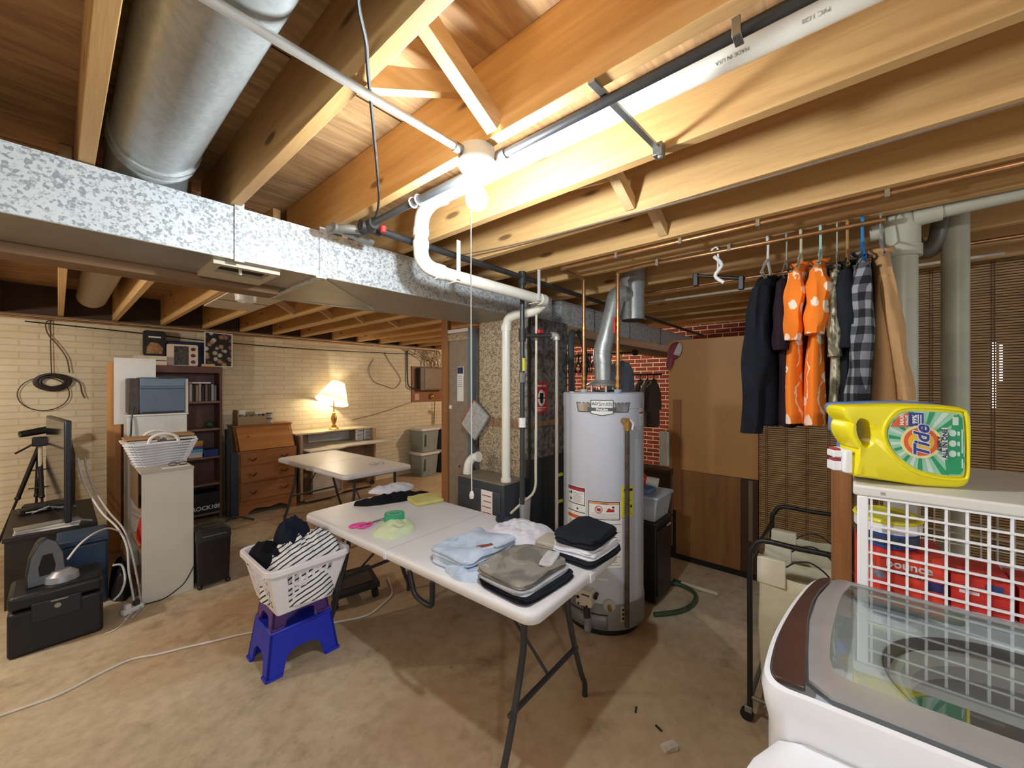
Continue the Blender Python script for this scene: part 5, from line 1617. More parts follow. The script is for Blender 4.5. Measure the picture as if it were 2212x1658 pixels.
# ================================================================== laundry sorter
ls2 = thing('laundry_sorter', 'black tube framed rolling laundry sorter with three cream bags', 'laundry sorter', (2.41, 0.18, 0))
X0, X1, YA, YB, ZT = 2.085, 2.735, 0.358, 0.0, 0.842
for x in (X0, X1):
    MB().tube(smoothpath([(x, YA, 0.065), (x, YA, 0.4), (x, YA, 0.74), (x, YA - 0.012, 0.80), (x, YA - 0.05, ZT), (x, 0.18, ZT), (x, YB + 0.05, ZT), (x, YB + 0.012, 0.80), (x, YB, 0.74), (x, YB, 0.4), (x, YB, 0.065)], 4), 0.0115, 12).build('end_loop', M['black'], ls2)
for y in (YA, YB):
    MB().tube([(X0, y, 0.745), (X1, y, 0.745)], 0.0095, 10).build('top_rail', M['black'], ls2)
    MB().tube([(X0, y, 0.10), (X1, y, 0.10)], 0.0095, 10).build('bottom_rail', plain('#77726a', 0.5, 0.3), ls2)
for x in (X0, X1):
    MB().tube([(x, YA, 0.115), (x, YB, 0.115)], 0.009, 10).build('bottom_cross_rail', plain('#77726a', 0.5, 0.3), ls2)
    for y in (YA, YB):
        cs = MB().cyl((x - 0.010, y + 0.012, 0.028), (x + 0.012, y + 0.012, 0.028), 0.027, 18).build('caster', M['black'], ls2)
        MB().box(x - 0.016, x + 0.018, y - 0.01, y + 0.02, 0.045, 0.072).build('fork', plain('#8a8a88', 0.4, 0.5), cs, bevel=0.003)
canvas = cloth('#d9d4b8', 0.08)
for k in range(3):
    xa = 2.115 + 0.212 * k
    xb = xa + 0.19
    rings = []
    for z, ins in ((0.14, 0.03), (0.17, 0.012), (0.45, 0.0), (0.62, 0.004), (0.715, 0.002)):
        ring = []
        for q in range(40):
            t = q / 40 * 4
            s_, f = int(t), t - int(t)
            pts4 = [(xa + ins, 0.025 + ins), (xb - ins, 0.025 + ins), (xb - ins, 0.335 - ins), (xa + ins, 0.335 - ins)]
            p0, p1 = pts4[s_], pts4[(s_ + 1) % 4]
            x, y = p0[0] + (p1[0] - p0[0]) * f, p0[1] + (p1[1] - p0[1]) * f
            w_ = 0.014 * noise.noise(Vector((x * 8 + k, y * 8, z * 6)))
            sag = -0.035 * math.sin(f * PI) if (z > 0.7 and s_ in (1, 3)) else 0
            if z > 0.7 and s_ in (0, 2):
                sag = -0.03 * math.sin(f * PI)
            ring.append((x + w_, y + w_, z + sag))
        rings.append(ring)
    bag = thing('laundry_bag', ('front', 'middle', 'rear')[k] + ' cream canvas bag hanging in the laundry sorter', 'bag', ((xa + xb) / 2, 0.18, 0.14))
    MB().loft(rings, False).build('sack', canvas, bag, solid=0.003)
    MB().add([(p[0], p[1], p[2]) for p in rings[0]], [tuple(range(40))]).build('bottom', canvas, bag)
    for y0, y1 in ((0.225, 0.335), ):
        fl_ = MB()
        fl_.box(xa - 0.006, xa + 0.004, y0, y1, 0.64, 0.758).box(xa - 0.006, xa + 0.035, y0, y1, 0.752, 0.760)
        fl_.build('flap', cloth('#e2dec8', 0.06), bag, bevel=0.004)
    MB().tube(smoothpath([(xa + 0.005, 0.225, 0.735), (xa + 0.008, 0.19, 0.765), (xa + 0.01, 0.14, 0.778), (xa + 0.008, 0.09, 0.752), (xa + 0.005, 0.06, 0.715)], 4), 0.0035, 8).build('wire_handle', M['black'], bag)

# ================================================================== folding tables
tbl_white = plain('#e6e5e8', 0.42, 0, 0.03)
leg_m = plain('#3d3e42', 0.4, 0.3)


def folding_table(o, P, zt, seam=True, handle=False, spread=True):
    """P: near left, far left, far right, near right corners of the top"""
    nl, fl, fr, nr = [Vector((x, y, 0)) for x, y in P]
    at = lambda u, v: (nl * (1 - u) + nr * u) * (1 - v) + (fl * (1 - u) + fr * u) * v   # u across, v along

    def outline(ins, n=6, rr=0.055):
        W = (nr - nl).length
        L = (fl - nl).length
        return [at((x + W / 2) / W, (y + L / 2) / L) for x, y in rrect(-W / 2 + ins, W / 2 - ins, -L / 2 + ins, L / 2 - ins, rr - ins * 0.5, n)]
    rg = lambda ins, z: [(p.x, p.y, z) for p in outline(ins)]
    MB().loft([rg(0.006, zt - 0.045), rg(0.0, zt - 0.04), rg(0.0, zt - 0.012), rg(0.004, zt - 0.004), rg(0.012, zt), rg(0.03, zt)], True).build('table_top', tbl_white, o, sharp=60)
    if seam:
        a, b = at(0.01, 0.5), at(0.99, 0.5)
        d = Vector((0, 0.0022, 0))
        MB().hexa([a - d + Vector((0, 0, zt - 0.002)), b - d + Vector((0, 0, zt - 0.002)), b + d + Vector((0, 0, zt - 0.002)), a + d + Vector((0, 0, zt - 0.002))],
                  [a - d + Vector((0, 0, zt + 0.0006)), b - d + Vector((0, 0, zt + 0.0006)), b + d + Vector((0, 0, zt + 0.0006)), a + d + Vector((0, 0, zt + 0.0006))]).build('fold_seam', plain('#c6c5ca', 0.5), o, smooth=False)
        MB().hexa(*[[a - Vector((0.0135, 0.012, 0)) + Vector((0, 0, z)), a + Vector((0.0, -0.012, 0)) + Vector((0, 0, z)), a + Vector((0.0, 0.012, 0)) + Vector((0, 0, z)), a + Vector((-0.0135, 0.012, 0)) + Vector((0, 0, z))] for z in (zt - 0.043, zt - 0.012)]).build('hinge_cap', tbl_white, o, bevel=0.003)
    for v in (0.065, 0.89):
        for s, u0, u1 in (((-1, 0.14, -0.06), (1, 0.58, 0.80)) if v < 0.5 else ((-1, 0.27, 0.11), (1, 0.70, 0.89))) if spread else ((-1, 0.2, 0.03), (1, 0.8, 0.97)):
            a, b = at(u0, v), at(u1, v)
            pts = [(a.x, a.y, zt - 0.04), (a.x * .97 + b.x * .03, a.y, zt - 0.2), (a.x * .85 + b.x * .15, a.y, 0.42), (a.x * .52 + b.x * .48, b.y, 0.27), (a.x * .2 + b.x * .8, b.y, 0.13), (b.x, b.y, 0.06), (b.x, b.y, 0.0)]
            MB().tube(smoothpath(pts, 4), 0.0135, 12).build('leg', leg_m, o)
        if spread:
            a, b = (at(0.0, v), at(0.70, v)) if v < 0.5 else (at(0.17, v), at(0.80, v))
        else:
            a, b = at(0.10, v), at(0.90, v)
        MB().tube([(a.x + 0.012, a.y, 0.285), (b.x - 0.005, b.y, 0.285)], 0.0115, 10).build('cross_bar', leg_m, o)
        a, b = at((0.14 if v < 0.5 else 0.27) if spread else 0.2, v), at((0.58 if v < 0.5 else 0.70) if spread else 0.8, v)
        MB().tube([(a.x, a.y, zt - 0.06), (b.x, b.y, zt - 0.06)], 0.012, 10).build('pivot_bar', leg_m, o)
        m0, m1 = at(0.36, v), at(0.36, v + (0.22 if v < 0.5 else -0.22))
        MB().tube([(m0.x, m0.y, 0.30), (m1.x, m1.y, zt - 0.05)], 0.007, 8).build('brace_rod', leg_m, o)
    if handle:
        e = at(0.60, 0.0)
        MB().box(e.x - 0.022, e.x + 0.022, e.y - 0.006, e.y + 0.02, zt - 0.046, zt - 0.006).build('edge_clip', tbl_white, o, bevel=0.004)
        a = at(-0.004, 0.38)
        b = at(-0.004, 0.30)
        MB().tube(smoothpath([(a.x, a.y + 0.02, zt - 0.04), (a.x, a.y, zt - 0.09), (a.x, a.y - 0.03, zt - 0.14), (b.x, b.y + 0.02, zt - 0.155), (b.x, b.y, zt - 0.12), (b.x, b.y, zt - 0.04)], 5), 0.012, 10).build('carry_handle', M['black'], o)


ft = thing('folding_table', 'near white folding table covered with folded laundry', 'table', (1.45, 1.8, 0))
folding_table(ft, [(1.118, 0.869), (1.045, 2.700), (1.800, 2.735), (1.873, 0.895)], 0.71, handle=True)
ft2 = thing('folding_table', 'far white folding table standing by the wooden dresser and desk', 'table', (2.0, 4.2, 0))
folding_table(ft2, [(1.714, 3.500), (1.628, 4.95), (2.33, 5.02), (2.425, 3.470)], 0.71, spread=False)
gl = thing('eyeglasses', 'clear cup and tangle of plastic on the far folding table', 'cup', (2.19, 3.77, 0.711))
for dx, dy in ((-0.03, 0.02), (0.035, -0.015)):
    MB().tube([(2.19 + dx + 0.032 * math.cos(t), 3.77 + dy + 0.032 * math.sin(t), 0.722 + 0.01 * math.sin(2 * t)) for t in [2 * PI * k / 16 for k in range(16)]], 0.005, 6, True).build('rim', glassy('clear_rim', H('#d8d8d2'), 0.7, 0.15), gl)
MB().tube([(2.17, 3.79, 0.722), (2.22, 3.75, 0.735)], 0.005, 6).build('bridge', glassy('clear_rim2', H('#d8d8d2'), 0.7, 0.15), gl)
gl['label'] = 'small pair of clear plastic rings lying on the far folding table'
gl['category'] = 'ring'
gl.name = 'plastic_rings'

# ------------------------------------------------------------------ laundry on the near table
ZT_ = 0.7105
o = single(crumple((1.62, 2.53, ZT_), 0.25, 0.10, 0.045, 5, R(-18), 22), 'garment', cloth('#17181c', 0.3), 'black crumpled garment under a white cloth at the far end of the near table', 'clothing')
single(MB().loft([ell(1.37 + 0.10 * t, 2.65 - 0.10 * t + 0.02 * math.sin(t * 3), ZT_ + 0.022, 0.02, 0.02) for t in (0,)] + [], True) if False else crumple((1.425, 2.56, ZT_), 0.11, 0.055, 0.04, 9, R(-40), 16), 'sock', cloth('#1b1c21', 0.3), 'black sock lying left of the black garment on the near table', 'sock')
single(crumple((1.68, 2.66, ZT_ + 0.028), 0.17, 0.085, 0.055, 3, R(-12), 22), 'cloth', cloth('#dcdbe6', 0.06), 'white crumpled cloth lying on the black garment', 'cloth')
single(softslab((1.735, 2.335, ZT_), 0.21, 0.235, 0.022, R(-15), amp=0.004, seed=2), 'washcloth', cloth('#ded789', 0.15), 'folded pale yellow washcloth at the far right of the near table', 'cloth')
tp = thing('tape_roll', 'roll of green masking tape standing flat on the near table', 'tape', (1.352, 2.125, ZT_))
MB().lathe([(0.041, ZT_), (0.060, ZT_), (0.060, ZT_ + 0.048), (0.041, ZT_ + 0.048)], (1.352, 2.125), 36).build('roll', plain('#35b487', 0.45), tp)
MB().loft([[(1.352 + r * math.cos(2 * PI * k / 36), 2.125 + r * math.sin(2 * PI * k / 36), z) for k in range(36)] for r, z in ((0.0405, ZT_ + 0.0485), (0.0405, ZT_ + 0.001), (0.038, ZT_ + 0.001), (0.038, ZT_ + 0.0485), (0.0405, ZT_ + 0.0485))], False).build('core', plain('#dfe0de', 0.7), tp)
sc_ = thing('scissors', 'pink handled scissors lying by the roll of green tape', 'scissors', (1.2, 2.18, ZT_))
pink = plain('#ee4fa2', 0.35)
for cx_, cy_, rx_, ry_, rz_ in ((1.155, 2.205, 0.045, 0.022, R(-8)), (1.185, 2.165, 0.045, 0.022, R(12))):
    mm = rotz(rz_, (cx_, cy_, ZT_ + 0.009))
    MB(mm).tube([(rx_ * math.cos(t), ry_ * math.sin(t), 0) for t in [2 * PI * k / 18 for k in range(18)]], 0.0065, 8, True).build('handle', pink, sc_)
for a_, dz in ((R(-4), 0.0), (R(6), 0.003)):
    mm = rotz(a_, (1.225, 2.183, ZT_ + 0.006 + dz))
    MB(mm).hexa([(-0.03, -0.008, 0), (0.10, -0.001, 0), (0.10, 0.001, 0), (-0.03, 0.008, 0)], [(-0.03, -0.008, 0.003), (0.10, -0.001, 0.003), (0.10, 0.001, 0.003), (-0.03, 0.008, 0.003)]).build('blade', M['steel'], sc_)
MB().cyl((1.225, 2.183, ZT_ + 0.004), (1.225, 2.183, ZT_ + 0.014), 0.006, 10).build('screw', M['black'], sc_)
single(crumple((1.26, 1.975, ZT_), 0.125, 0.105, 0.062, 7, R(20), 24, 0.9), 'cloth', cloth('#d3dfb8', 0.12), 'crumpled pale green cloth in front of the roll of green tape', 'cloth')

# folded jeans
jn = thing('jeans', 'folded light wash blue jeans with a brown leather waist patch', 'jeans', (1.33, 1.39, ZT_))
softslab((1.335, 1.385, ZT_), 0.35, 0.285, 0.034, R(4), amp=0.015, seed=11, fold=0.005).build('lower_leg', M['denim'], jn)
softslab((1.33, 1.40, ZT_ + 0.033), 0.345, 0.27, 0.036, R(2), amp=0.015, seed=12, fold=0.006).build('upper_leg', M['denim'], jn)
MB().tube(smoothpath([(1.165, 1.49, ZT_ + 0.06), (1.20, 1.40, ZT_ + 0.068), (1.25, 1.32, ZT_ + 0.070), (1.36, 1.27, ZT_ + 0.074), (1.49, 1.275, ZT_ + 0.07)], 4), 0.010, 8).build('waistband', M['denim'], jn)
MB(rotz(R(-24), (1.315, 1.30, ZT_ + 0.071))).box(-0.04, 0.04, -0.022, 0.028, 0, 0.008).build('leather_patch', plain('#8a4a36', 0.6), jn, bevel=0.003)
MB().tube(smoothpath([(1.27, 1.47, ZT_ + 0.0725), (1.34, 1.49, ZT_ + 0.073), (1.42, 1.46, ZT_ + 0.073), (1.43, 1.38, ZT_ + 0.074)], 4), 0.0022, 6).build('pocket_seam', plain('#6f86a8', 0.8), jn)
single(crumple((1.165, 1.29, ZT_), 0.05, 0.10, 0.045, 15, R(10), 16), 'denim_garment', M['denim'], 'small bunched pale denim piece sticking out under the front of the jeans', 'clothing')

# dark folded trousers, pale shirt and grey shirt on top
single(softslab((1.315, 1.055, ZT_), 0.335, 0.275, 0.026, R(-2), amp=0.011, seed=21), 'folded_trousers', cloth('#20242d', 0.25), 'dark navy folded trousers at the bottom of the stack under the grey shirt', 'trousers')
single(softslab((1.312, 1.065, ZT_ + 0.027), 0.325, 0.262, 0.020, R(-1), amp=0.005, seed=22), 'folded_shirt', cloth('#b9bcc2', 0.2), 'pale grey folded shirt between the dark trousers and the grey camouflage shirt', 'shirt')
gs = thing('folded_shirt', 'grey folded camouflage shirt on top of the nearest stack', 'shirt', (1.31, 1.07, ZT_ + 0.048))
t_ = NT('grey_camo')
a_ = t_.noise(t_.co((1, 1, 1), (0, 0, 0), (0.3, 0.2, 0)), 8, 4, 0.55, 0.6)
t_.base(t_.ramp(a_, [(0.40, H('#6c6862')), (0.50, H('#8b857c')), (0.60, H('#8f8a82')), (0.66, H('#b9b6b0'))]))
t_.bump(t_.noise(t_.co(), 30, 4), 0.35, 0.01)
gcam = t_.fin(0.95)
softslab((1.31, 1.075, ZT_ + 0.048), 0.325, 0.255, 0.028, R(0), amp=0.017, seed=23, fold=0.005).build('body', gcam, gs)
single(softslab((1.405, 1.0, ZT_ + 0.074), 0.14, 0.06, 0.010, R(20), amp=0.004, seed=31), 'label_cloth', cloth('#d4d4d6', 0.3), 'small white printed cloth scrap on the right edge of the grey camouflage shirt', 'cloth')
# white rumpled shirt
single(crumple((1.67, 1.40, ZT_), 0.205, 0.185, 0.088, 17, R(55), 32, 0.55, 0.6), 'white_shirt', cloth('#e3e2ec', 0.05), 'big rumpled white shirt heaped in the middle of the near table', 'shirt')
single(crumple((1.80, 1.62, ZT_), 0.10, 0.05, 0.055, 19, R(60), 14), 'printed_shirt', cloth('#3d4250', 0.6), 'dark printed shirt peeping out behind the rumpled white shirt', 'shirt')
kh = thing('folded_khakis', 'rolled khaki trousers edge between the white shirt and the black stack', 'trousers', (1.62, 1.16, ZT_))
for k in range(3):
    softslab((1.66, 1.165, ZT_ + 0.016 * k), 0.17 - 0.012 * k, 0.13, 0.0155, R(8), amp=0.002, seed=40 + k, nu=10).build('fold', cloth('#a89a8a' if k % 2 else '#c3b8aa', 0.1), kh)
# right stack
for k, (c_, lab_, zz, h_, w_, d_, r_) in enumerate((('#24272e', 'charcoal folded shirt at the bottom of the right stack', 0.0, 0.030, 0.30, 0.235, 0), ('#dfe0ea', 'white folded shirt with rolled edges in the middle of the right stack', 0.030, 0.030, 0.285, 0.225, 2), ('#e8e8ec', 'thin white folded cloth just under the black top of the right stack', 0.059, 0.018, 0.27, 0.215, -2), ('#22262e', 'thick black folded sweater on top of the right stack', 0.077, 0.050, 0.285, 0.215, 5))):
    single(softslab((1.715, 0.998, ZT_ + zz), w_, d_, h_, R(r_ - 2), amp=0.010, seed=50 + k, fold=0.006), ('folded_shirt', 'folded_shirt', 'folded_cloth', 'folded_sweater')[k], cloth(c_, 0.2 if c_ < '#80' else 0.06), lab_, ('shirt', 'shirt', 'cloth', 'sweater')[k])

# ================================================================== step stools and laundry basket


def stool(name, mat, lab, x0, x1, y0, y1, z0, zt, ins, th=0.012):
    o = thing(name, lab, 'step stool', ((x0 + x1) / 2, (y0 + y1) / 2, z0))
    a = [(x0, y0), (x1, y0), (x1, y1), (x0, y1)]
    b = [(x0 + ins, y0 + ins), (x1 - ins, y0 + ins), (x1 - ins, y1 - ins), (x0 + ins, y1 - ins)]
    B(x0 + ins - 0.004, x1 - ins + 0.004, y0 + ins - 0.004, y1 - ins + 0.004, zt - 0.02, zt).build('tread', mat, o, bevel=0.008)
    for i in range(4):
        p0, p1, q0, q1 = [Vector((*p, 0)) for p in (a[i], a[(i + 1) % 4], b[i], b[(i + 1) % 4])]
        inw = (Vector(((x0 + x1) / 2, (y0 + y1) / 2, 0)) - (p0 + p1) / 2).normalized()
        N = 24
        H_ = (zt - z0) * 0.48
        vs, fs = [], []
        for k in range(N + 1):
            u = k / N
            w = max(0.0, 1 - ((u - 0.5) / 0.29) ** 4) ** 0.5 if abs(u - 0.5) < 0.29 else 0.0
            zl = z0 + H_ * w
            s = (zl - z0) / (zt - z0)
            lo = (p0 + (p1 - p0) * u) * (1 - s) + (q0 + (q1 - q0) * u) * s
            hi = q0 + (q1 - q0) * u
            for off in (0, th):
                vs.append((lo.x + inw.x * off, lo.y + inw.y * off, zl))
                vs.append((hi.x + inw.x * off, hi.y + inw.y * off, zt - 0.004))
        for k in range(N):
            i0, i1 = 4 * k, 4 * (k + 1)
            fs += [(i0, i1, i1 + 1, i0 + 1), (i0 + 2, i0 + 3, i1 + 3, i1 + 2), (i0, i0 + 2, i1 + 2, i1), (i0 + 1, i1 + 1, i1 + 3, i0 + 3)]
        fs += [(0, 1, 3, 2), (4 * N, 4 * N + 2, 4 * N + 3, 4 * N + 1)]
        MB().add(vs, fs).build('side', mat, o)
        for u0, u1 in ((0.0, 0.2), (0.8, 1.0)):
            c0, c1 = p0 + (p1 - p0) * u0, p0 + (p1 - p0) * u1
            MB().tube([(c0.x, c0.y, z0 + 0.006), (c1.x, c1.y, z0 + 0.006)], 0.008, 8).build('foot_rim', mat, o)
    return o


stool('step_stool', plain('#1f2fc0', 0.42, 0, 0.08), 'bright blue plastic step stool on the floor under the laundry basket', 0.705, 1.083, 2.290, 2.600, 0.0, 0.232, 0.030)
stool('step_stool', plain('#5b3a8c', 0.42, 0, 0.08), 'purple plastic step stool nested on the blue stool under the laundry basket', 0.742, 1.046, 2.327, 2.563, 0.233, 0.358, 0.014)

lbk = thing('laundry_basket', 'white plastic laundry basket full of striped towels on the purple stool', 'laundry basket', (0.88, 2.40, 0.359))
bw_ = plain('#eceaf0', 0.35, 0, 0.03)
z0_, z1_ = 0.360, 0.598
bo_ = lambda t: [(0.735 - 0.052 * t, 2.225 - 0.042 * t), (1.020 + 0.075 * t, 2.225 - 0.042 * t), (1.020 + 0.075 * t, 2.560 + 0.07 * t), (0.735 - 0.052 * t, 2.560 + 0.07 * t)]


def bring(t, r=0.05, n=5):
    p = bo_(t)
    return [(x, y) for x, y in rrect(p[0][0], p[1][0], p[0][1], p[2][1], r, n)]


# walls with real slots: horizontal bands joined by upright bars
slots = MB()
rows = [0.0, 0.10, 0.30, 0.37, 0.57, 0.64, 0.84, 1.0]


def wallpt(side, u, t):
    p = bo_(t)
    a, b = p[side], p[(side + 1) % 4]
    return (a[0] + (b[0] - a[0]) * u, a[1] + (b[1] - a[1]) * u, z0_ + (z1_ - z0_) * t)


for side in range(4):
    a, b = bo_(1)[side], bo_(1)[(side + 1) % 4]
    nb = 7 if side in (0, 2) else 9
    solid_end = 0.20 if side in (0, 2) else 0.13
    ub = [0.045, solid_end]
    wslot = (1 - 2 * solid_end) / (nb * 1.55 - 0.55)
    us = [solid_end + k * wslot * 1.55 for k in range(nb)]
    for r0, r1, is_slot in [(rows[i], rows[i + 1], i in (1, 3, 5)) for i in range(7)]:
        segs = []
        if not is_slot:
            segs = [(0.04, 0.96)]
        else:
            segs = [(0.04, us[0])] + [(us[k] + wslot, us[k + 1]) for k in range(nb - 1)] + [(us[-1] + wslot, 0.96)]
        for u0, u1 in segs:
            q = [wallpt(side, u0, r0), wallpt(side, u1, r0), wallpt(side, u1, r1), wallpt(side, u0, r1)]
            cx_, cy_ = 0.89, 2.40
            inn = [(p[0] + (cx_ - p[0]) * 0.018, p[1] + (cy_ - p[1]) * 0.014, p[2]) for p in q]
            slots.add(q + inn, [(0, 1, 2, 3), (7, 6, 5, 4), (0, 4, 5, 1), (1, 5, 6, 2), (2, 6, 7, 3), (3, 7, 4, 0)])
for c_ in range(4):
    q = []
    for t in (0.0, 1.0):
        p = bo_(t)[c_]
        nx, pv_ = bo_(t)[(c_ + 1) % 4], bo_(t)[c_ - 1]
        e1 = (p[0] + (nx[0] - p[0]) * 0.045, p[1] + (nx[1] - p[1]) * 0.045)
        e2 = (p[0] + (pv_[0] - p[0]) * 0.045, p[1] + (pv_[1] - p[1]) * 0.045)
        m_ = (p[0] * 0.45 + (e1[0] + e2[0]) * 0.275, p[1] * 0.45 + (e1[1] + e2[1]) * 0.275)
        q.append([(e2[0], e2[1], z0_ + (z1_ - z0_) * t), (m_[0], m_[1], z0_ + (z1_ - z0_) * t), (e1[0], e1[1], z0_ + (z1_ - z0_) * t)])
    slots.add(q[0] + q[1], [(0, 1, 4, 3), (1, 2, 5, 4)])
slots.build('slotted_wall', bw_, lbk)
MB().prism(bring(0.0, 0.03), z0_, z0_ + 0.006).build('bottom', bw_, lbk)
o1 = [(x, y, z1_ - 0.012) for x, y in rrect(bo_(1)[0][0] - 0.016, bo_(1)[1][0] + 0.016, bo_(1)[0][1] - 0.016, bo_(1)[2][1] + 0.016, 0.06, 6)]
o2 = [(x, y, z1_ + 0.016) for x, y, _ in o1]
i2 = [(x, y, z1_ + 0.016) for x, y in rrect(bo_(1)[0][0] + 0.006, bo_(1)[1][0] - 0.006, bo_(1)[0][1] + 0.006, bo_(1)[2][1] - 0.006, 0.045, 6)]
i1 = [(x, y, z1_ - 0.012) for x, y, _ in i2]
MB().loft([o1, o2, i2, i1, o1], False).build('rim', bw_, lbk, bevel=0.004)
single(crumple((0.885, 2.385, 0.39), 0.17, 0.205, 0.40, 23, R(15), 34, 0.35, 0.40), 'striped_towel', M['towel'], 'white towel with black stripes heaped in the laundry basket', 'towel')
single(crumple((0.985, 2.36, 0.50), 0.105, 0.13, 0.25, 28, R(60), 26, 0.6, 0.45), 'striped_towel', M['towel'], 'second white towel with black stripes bunched at the right of the basket', 'towel')
single(crumple((0.90, 2.47, 0.63), 0.10, 0.085, 0.165, 26, R(-20), 22, 0.8, 0.5), 'dark_garment', cloth('#1a2030', 0.3), 'dark navy garment on top of the striped towels in the basket', 'clothing')
single(crumple((0.765, 2.48, 0.55), 0.065, 0.13, 0.145, 27, R(20), 20, 0.7, 0.5), 'dark_garment', cloth('#15171d', 0.3), 'black garment hanging over the left rim of the laundry basket', 'clothing')

# low black wheeled dolly under the table
dl = thing('wheeled_dolly', 'low black wheeled printer dolly under the near folding table', 'dolly', (1.40, 2.78, 0))
MB().prism([(1.22, 2.66), (1.535, 2.60), (1.63, 2.92), (1.31, 2.99)], 0.075, 0.115).build('deck', M['blackm'], dl, bevel=0.006)
MB().prism([(1.25, 2.70), (1.51, 2.65), (1.58, 2.87), (1.32, 2.93)], 0.115, 0.121).build('mat', plain('#3a3029', 0.6), dl, bevel=0.003)
for x, y in ((1.245, 2.69), (1.515, 2.635), (1.60, 2.90), (1.33, 2.96)):
    MB().cyl((x - 0.011, y, 0.034), (x + 0.011, y, 0.034), 0.034, 16).build('wheel', M['black'], dl)
    MB().box(x - 0.012, x + 0.012, y - 0.008, y + 0.008, 0.05, 0.078).build('fork', M['black'], dl)
cd = MB().tube(smoothpath([(-0.6, 3.05, 0.006), (-0.18, 3.003, 0.006), (0.0, 2.985, 0.006), (0.13, 3.03, 0.006), (0.264, 3.06, 0.006), (0.38, 3.00, 0.006), (0.489, 2.959, 0.006), (0.62, 2.90, 0.006), (0.76, 2.842, 0.006), (0.95, 2.72, 0.006), (1.10, 2.56, 0.006), (1.18, 2.535, 0.006), (1.347, 2.455, 0.006), (1.50, 2.50, 0.006), (1.62, 2.58, 0.006), (1.72, 2.80, 0.006)], 6), 0.0058, 8)
single(cd, 'extension_cord', plain('#e3dfd6', 0.5), 'white cord snaking across the concrete floor from the left edge to the table', 'cord')

# ================================================================== left corner by the brick wall
cs = thing('file_safe', 'black lidded safe box on the floor at the left edge, iron on top', 'safe', (0.0, 3.73, 0))
navy = plain('#12161f', 0.45, 0, 0.25, 12)
B(-0.188, 0.188, 3.565, 3.88, 0.0, 0.255).build('body', navy, cs, bevel=0.018)
B(-0.188, 0.188, 3.565, 3.90, 0.262, 0.345).build('lid', navy, cs, bevel=0.022)
B(-0.10, 0.095, 3.555, 3.57, 0.175, 0.285).build('latch_plate', plain('#1c2331', 0.4), cs, bevel=0.006)
MB().cyl((0.0, 3.557, 0.245), (0.0, 3.549, 0.245), 0.014, 16).build('key_lock', M['steel'], cs)
B(-0.028, 0.042, 3.548, 3.556, 0.272, 0.280).build('chrome_strip', M['steel'], cs, bevel=0.002)
ir = thing('steam_iron', 'black and silver steam iron standing on its heel on the black safe', 'iron', (-0.05, 3.70, 0.346))
im = Matrix.Translation((-0.045, 3.68, 0.346)) @ Matrix.Rotation(R(-8), 4, 'Z')
sole = [(-0.075, 0.0), (-0.078, 0.06), (-0.066, 0.16), (-0.035, 0.235), (0.0, 0.262), (0.035, 0.235), (0.066, 0.16), (0.078, 0.06), (0.075, 0.0)]
fmI = im @ Matrix.Rotation(R(82), 4, 'X') @ Matrix.Rotation(R(28), 4, 'Y')
MB(fmI).prism(sole, -0.012, 0.0).build('sole_plate', plain('#7f858d', 0.35, 0.4), ir, bevel=0.002)
MB(fmI).prism([(-0.03, 0.05), (0.03, 0.05), (0.036, 0.10), (0.02, 0.17), (-0.02, 0.17), (-0.036, 0.10)], 0.0, 0.002).build('dark_inset', M['black'], ir, smooth=False)
MB(fmI).loft([[(x * k, y * (0.94 + 0.06 * k) + (0.01 if k < 1 else 0), z) for x, y in sole] for k, z in ((0.98, -0.014), (0.95, -0.04), (0.8, -0.075), (0.55, -0.10))], True).build('body', M['black'], ir)
MB(fmI).tube(smoothpath([(0, 0.015, -0.09), (0, 0.02, -0.135), (0, 0.07, -0.155), (0, 0.15, -0.145), (0, 0.20, -0.10)], 4), 0.017, 12).build('handle', M['blackm'], ir)
MB(fmI).prism([(-0.045, 0.02), (0.045, 0.02), (0.038, 0.09), (-0.038, 0.09)], -0.112, -0.10).build('heel_panel', plain('#9fa4ac', 0.35, 0.3), ir, bevel=0.004)
MB(fmI).tube([(x * 1.02, y, -0.006) for x, y in sole], 0.006, 8).build('black_rim', M['black'], ir)
MB(fmI).tube([(x * 1.04, y, -0.03) for x, y in sole[4:]], 0.007, 8).build('silver_edge', plain('#d4d6da', 0.3, 0.4), ir)
MB(im).lathe([(0, 0), (0.075, 0.0), (0.07, 0.035), (0.04, 0.06), (0, 0.06)], (0.06, 0.02), 20).build('heel_base', plain('#aab0b8', 0.3, 0.4), ir)
ch = thing('blue_case', 'navy blue plastic tote behind the black safe', 'case', (0.12, 4.14, 0))
tote = plain('#28415c', 0.45, 0, 0.2, 10)
B(0.0, 0.235, 4.02, 4.30, 0.0, 0.44).build('body', tote, ch, bevel=0.015)
B(-0.008, 0.243, 4.012, 4.31, 0.44, 0.485).build('lid', tote, ch, bevel=0.010)
B(0.0, 0.225, 4.0, 4.02, 0.20, 0.255).build('rib', plain('#1d2e44', 0.45), ch, bevel=0.008)
ts = thing('tv_stand', 'dark brown low television stand in the left corner', 'stand', (-0.05, 4.75, 0))
tw = plain('#2e241f', 0.5, 0, 0.25, 20)
B(-0.25, 0.20, 4.36, 5.30, 0.465, 0.50).build('top', tw, ts, bevel=0.004)
B(-0.24, 0.19, 4.37, 4.41, 0.0, 0.465).build('side', tw, ts, smooth=False)
B(-0.24, 0.19, 5.25, 5.29, 0.0, 0.465).build('side', tw, ts, smooth=False)
B(-0.24, 0.19, 4.41, 5.25, 0.22, 0.245).build('shelf', tw, ts, smooth=False)
pp = thing('paper_stack', 'stack of white papers and silver covers on the front of the low television stand', 'paper', (0.0, 4.30, 0.5))
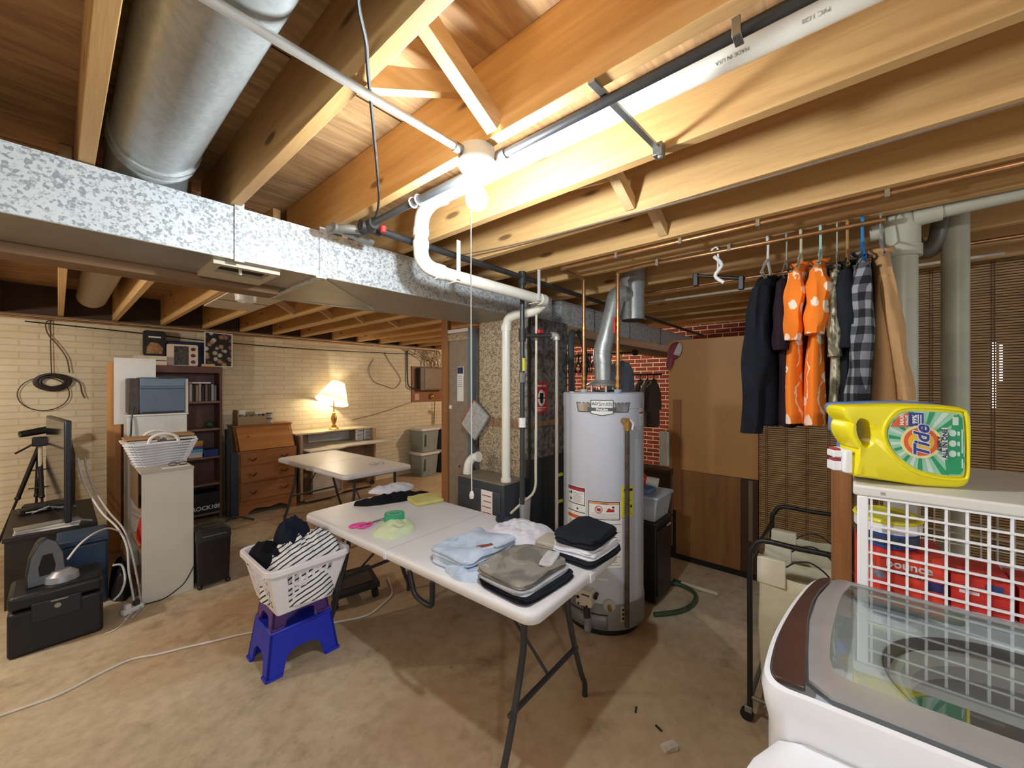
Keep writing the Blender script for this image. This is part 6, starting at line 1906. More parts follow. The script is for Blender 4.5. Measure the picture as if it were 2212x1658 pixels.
for k in range(4):
    MB(rotz(R(-6 + 5 * k), (-0.05, 4.42, 0.501 + 0.010 * k))).box(-0.15, 0.16, -0.05, 0.05, 0, 0.009).build('sheet', (M['paper'], plain('#b8b7b2', 0.4), M['paper'], plain('#8e8b84', 0.4))[k], pp, smooth=False)
for k, (x, y, a, lab_) in enumerate(((-0.12, 5.05, 12, 'nearer black media player on the low television stand'), (-0.10, 5.18, -8, 'farther black media player on the low television stand'))):
    mp2 = thing('media_player', lab_, 'media player', (x, y, 0.501))
    MB(rotz(R(a), (x, y, 0.501))).box(-0.09, 0.10, -0.05, 0.05, 0.004, 0.045).build('body', M['black'], mp2, bevel=0.004)
    MB(rotz(R(a), (x, y, 0.501))).box(-0.06, 0.05, -0.053, -0.05, 0.018, 0.024).build('slot', M['white'], mp2)
tv = thing('television', 'flat television seen edge on, standing on the low dark stand', 'television', (0.05, 4.62, 0.501))
tm = Matrix.Translation((0.055, 4.28, 0.0)) @ Matrix.Rotation(R(6.5), 4, 'Z')
MB(tm).box(-0.022, 0.012, 0.0, 0.86, 0.545, 1.285).build('panel', plain('#1f2430', 0.35, 0.0, 0.1), tv, bevel=0.008)
MB(tm).box(-0.0245, -0.0222, 0.018, 0.845, 0.565, 1.27).build('screen', plain('#1a1d22', 0.08), tv, smooth=False)
MB(tm).loft([[(0.011, y, z) for y, z in ((0.1, 0.6), (0.76, 0.6), (0.76, 1.2), (0.1, 1.2))], [(0.055, y, z) for y, z in ((0.2, 0.64), (0.66, 0.64), (0.66, 1.02), (0.2, 1.02))]], True).build('back', M['black'], tv, bevel=0.01)
for y in (0.12, 0.72):
    MB(tm).tube([(-0.11, y + 0.02, 0.509), (0.0, y, 0.552), (0.13, y - 0.02, 0.509)], 0.008, 8).build('foot', plain('#8f98a6', 0.4), tv)
for k, (dx, c_, lab_) in enumerate(((0.0, '#d9d8d8', 'thick white cable arching down from the back of the television to the floor'), (0.035, '#b9b6b4', 'grey white cable running down beside the thick white television cable'))):
    cbm = MB().tube(smoothpath([(0.10 + dx, 4.50, 0.98), (0.13 + dx, 4.42, 0.80), (0.21 + dx, 4.25, 0.60), (0.285 + dx * .7, 4.05, 0.50), (0.325 + dx * .5, 3.95, 0.38), (0.33 + dx, 3.88, 0.22), (0.345 + dx, 3.80, 0.06), (0.335 + dx, 3.70, 0.012), (0.29 + dx, 3.60, 0.010)], 5), 0.0065, 8)
    single(cbm, 'cable', plain(c_, 0.5), lab_, 'cable')
single(MB().tube(smoothpath([(0.04, 3.66, 0.47), (0.09, 3.75, 0.52), (0.16, 3.86, 0.545), (0.235, 3.98, 0.53), (0.30, 4.05, 0.47)], 5), 0.0055, 8), 'cord', M['white'], 'white iron cord arching over the navy tote', 'cord')
single(MB().tube(smoothpath([(0.255, 3.95, 0.27), (0.30, 3.96, 0.25), (0.315, 3.93, 0.16), (0.29, 3.88, 0.09), (0.25, 3.85, 0.06)], 5), 0.007, 8), 'cable', M['white'], 'white cable loop beside the navy tote near the floor', 'cable')
single(MB().tube(smoothpath([(0.36, 3.74, 0.008), (0.30, 3.62, 0.006), (0.255, 3.53, 0.006), (0.21, 3.50, 0.006), (0.19, 3.50, 0.006)], 5), 0.003, 6), 'charging_cord', M['white'], 'thin white charging cord with its plug lying in front of the black safe', 'cord')
pst2 = thing('power_strip', 'white power strip on the floor at the foot of the tall white cabinet', 'power strip', (0.33, 3.70, 0))
MB(rotz(R(25), (0.335, 3.71, 0.0))).box(-0.06, 0.055, -0.02, 0.02, 0.002, 0.035).build('body', M['white'], pst2, bevel=0.005)
for k in range(2):
    MB(rotz(R(25), (0.335, 3.71, 0.0))).box(-0.045 + 0.05 * k, -0.015 + 0.05 * k, -0.014, 0.014, 0.035, 0.065).build('plug', M['charcoal'] if k else M['white'], pst2, bevel=0.003)
bag_ = thing('plastic_bag', 'dark crumpled bag with cables between the navy tote and the tall white cabinet', 'bag', (0.30, 4.12, 0))
crumple((0.305, 4.10, 0.0), 0.06, 0.16, 0.32, 61, 0, 20, 0.7, 0.4).build('body', M['black'], bag_)
# tripod with scope
tpd = thing('tripod', 'black tripod with a scope head in front of the brick wall at left', 'tripod', (-0.09, 5.5, 0))
hub = Vector((-0.108, 5.50, 1.0))
for fx, fy in ((-0.38, 5.55), (-0.145, 5.62), (-0.075, 5.40)):
    foot = Vector((fx, fy, 0.0))
    mid = hub.lerp(foot, 0.45)
    MB().tube([hub, mid], 0.016, 10).tube([mid, foot + Vector((0, 0, 0.02))], 0.009, 10).ball((mid.x, mid.y, mid.z), 0.02, 6).build('leg', M['black'], tpd)
MB().tube([hub + Vector((0.005, -0.02, 0.04)), hub + Vector((0.005, -0.02, -0.28))], 0.014, 10).build('centre_column', plain('#cfc7b5', 0.4), tpd)
MB().tube([hub + Vector((0.005, -0.02, -0.28)), hub + Vector((0.005, -0.02, -0.30))], 0.022, 10).build('column_knob', M['black'], tpd)
MB().box(-0.15, -0.06, 5.42, 5.52, 1.0, 1.08).build('pan_head', M['black'], tpd, bevel=0.01)
MB().tube([(-0.215, 5.42, 1.115), (0.0, 5.50, 1.15)], [0.028, 0.034], 14).build('scope', M['black'], tpd)
MB().tube([(-0.13, 5.44, 1.03), (-0.24, 5.40, 0.955)], 0.008, 8).build('pan_handle', M['black'], tpd)
for z_ in (0.62, 0.78):
    MB().tube([(-0.17, 5.52, z_), (-0.06, 5.47, z_ + 0.01)], 0.006, 8).build('spreader', M['black'], tpd)
# coil of cable on the wall
co = thing('cable_coil', 'coil of black cable hanging on the painted brick wall', 'cable', (-0.03, 5.76, 1.5))
mb = MB()
for k in range(9):
    rx, ry = 0.118 - 0.006 * k, 0.082 - 0.0045 * k
    mb.tube([(-0.03 + rx * math.cos(t) + 0.004 * math.sin(3 * t + k), 5.765 - 0.004 * (k % 4), 1.57 + ry * math.sin(t) + 0.004 * math.cos(2 * t + k)) for t in [2 * PI * q / 40 for q in range(40)]], 0.0055, 7, True)
mb.build('coil', plain('#2c2017', 0.5), co)
MB().tube([(-0.085 + 0.158 * math.cos(t), 5.772, 1.455 + 0.155 * math.sin(t)) for t in [2 * PI * q / 44 for q in range(44)]], 0.004, 7, True).build('loose_loop', plain('#2c2017', 0.5), co)
MB().tube(smoothpath([(-0.045, 5.77, 2.16), (-0.045, 5.77, 1.9), (-0.04, 5.77, 1.64)], 3), 0.004, 7).build('hanging_run', plain('#4a3b2c', 0.5), co)
MB().tube(smoothpath([(-0.045, 5.77, 2.16), (-0.075, 5.765, 2.12), (-0.06, 5.765, 2.02), (0.0, 5.765, 1.92), (0.055, 5.765, 1.80), (0.075, 5.765, 1.66)], 5), 0.005, 7).build('hanging_run', plain('#4a3b2c', 0.5), co)
MB().tube(smoothpath([(0.075, 5.765, 1.62), (0.14, 5.765, 1.56), (0.155, 5.765, 1.47), (0.175, 5.765, 1.41)], 5), 0.006, 7).build('tail', plain('#4a3b2c', 0.5), co)
wp = MB().tube([(-3, 5.775, 2.175), (4.6, 5.775, 2.155)], 0.011, 10)
single(wp, 'copper_pipe', M['copper'], 'long copper pipe running level along the top of the painted brick wall', 'pipe')
wc = MB().tube(smoothpath([(-0.2, 5.785, 2.13), (0.5, 5.785, 2.10), (1.2, 5.785, 2.06), (2.2, 5.785, 2.04), (3.2, 5.785, 2.05), (4.1, 5.785, 2.07)], 4), 0.006, 8)
single(wc, 'cable', M['black'], 'black cable sagging along the brick wall just under the copper pipe', 'cable')
# tall orange board, bookcase, white sheet
single(B(0.295, 0.385, 5.18, 5.20, 0.0, 1.75), 'wooden_board', M['oak'], 'tall narrow orange brown board standing left of the bookcase', 'board', smooth=False)
bk = thing('bookcase', 'tall dark walnut bookcase against the painted brick wall', 'bookcase', (0.82, 5.66, 0))
wn = M['walnut']
B(0.40, 0.425, 5.52, 5.78, 0, 1.74).build('side_panel', wn, bk, smooth=False)
B(1.222, 1.247, 5.52, 5.78, 0, 1.74).build('side_panel', wn, bk, smooth=False)
B(0.40, 1.247, 5.515, 5.78, 1.675, 1.745).build('top', plain('#6b4436', 0.45), bk, smooth=False)
B(0.425, 1.222, 5.765, 5.78, 0, 1.69).build('back_panel', wn, bk, smooth=False)
for z_ in (0.08, 0.41, 0.715, 1.035, 1.345):
    B(0.425, 1.222, 5.525, 5.765, z_ - 0.012, z_ + 0.010).build('shelf', plain('#8a6a58', 0.5), bk, smooth=False)
ws = thing('white_board', 'white foam board standing in front of the upper left of the bookcase', 'board', (0.47, 5.10, 1.27))
B(0.335, 0.62, 5.09, 5.105, 1.18, 1.79).build('sheet', M['white'], ws, smooth=False)
# what stands on the bookcase
for k, (z_, lab_) in enumerate(((1.748, 'lower of two white boxes lying on the bookcase top'), (1.80, 'upper of two white boxes lying on the bookcase top'))):
    single(B(0.50 + 0.01 * k, 0.765, 5.54, 5.72, z_, z_ + 0.046), 'flat_box', plain('#ddd2b8', 0.6), lab_, 'box', bevel=0.003)
t1 = thing('tin_box', 'black rounded picture tin standing on the white boxes on the bookcase', 'tin', (0.68, 5.68, 1.848))
fmT = frame((0.68, 5.66, 1.985), (1, 0, 0), (0, 0, 1))
MB(fmT).prism(rrect(-0.093, 0.093, -0.137, 0.137, 0.03), -0.03, 0.0).build('tin', M['blackm'], t1, bevel=0.006)
MB(fmT).prism(rrect(-0.078, 0.078, -0.12, 0.12, 0.02), 0.0, 0.002).build('cover', plain('#2a2622', 0.35, 0, 0.6, 30), t1, smooth=False)
MB(fmT).prism([(-0.065, -0.11), (0.06, -0.11), (0.066, -0.05), (0.03, 0.0), (-0.03, 0.012), (-0.062, -0.04)], 0.002, 0.003).build('picture', plain('#c08d58', 0.5, 0, 0.6, 40), t1, smooth=False)
MB(fmT).box(-0.05, 0.05, 0.06, 0.075, 0.002, 0.003).build('print', M['paper'], t1, smooth=False)
t2 = thing('picture_frame', 'white rounded picture with a black and white collage on the bookcase', 'picture', (0.90, 5.62, 1.748))
fmT = frame((0.905, 5.60, 1.872), (1, 0, 0), (0, 0, 1))
MB(fmT).prism(rrect(-0.135, 0.135, -0.122, 0.115, 0.02), -0.02, 0.0).build('frame', plain('#e3cfc0', 0.5), t2, bevel=0.003)
MB(fmT).box(-0.075, 0.05, -0.115, 0.095, 0.0, 0.002).build('picture', plain('#5a544c', 0.5, 0, 0.9, 60), t2, smooth=False)
for k in range(3):
    MB(fmT).prism([(0.09 + 0.022 * math.cos(t), -0.075 + 0.07 * k + 0.02 * math.sin(t)) for t in [2 * PI * q / 14 for q in range(14)]], 0.0, 0.002).build('picture', plain('#6b4030', 0.5, 0, 0.5, 80), t2, smooth=False)
t3 = thing('tray', 'dark blue tray standing behind the white collage picture on the bookcase', 'tray', (0.98, 5.70, 1.748))
MB(frame((0.975, 5.69, 1.905), (1, 0, 0), (0, 0, 1))).prism(rrect(-0.2, 0.17, -0.155, 0.125, 0.04), -0.02, 0.0).build('tray', plain('#1c2c52', 0.35), t3, bevel=0.008)
t4 = thing('poster', 'black collage poster in a white frame at the right end of the bookcase top', 'poster', (1.22, 5.60, 1.748))
fmT = frame((1.232, 5.585, 1.945), (1, 0.12, 0), (0, 0, 1))
MB(fmT).box(-0.142, 0.138, -0.195, 0.2, -0.015, 0.0).build('frame', plain('#d9d7d2', 0.5), t4, smooth=False)
po = NT('collage_print')
vo_ = po.n('ShaderNodeTexVoronoi', feature='F1')
vo_.inputs['Scale'].default_value = 17
po.l(po.co(), vo_.inputs['Vector'])
po.base(po.mix(po.ramp(vo_.outputs['Distance'], [(0.3, (1, 1, 1, 1)), (0.5, (0, 0, 0, 1))]), H('#17181c'), po.ramp(vo_.outputs['Color'], [(0.2, H('#77777a')), (0.45, H('#c9c7c4')), (0.6, H('#a4804e')), (0.8, H('#8a5a5a'))])))
MB(fmT).box(-0.132, 0.122, -0.185, 0.19, 0.0, 0.002).build('picture', po.fin(0.5), t4, smooth=False)
single(B(1.06, 1.18, 5.53, 5.56, 1.748, 1.775), 'small_box', plain('#d3a877', 0.6), 'small tan box lying at the foot of the black collage poster', 'box', smooth=False)
# shelf contents
for k in range(9):
    x0 = 0.955 + 0.028 * k + rnd.uniform(-.003, .003)
    c_ = ('#cfcbc6', '#3a2f2c', '#a48a7c', '#b7a79a', '#2c2624', '#7c7068', '#2e2826', '#c8c2bd', '#8d8580')[k]
    nm_ = ('pale', 'dark brown', 'tan', 'beige', 'black', 'grey brown', 'brownish black', 'white', 'grey')[k]
    single(B(x0, x0 + 0.022, 5.56, 5.74, 1.356, 1.52 + rnd.uniform(-.02, .03)), 'book', plain(c_, 0.6), '%s upright book on the top shelf of the bookcase, right of the blue tub' % nm_, 'book', 'upright books on the top bookcase shelf', smooth=False)
single(B(0.98, 1.15, 5.57, 5.74, 1.555, 1.572), 'book', M['paper'], 'white book lying flat across the upright books in the bookcase', 'book', smooth=False)
gb = MB().ball((1.15, 5.62, 1.085), 0.043, 12, (1, 1, 0.92))
single(gb, 'glass_ball', plain('#3f6b4e', 0.2, 0, 0.5, 30), 'dark green glass ball on the second shelf of the bookcase', 'ball')
for k, (c_, h_, nm_) in enumerate((('#dfdfe2', 0.032, 'white'), ('#d4dbe0', 0.026, 'pale grey'), ('#62b5d6', 0.036, 'light blue'), ('#27468e', 0.03, 'royal blue'), ('#c56b4a', 0.026, 'orange red'), ('#b5a53c', 0.036, 'mustard yellow'))):
    zz = 0.727 + sum((0.032, 0.026, 0.036, 0.03, 0.026, 0.036)[:k])
    single(B(0.945 - 0.003 * (k % 2), 1.065 + 0.004 * (k % 3), 5.54, 5.72, zz, zz + h_ - 0.001), 'book', plain(c_, 0.5), '%s book lying in the flat stack on the middle bookcase shelf' % nm_, 'book', smooth=False)
single(B(1.08, 1.215, 5.55, 5.72, 0.727, 0.80), 'book', plain('#24418c', 0.5), 'thick dark blue book right of the flat stack in the bookcase', 'book', smooth=False)
single(MB().lathe([(0, 0.421), (0.03, 0.421), (0.036, 0.50), (0, 0.50)], (0.965, 5.60), 14), 'cup', M['white'], 'white cup on the lower shelf of the bookcase by the white cabinet', 'cup')
bb_ = thing('black_box', 'black box with white lettering on the bottom shelf of the bookcase', 'box', (1.1, 5.6, 0.09))
B(0.96, 1.215, 5.525, 5.74, 0.091, 0.32).build('box', M['blackm'], bb_, smooth=False)
text('ROCK105', 0.062, frame((1.10, 5.523, 0.150), (1, 0, 0), (0, 0, 1)), M['paper'], 'print', bb_, bold=0.002)
# blue grey tub on a white stand, basket, cabinet
wsx = thing('white_cupboard', 'plain white cupboard behind the wicker basket, carrying the blue grey box', 'cupboard', (0.6, 4.9, 0))
B(0.395, 0.80, 4.76, 5.06, 0.0, 1.265).build('body', plain('#dcdddb', 0.5), wsx, bevel=0.004)
B(0.385, 0.81, 4.75, 5.07, 1.265, 1.28).build('top', plain('#e6e6e4', 0.45), wsx, bevel=0.003)
bt = thing('printer', 'blue grey box shaped printer on the white cupboard in front of the bookcase', 'printer', (0.62, 4.93, 1.28))
B(0.475, 0.795, 4.79, 5.04, 1.285, 1.61).build('body', plain('#5b6d82', 0.45), bt, bevel=0.006)
B(0.405, 0.475, 4.79, 5.04, 1.285, 1.60).build('side_mechanism', plain('#4a3c38', 0.5, 0, 0.4, 30), bt, bevel=0.006)
B(0.48, 0.79, 4.782, 4.792, 1.53, 1.60).build('lid_panel', plain('#667b90', 0.4), bt, bevel=0.004)
B(0.48, 0.79, 4.784, 4.791, 1.505, 1.513).build('groove', plain('#3c4a5c', 0.5), bt)
B(0.60, 0.70, 4.77, 4.80, 1.602, 1.612).build('latch', M['black'], bt)
B(0.795, 0.815, 4.80, 5.04, 1.282, 1.60).build('white_edge', M['white'], bt)
B(0.49, 0.78, 4.785, 4.80, 1.281, 1.30).build('tray', M['black'], bt)
single(MB().tube(smoothpath([(0.435, 4.78, 1.35), (0.42, 4.745, 1.25), (0.415, 4.735, 1.12), (0.40, 4.72, 0.98)], 4), 0.006, 8), 'cable', M['darksteel'], 'dark power cord hanging from the blue grey printer down the white cupboard', 'cord')
wcab = thing('white_cabinet', 'tall narrow white cabinet with open shelves facing left, wicker basket on top', 'cabinet', (0.53, 4.1, 0))
cw = plain('#d8d5cb', 0.5, 0, 0.06, 4)
B(0.386, 0.672, 3.77, 3.79, 0.0, 0.912).build('side_panel', cw, wcab, smooth=False)
B(0.386, 0.672, 4.43, 4.45, 0.0, 0.912).build('side_panel', cw, wcab, smooth=False)
B(0.655, 0.672, 3.79, 4.43, 0.0, 0.912).build('back_panel', cw, wcab, smooth=False)
B(0.380, 0.675, 3.765, 4.455, 0.912, 0.928).build('top', plain('#b9b5aa', 0.5), wcab, smooth=False)
for z_ in (0.05, 0.33, 0.62):
    B(0.39, 0.655, 3.79, 4.43, z_, z_ + 0.018).build('shelf', plain('#a5835c', 0.5), wcab, smooth=False)
B(0.382, 0.386, 3.95, 4.42, 0.64, 0.90).build('door_strip', plain('#7d6246', 0.5), wcab, smooth=False)
rdm = thing('red_cloth', 'red bag standing on the lower shelf of the white cabinet', 'bag', (0.42, 4.1, 0.35))
crumple((0.45, 4.12, 0.349), 0.055, 0.2, 0.24, 71, 0, 18, 0.6, 0.4).build('body', plain('#c8322f', 0.5), rdm)
wbk = thing('wicker_basket', 'white wicker basket with a hoop handle on the tall white cabinet', 'basket', (0.53, 4.12, 0.93))
mb = MB()
for k in range(9):
    t = k / 8
    z_ = 0.937 + 0.165 * t
    hx, hy = 0.142 + 0.062 * t, 0.105 + 0.055 * t
    for side_ph in (0, 1):
        mb.tube([(0.53 + x + 0.006 * math.sin(i * 1.57 + k * PI + side_ph * PI) * (1 if abs(x) > hx - 0.05 else 0), 4.13 + y + 0.006 * math.sin(i * 1.57 + k * PI + side_ph * PI), z_ + 0.006 * math.sin(i * 1.57 + k * PI + side_ph * PI)) for i, (x, y) in enumerate(rrect(-hx, hx, -hy, hy, 0.04, 9))], 0.0068, 6, True)
mb.build('woven_wall', plain('#e9ebf2', 0.5), wbk)
MB().prism([(0.53 + x, 4.13 + y) for x, y in rrect(-0.138, 0.138, -0.10, 0.10, 0.04)], 0.930, 0.938).build('bottom', M['white'], wbk)
MB().loft([[(0.53 + x, 4.13 + y, z_) for x, y in rrect(-hx, hx, -hy, hy, 0.035)] for hx, hy, z_ in ((0.134, 0.097, 0.938), (0.192, 0.148, 1.10))], False).build('lining', plain('#c9cbd2', 0.6), wbk)
for y_ in (3.975, 4.285):
    MB().tube(smoothpath([(0.44, y_, 1.09), (0.455, y_, 1.14), (0.50, y_, 1.168), (0.56, y_, 1.168), (0.605, y_, 1.14), (0.62, y_, 1.09)], 5), 0.011, 10).build('hoop_handle', M['white'], wbk)
for k, (x0, x1, y0, y1, z_, c_, lab_) in enumerate(((0.305, 0.50, 4.03, 4.24, 1.108, '#e5e4e0', 'white folder lying over the left rim of the wicker basket'), (0.32, 0.52, 4.05, 4.26, 1.128, '#b98d5e', 'brown folder lying on the white folder over the basket'), (0.56, 0.745, 4.06, 4.26, 1.112, '#e8e7e3', 'white folder lying over the right rim of the wicker basket'), (0.57, 0.735, 4.08, 4.28, 1.136, '#b48c60', 'brown folder at the right on top of the wicker basket'))):
    single(B(x0, x1, y0, y1, z_, z_ + 0.012), 'folder', plain(c_, 0.7), lab_, 'folder', smooth=False)
gs_ = thing('eyeglasses', 'dark framed glasses lying just in front of the white wicker basket', 'glasses', (0.60, 3.90, 0.929))
for x_ in (0.57, 0.63):
    MB().tube([(x_ + 0.024 * math.cos(t), 3.89, 0.945 + 0.013 * math.sin(t)) for t in [2 * PI * q / 14 for q in range(14)]], 0.003, 6, True).build('lens_frame', plain('#4a2c36', 0.4), gs_)
single(MB().box(0.50, 0.66, 3.80, 3.85, 0.929, 0.932), 'paper_sheet', M['paper'], 'white paper sheet on the front edge of the tall white cabinet top', 'paper', smooth=False)
# shredder
shd = thing('paper_shredder', 'black paper shredder bin on wheels beside the tall white cabinet', 'shredder', (0.79, 3.80, 0))
MB().loft([[(x, y, 0.035) for x, y in rrect(0.690, 0.885, 3.70, 3.90, 0.02)], [(x, y, 0.36) for x, y in rrect(0.682, 0.893, 3.69, 3.91, 0.022)]], True).build('bin', M['black'], shd)
MB().loft([[(x, y, 0.362) for x, y in rrect(0.678, 0.897, 3.686, 3.914, 0.024)], [(x, y, 0.425) for x, y in rrect(0.680, 0.895, 3.69, 3.914, 0.03)], [(x, y, 0.438) for x, y in rrect(0.70, 0.875, 3.71, 3.90, 0.03)]], True).build('head', M['blackm'], shd)
B(0.735, 0.845, 3.80, 3.825, 0.436, 0.4405).build('slot', plain('#5b6068', 0.3, 0.4), shd, smooth=False)
B(0.71, 0.86, 3.684, 3.688, 0.395, 0.40).build('highlight_strip', plain('#6e757e', 0.3), shd)
for x_, y_ in ((0.70, 3.715), (0.875, 3.715), (0.70, 3.885), (0.875, 3.885)):
    MB().ball((x_, y_, 0.018), 0.018, 8).build('caster', M['black'], shd)
single(MB().tube(smoothpath([(0.40, 3.755, 0.006), (0.50, 3.74, 0.01), (0.58, 3.755, 0.045), (0.62, 3.755, 0.08), (0.66, 3.76, 0.15), (0.69, 3.80, 0.20)], 5), 0.004, 7), 'cable', M['black'], 'black cord running along the foot of the white cabinet to the shredder', 'cord')
# black screen stand beside the dresser
bs = thing('projection_screen', 'black folded screen case standing on feet left of the dresser', 'screen', (1.29, 5.3, 0))
MB().hexa([(1.232, 5.28, 0.06), (1.335, 5.25, 0.06), (1.335, 5.34, 0.06), (1.232, 5.37, 0.06)], [(1.232, 5.28, 1.04), (1.27, 5.25, 1.04), (1.27, 5.34, 1.04), (1.232, 5.37, 1.04)]).build('case', plain('#1b1e24', 0.5), bs, bevel=0.006)
MB().hexa([(1.26, 5.24, 0.06), (1.338, 5.235, 0.06), (1.338, 5.30, 0.06), (1.26, 5.31, 0.06)], [(1.26, 5.24, 0.80), (1.338, 5.235, 0.76), (1.338, 5.30, 0.76), (1.26, 5.31, 0.80)]).build('front_case', plain('#23272f', 0.5), bs, bevel=0.006)
MB().tube([(1.18, 5.20, 0.03), (1.29, 5.22, 0.075), (1.46, 5.14, 0.012)], 0.011, 8).build('foot', M['black'], bs)
B(1.222, 1.25, 5.26, 5.29, 0.88, 0.93).build('clip', M['black'], bs)
# dresser
dr = thing('secretary_desk', 'orange brown slant front wooden desk with drawers by the brick wall', 'desk', (1.66, 5.54, 0))
dm = M['dresser']
B(1.355, 1.985, 5.34, 5.77, 0.13, 0.765).build('case', dm, dr, bevel=0.004)
MB().hexa([(1.355, 5.40, 0.765), (1.985, 5.40, 0.765), (1.985, 5.77, 0.765), (1.355, 5.77, 0.765)], [(1.355, 5.53, 1.035), (1.985, 5.53, 1.035), (1.985, 5.77, 1.035), (1.355, 5.77, 1.035)]).build('upper_case', dm, dr, smooth=False)
MB().hexa([(1.375, 5.335, 0.772), (1.965, 5.335, 0.772), (1.965, 5.352, 0.772), (1.375, 5.352, 0.772)], [(1.375, 5.515, 1.035), (1.965, 5.515, 1.035), (1.965, 5.532, 1.035), (1.375, 5.532, 1.035)]).build('slant_front', wood('slant_wood', '#a56b3c', '#c99058', 'X', 0.7, 0.32, False), dr, bevel=0.003)
MB().cyl((1.48, 5.425, 0.925), (1.48, 5.415, 0.928), 0.013, 12).build('knob', M['brass'], dr)
B(1.345, 1.995, 5.50, 5.775, 1.035, 1.055).build('top', dm, dr, bevel=0.005)
for z0d, z1d in ((0.60, 0.745), (0.40, 0.585), (0.19, 0.385)):
    d_ = B(1.375, 1.965, 5.325, 5.345, z0d, z1d).build('drawer', dm, dr, bevel=0.006)
    for x_ in (1.50, 1.84):
        MB().tube(smoothpath([(x_ - 0.04, 5.322, (z0d + z1d) / 2 + 0.008), (x_, 5.305, (z0d + z1d) / 2 - 0.02), (x_ + 0.04, 5.322, (z0d + z1d) / 2 + 0.008)], 3), 0.006, 8).build('bail_pull', plain('#4a3218', 0.4, 0.5), d_)
skirt = [(1.355, 0.0), (1.355, 0.13), (1.985, 0.13), (1.985, 0.0), (1.90, 0.0), (1.87, 0.055), (1.80, 0.085), (1.67, 0.065), (1.54, 0.085), (1.47, 0.055), (1.44, 0.0)]
MB(frame((0, 5.34, 0), (1, 0, 0), (0, 0, 1))).prism(skirt, -0.02, 0.0).build('bracket_base', dm, dr, smooth=False)
for x_ in (1.37, 1.97):
    B(x_ - 0.015, x_ + 0.015, 5.70, 5.76, 0, 0.13).build('rear_foot', dm, dr)
cbx = thing('cardboard_carrier', 'cardboard carton with scalloped front and jars on the secretary desk', 'box', (1.58, 5.64, 1.055))
kraft = plain('#a8906a', 0.8)
B(1.40, 1.70, 5.52, 5.535, 1.056, 1.155).build('front', kraft, cbx, smooth=False)
B(1.40, 1.415, 5.535, 5.72, 1.056, 1.235).build('side', kraft, cbx, smooth=False)
B(1.685, 1.70, 5.535, 5.72, 1.056, 1.18).build('side', kraft, cbx, smooth=False)
B(1.40, 1.70, 5.72, 5.735, 1.056, 1.20).build('back', kraft, cbx, smooth=False)
B(1.415, 1.50, 5.60, 5.61, 1.16, 1.235).build('white_flap', M['paper'], cbx, smooth=False)
B(1.60, 1.68, 5.60, 5.61, 1.14, 1.205).build('white_flap', M['paper'], cbx, smooth=False)
for k in range(4):
    x_ = 1.45 + 0.066 * k
    jr = thing('jar', ('first', 'second', 'third', 'fourth')[k] + ' small jar from the left in the cardboard carton', 'jar', (x_, 5.57, 1.058))
    MB().lathe([(0, 1.058), (0.026, 1.058), (0.028, 1.15), (0.022, 1.165), (0, 1.165)], (x_, 5.575), 14).build('body', plain('#9a9488', 0.3), jr)
    MB().lathe([(0, 1.165), (0.024, 1.165), (0.024, 1.18), (0, 1.18)], (x_, 5.575), 14).build('lid', plain('#77736a', 0.4), jr)
for z_, nm_ in ((1.056, 'lower'), (1.121, 'upper')):
    jc_ = thing('jar', nm_ + ' of two stacked glass jars right of the cardboard carton on the secretary desk', 'jar', (1.765, 5.62, z_))
    MB().lathe([(0, z_), (0.034, z_), (0.036, z_ + 0.05), (0, z_ + 0.05)], (1.765, 5.62), 16).build('glass', glassy('jar_glass_' + nm_, H('#b5b5ae'), 0.6, 0.1), jc_)
    MB().lathe([(0, z_ + 0.05), (0.038, z_ + 0.05), (0.038, z_ + 0.064), (0, z_ + 0.064)], (1.765, 5.62), 16).build('lid', M['charcoal'], jc_)
# desk with lamp
dk_ = thing('writing_desk', 'low tan desk with a raised shelf by the brick wall, lamp on top', 'desk', (2.55, 5.55, 0))
dw = M['deskwood']
lt_ = plain('#cfc2a4', 0.5)
B(2.03, 2.06, 5.33, 5.78, 0.05, 0.885).build('side_panel', dw, dk_, smooth=False)
B(3.12, 3.15, 5.45, 5.78, 0.05, 0.885).build('side_panel', dw, dk_, smooth=False)
MB().prism([(2.0, 5.42), (2.35, 5.42), (2.50, 5.50), (3.20, 5.50), (3.20, 5.785), (2.0, 5.785)], 0.885, 0.905).build('raised_shelf', lt_, dk_, bevel=0.004)
MB().prism([(2.07, 5.14), (2.45, 5.14), (2.62, 5.24), (3.30, 5.24), (3.30, 5.77), (2.07, 5.77)], 0.685, 0.705).build('work_top', plain('#c9c2b4', 0.45), dk_, bevel=0.004)
MB().prism([(2.07, 5.28), (2.45, 5.28), (2.65, 5.42), (3.13, 5.42), (3.13, 5.77), (2.07, 5.77)], 0.04, 0.065).build('foot_shelf', dw, dk_, bevel=0.004)
B(2.06, 3.12, 5.745, 5.765, 0.065, 0.885).build('back_panel', plain('#9d8468', 0.55), dk_, smooth=False)
B(2.28, 2.86, 5.72, 5.74, 0.73, 0.86).build('grey_panel', plain('#a9a7a6', 0.5), dk_, smooth=False)
B(2.62, 2.64, 5.45, 5.75, 0.065, 0.685).build('divider', dw, dk_, smooth=False)
for x0 in (2.90, 3.03):
    vb = B(x0, x0 + 0.10, 5.56, 5.60, 0.715, 0.875).build('rack', M['white'], dk_, smooth=False)
    mb = MB()
    for k in range(8):
        mb.box(x0 + 0.008, x0 + 0.092, 5.556, 5.561, 0.725 + 0.018 * k, 0.733 + 0.018 * k)
    mb.build('rack_slot', M['charcoal'], vb, smooth=False)
MB().cyl((3.07, 5.418, 0.09), (3.07, 5.40, 0.09), 0.032, 16).build('cable_port', M['ink'], dk_)
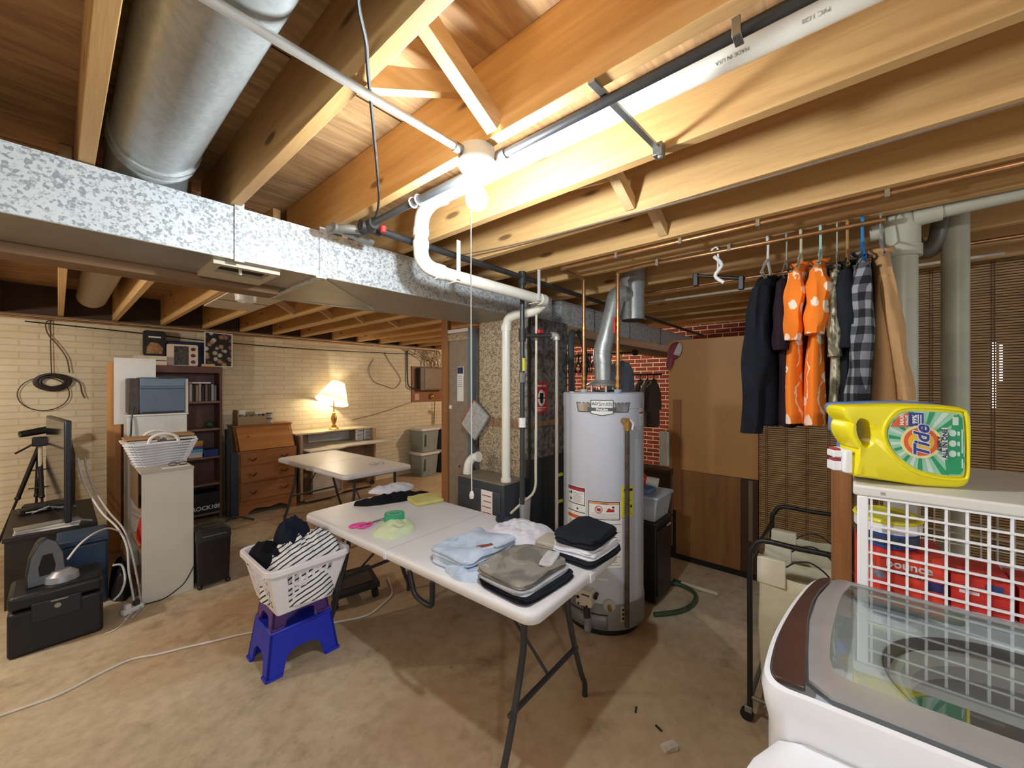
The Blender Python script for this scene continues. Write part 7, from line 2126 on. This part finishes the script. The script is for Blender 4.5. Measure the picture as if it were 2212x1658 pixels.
pc_ = single(B(2.25, 2.62, 5.50, 5.56, 0.066, 0.40), 'white_carton', plain('#cfcabd', 0.6), 'pale carton standing on the foot shelf under the tan desk', 'box', smooth=False)
lm = thing('table_lamp', 'lit brass table lamp with a tilted cream shade on the desk', 'lamp', (2.58, 5.60, 0.905))
MB().lathe([(0, 0.906), (0.068, 0.906), (0.070, 0.916), (0.055, 0.928), (0.040, 0.935), (0.030, 0.955), (0.018, 0.975), (0.020, 0.985), (0.034, 1.02), (0.040, 1.06), (0.036, 1.09), (0.022, 1.12), (0.024, 1.135), (0.012, 1.15), (0, 1.15)], (2.58, 5.60), 24).build('base', M['brass'], lm)
MB().cyl((2.58, 5.60, 1.15), (2.58, 5.60, 1.33), 0.009, 10).build('stem', M['brass'], lm)
lmM = Matrix.Translation((2.58, 5.60, 1.385)) @ Matrix.Rotation(R(-24), 4, Vector((0.655, -0.756, 0))) @ Matrix.Rotation(R(7), 4, Vector((0.756, 0.655, 0)))
MB(Matrix.Translation((2.58, 5.60, 0))).lathe([(0, 1.33), (0.012, 1.34), (0.026, 1.37), (0.030, 1.395), (0.020, 1.42), (0, 1.425)], (0, 0), 14).build('bulb', emis('warm_lamp_bulb', (1.0, 0.86, 0.64, 1), LAMP_E), lm)
sm = NT('lamp_shade_fabric')
ntS = sm.t
tl_ = ntS.nodes.new('ShaderNodeBsdfTranslucent')
tl_.inputs[0].default_value = (0.97, 0.93, 0.82, 1)
mxS = ntS.nodes.new('ShaderNodeMixShader')
mxS.inputs[0].default_value = 0.18
ntS.links.new(sm.b.outputs[0], mxS.inputs[1])
ntS.links.new(tl_.outputs[0], mxS.inputs[2])
ntS.links.new(mxS.outputs[0], ntS.nodes['Material Output'].inputs[0])
sm.base(H('#efe4c8'))
MB(lmM).loft([[(r * math.cos(2 * PI * k / 40), r * math.sin(2 * PI * k / 40), z_) for k in range(40)] for r, z_ in ((0.225, -0.09), (0.215, -0.082), (0.155, 0.06), (0.095, 0.20))], False).build('lamp_shade', sm.fin(0.8), lm)
# totes stacked in the corner
gt = plain('#8f948f', 0.5, 0, 0.06)
for k, (x0, y0, z0t, bm_, lab_) in enumerate(((3.93, 5.38, 0.0, '#8d928d', 'bottom grey storage tote in the front stack by the wooden post'), (3.95, 5.39, 0.405, '#8d928d', 'upper grey storage tote in the front stack by the wooden post'), (4.36, 5.40, 0.0, '#3f4a66', 'bottom blue storage tote in the right stack by the wooden post'), (4.37, 5.41, 0.405, '#55617c', 'upper blue storage tote in the right stack by the wooden post'))):
    tt = thing('storage_tote', lab_, 'storage tote', (x0 + 0.18, y0 + 0.17, z0t))
    bmat2 = plain(bm_, 0.5)
    q0 = rrect(x0 + 0.03, x0 + 0.33, y0 + 0.025, y0 + 0.32, 0.03)
    q1 = rrect(x0 + 0.0, x0 + 0.36, y0, y0 + 0.345, 0.03)
    MB().loft([[(x, y, z0t + 0.002) for x, y in q0], [(x, y, z0t + 0.36) for x, y in q1]], True).build('tub', bmat2, tt)
    MB().prism(rrect(x0 - 0.02, x0 + 0.38, y0 - 0.02, y0 + 0.36, 0.035), z0t + 0.36, z0t + 0.40).build('lid', plain('#dcd9d2', 0.45), tt, bevel=0.008)
    B(x0 + 0.06, x0 + 0.085, y0 - 0.004, y0 + 0.02, z0t + 0.10, z0t + 0.30).build('rib', plain('#4c504e', 0.5), tt)
# electrical panel
ep = thing('electrical_panel', 'brown electrical breaker panel on a wooden backboard on the brick wall', 'electrical panel', (4.3, 5.7, 1.3))
B(4.02, 4.75, 5.775, 5.80, 1.24, 1.86).build('backboard', plain('#8b5a38', 0.6), ep, smooth=False)
B(4.12, 4.62, 5.66, 5.775, 1.44, 1.84).build('enclosure', plain('#6f5d4c', 0.5), ep, bevel=0.004)
B(4.20, 4.60, 5.65, 5.66, 1.46, 1.82).build('door', plain('#83705c', 0.45), ep, bevel=0.004)
B(4.11, 4.12, 5.665, 5.77, 1.46, 1.82).build('side_vent', M['iron'], ep)
B(4.07, 4.16, 5.765, 5.778, 1.27, 1.38).build('outlet_plate', plain('#c79a72', 0.5), ep)
MB().ball((4.42, 5.74, 1.33), 0.045, 10).build('meter', M['brass'], ep)
MB().tube(smoothpath([(4.10, 5.74, 1.47), (4.0, 5.74, 1.48), (3.93, 5.76, 1.54), (3.92, 5.77, 1.8), (3.92, 5.77, 2.12)], 5), 0.013, 10).build('conduit', M['iron'], ep)
wires = MB()
for k in range(22):
    x0 = 4.14 + 0.45 * rnd.random()
    x1 = 4.05 + 0.62 * rnd.random()
    wires.tube(smoothpath([(x0, 5.72, 1.84), (x0 + rnd.uniform(-.04, .04), 5.71 + rnd.uniform(-.03, .03), 1.95), (x1, 5.72 + rnd.uniform(-.03, .03), 2.06), (x1 + rnd.uniform(-.25, .15), 5.74, 2.14)], 4), 0.0055, 6)
wires.build('cable_bundle', plain('#b39a78', 0.6, 0, 0.5, 12), ep)
single(MB().tube(smoothpath([(3.5, 5.79, 2.05), (3.60, 5.785, 1.9), (3.75, 5.785, 1.72), (3.80, 5.785, 1.60), (3.68, 5.785, 1.48), (3.50, 5.785, 1.52), (3.30, 5.785, 1.60), (3.22, 5.785, 1.78), (3.30, 5.785, 1.95)], 5), 0.005, 7), 'cable', plain('#8a6a48', 0.5), 'thin loop of brown cable on the brick wall left of the breaker panel', 'cable')
single(MB().tube(smoothpath([(2.95, 5.785, 1.0), (3.4, 5.785, 1.08), (3.8, 5.785, 1.18), (4.15, 5.785, 1.27)], 4), 0.006, 7), 'cable', plain('#8a6a48', 0.5), 'brown cable sloping down the brick wall from the breaker panel to the desk', 'cable')
single(MB().tube([(4.48, 5.74, 1.24), (4.47, 5.74, 0.83)], 0.006, 7), 'cable', plain('#5b4634', 0.5), 'short cable hanging straight down below the breaker panel', 'cable')
vc = thing('vacuum_hose', 'dark upright stick vacuum handle leaning by the stacked totes', 'vacuum', (4.62, 5.35, 0))
MB().tube([(4.60, 5.36, 0.0), (4.58, 5.36, 1.22)], 0.022, 10).build('wand', M['charcoal'], vc)
MB().tube([(4.60, 5.36, 1.2), (4.50, 5.34, 1.255)], 0.025, 10).build('grip', M['black'], vc)
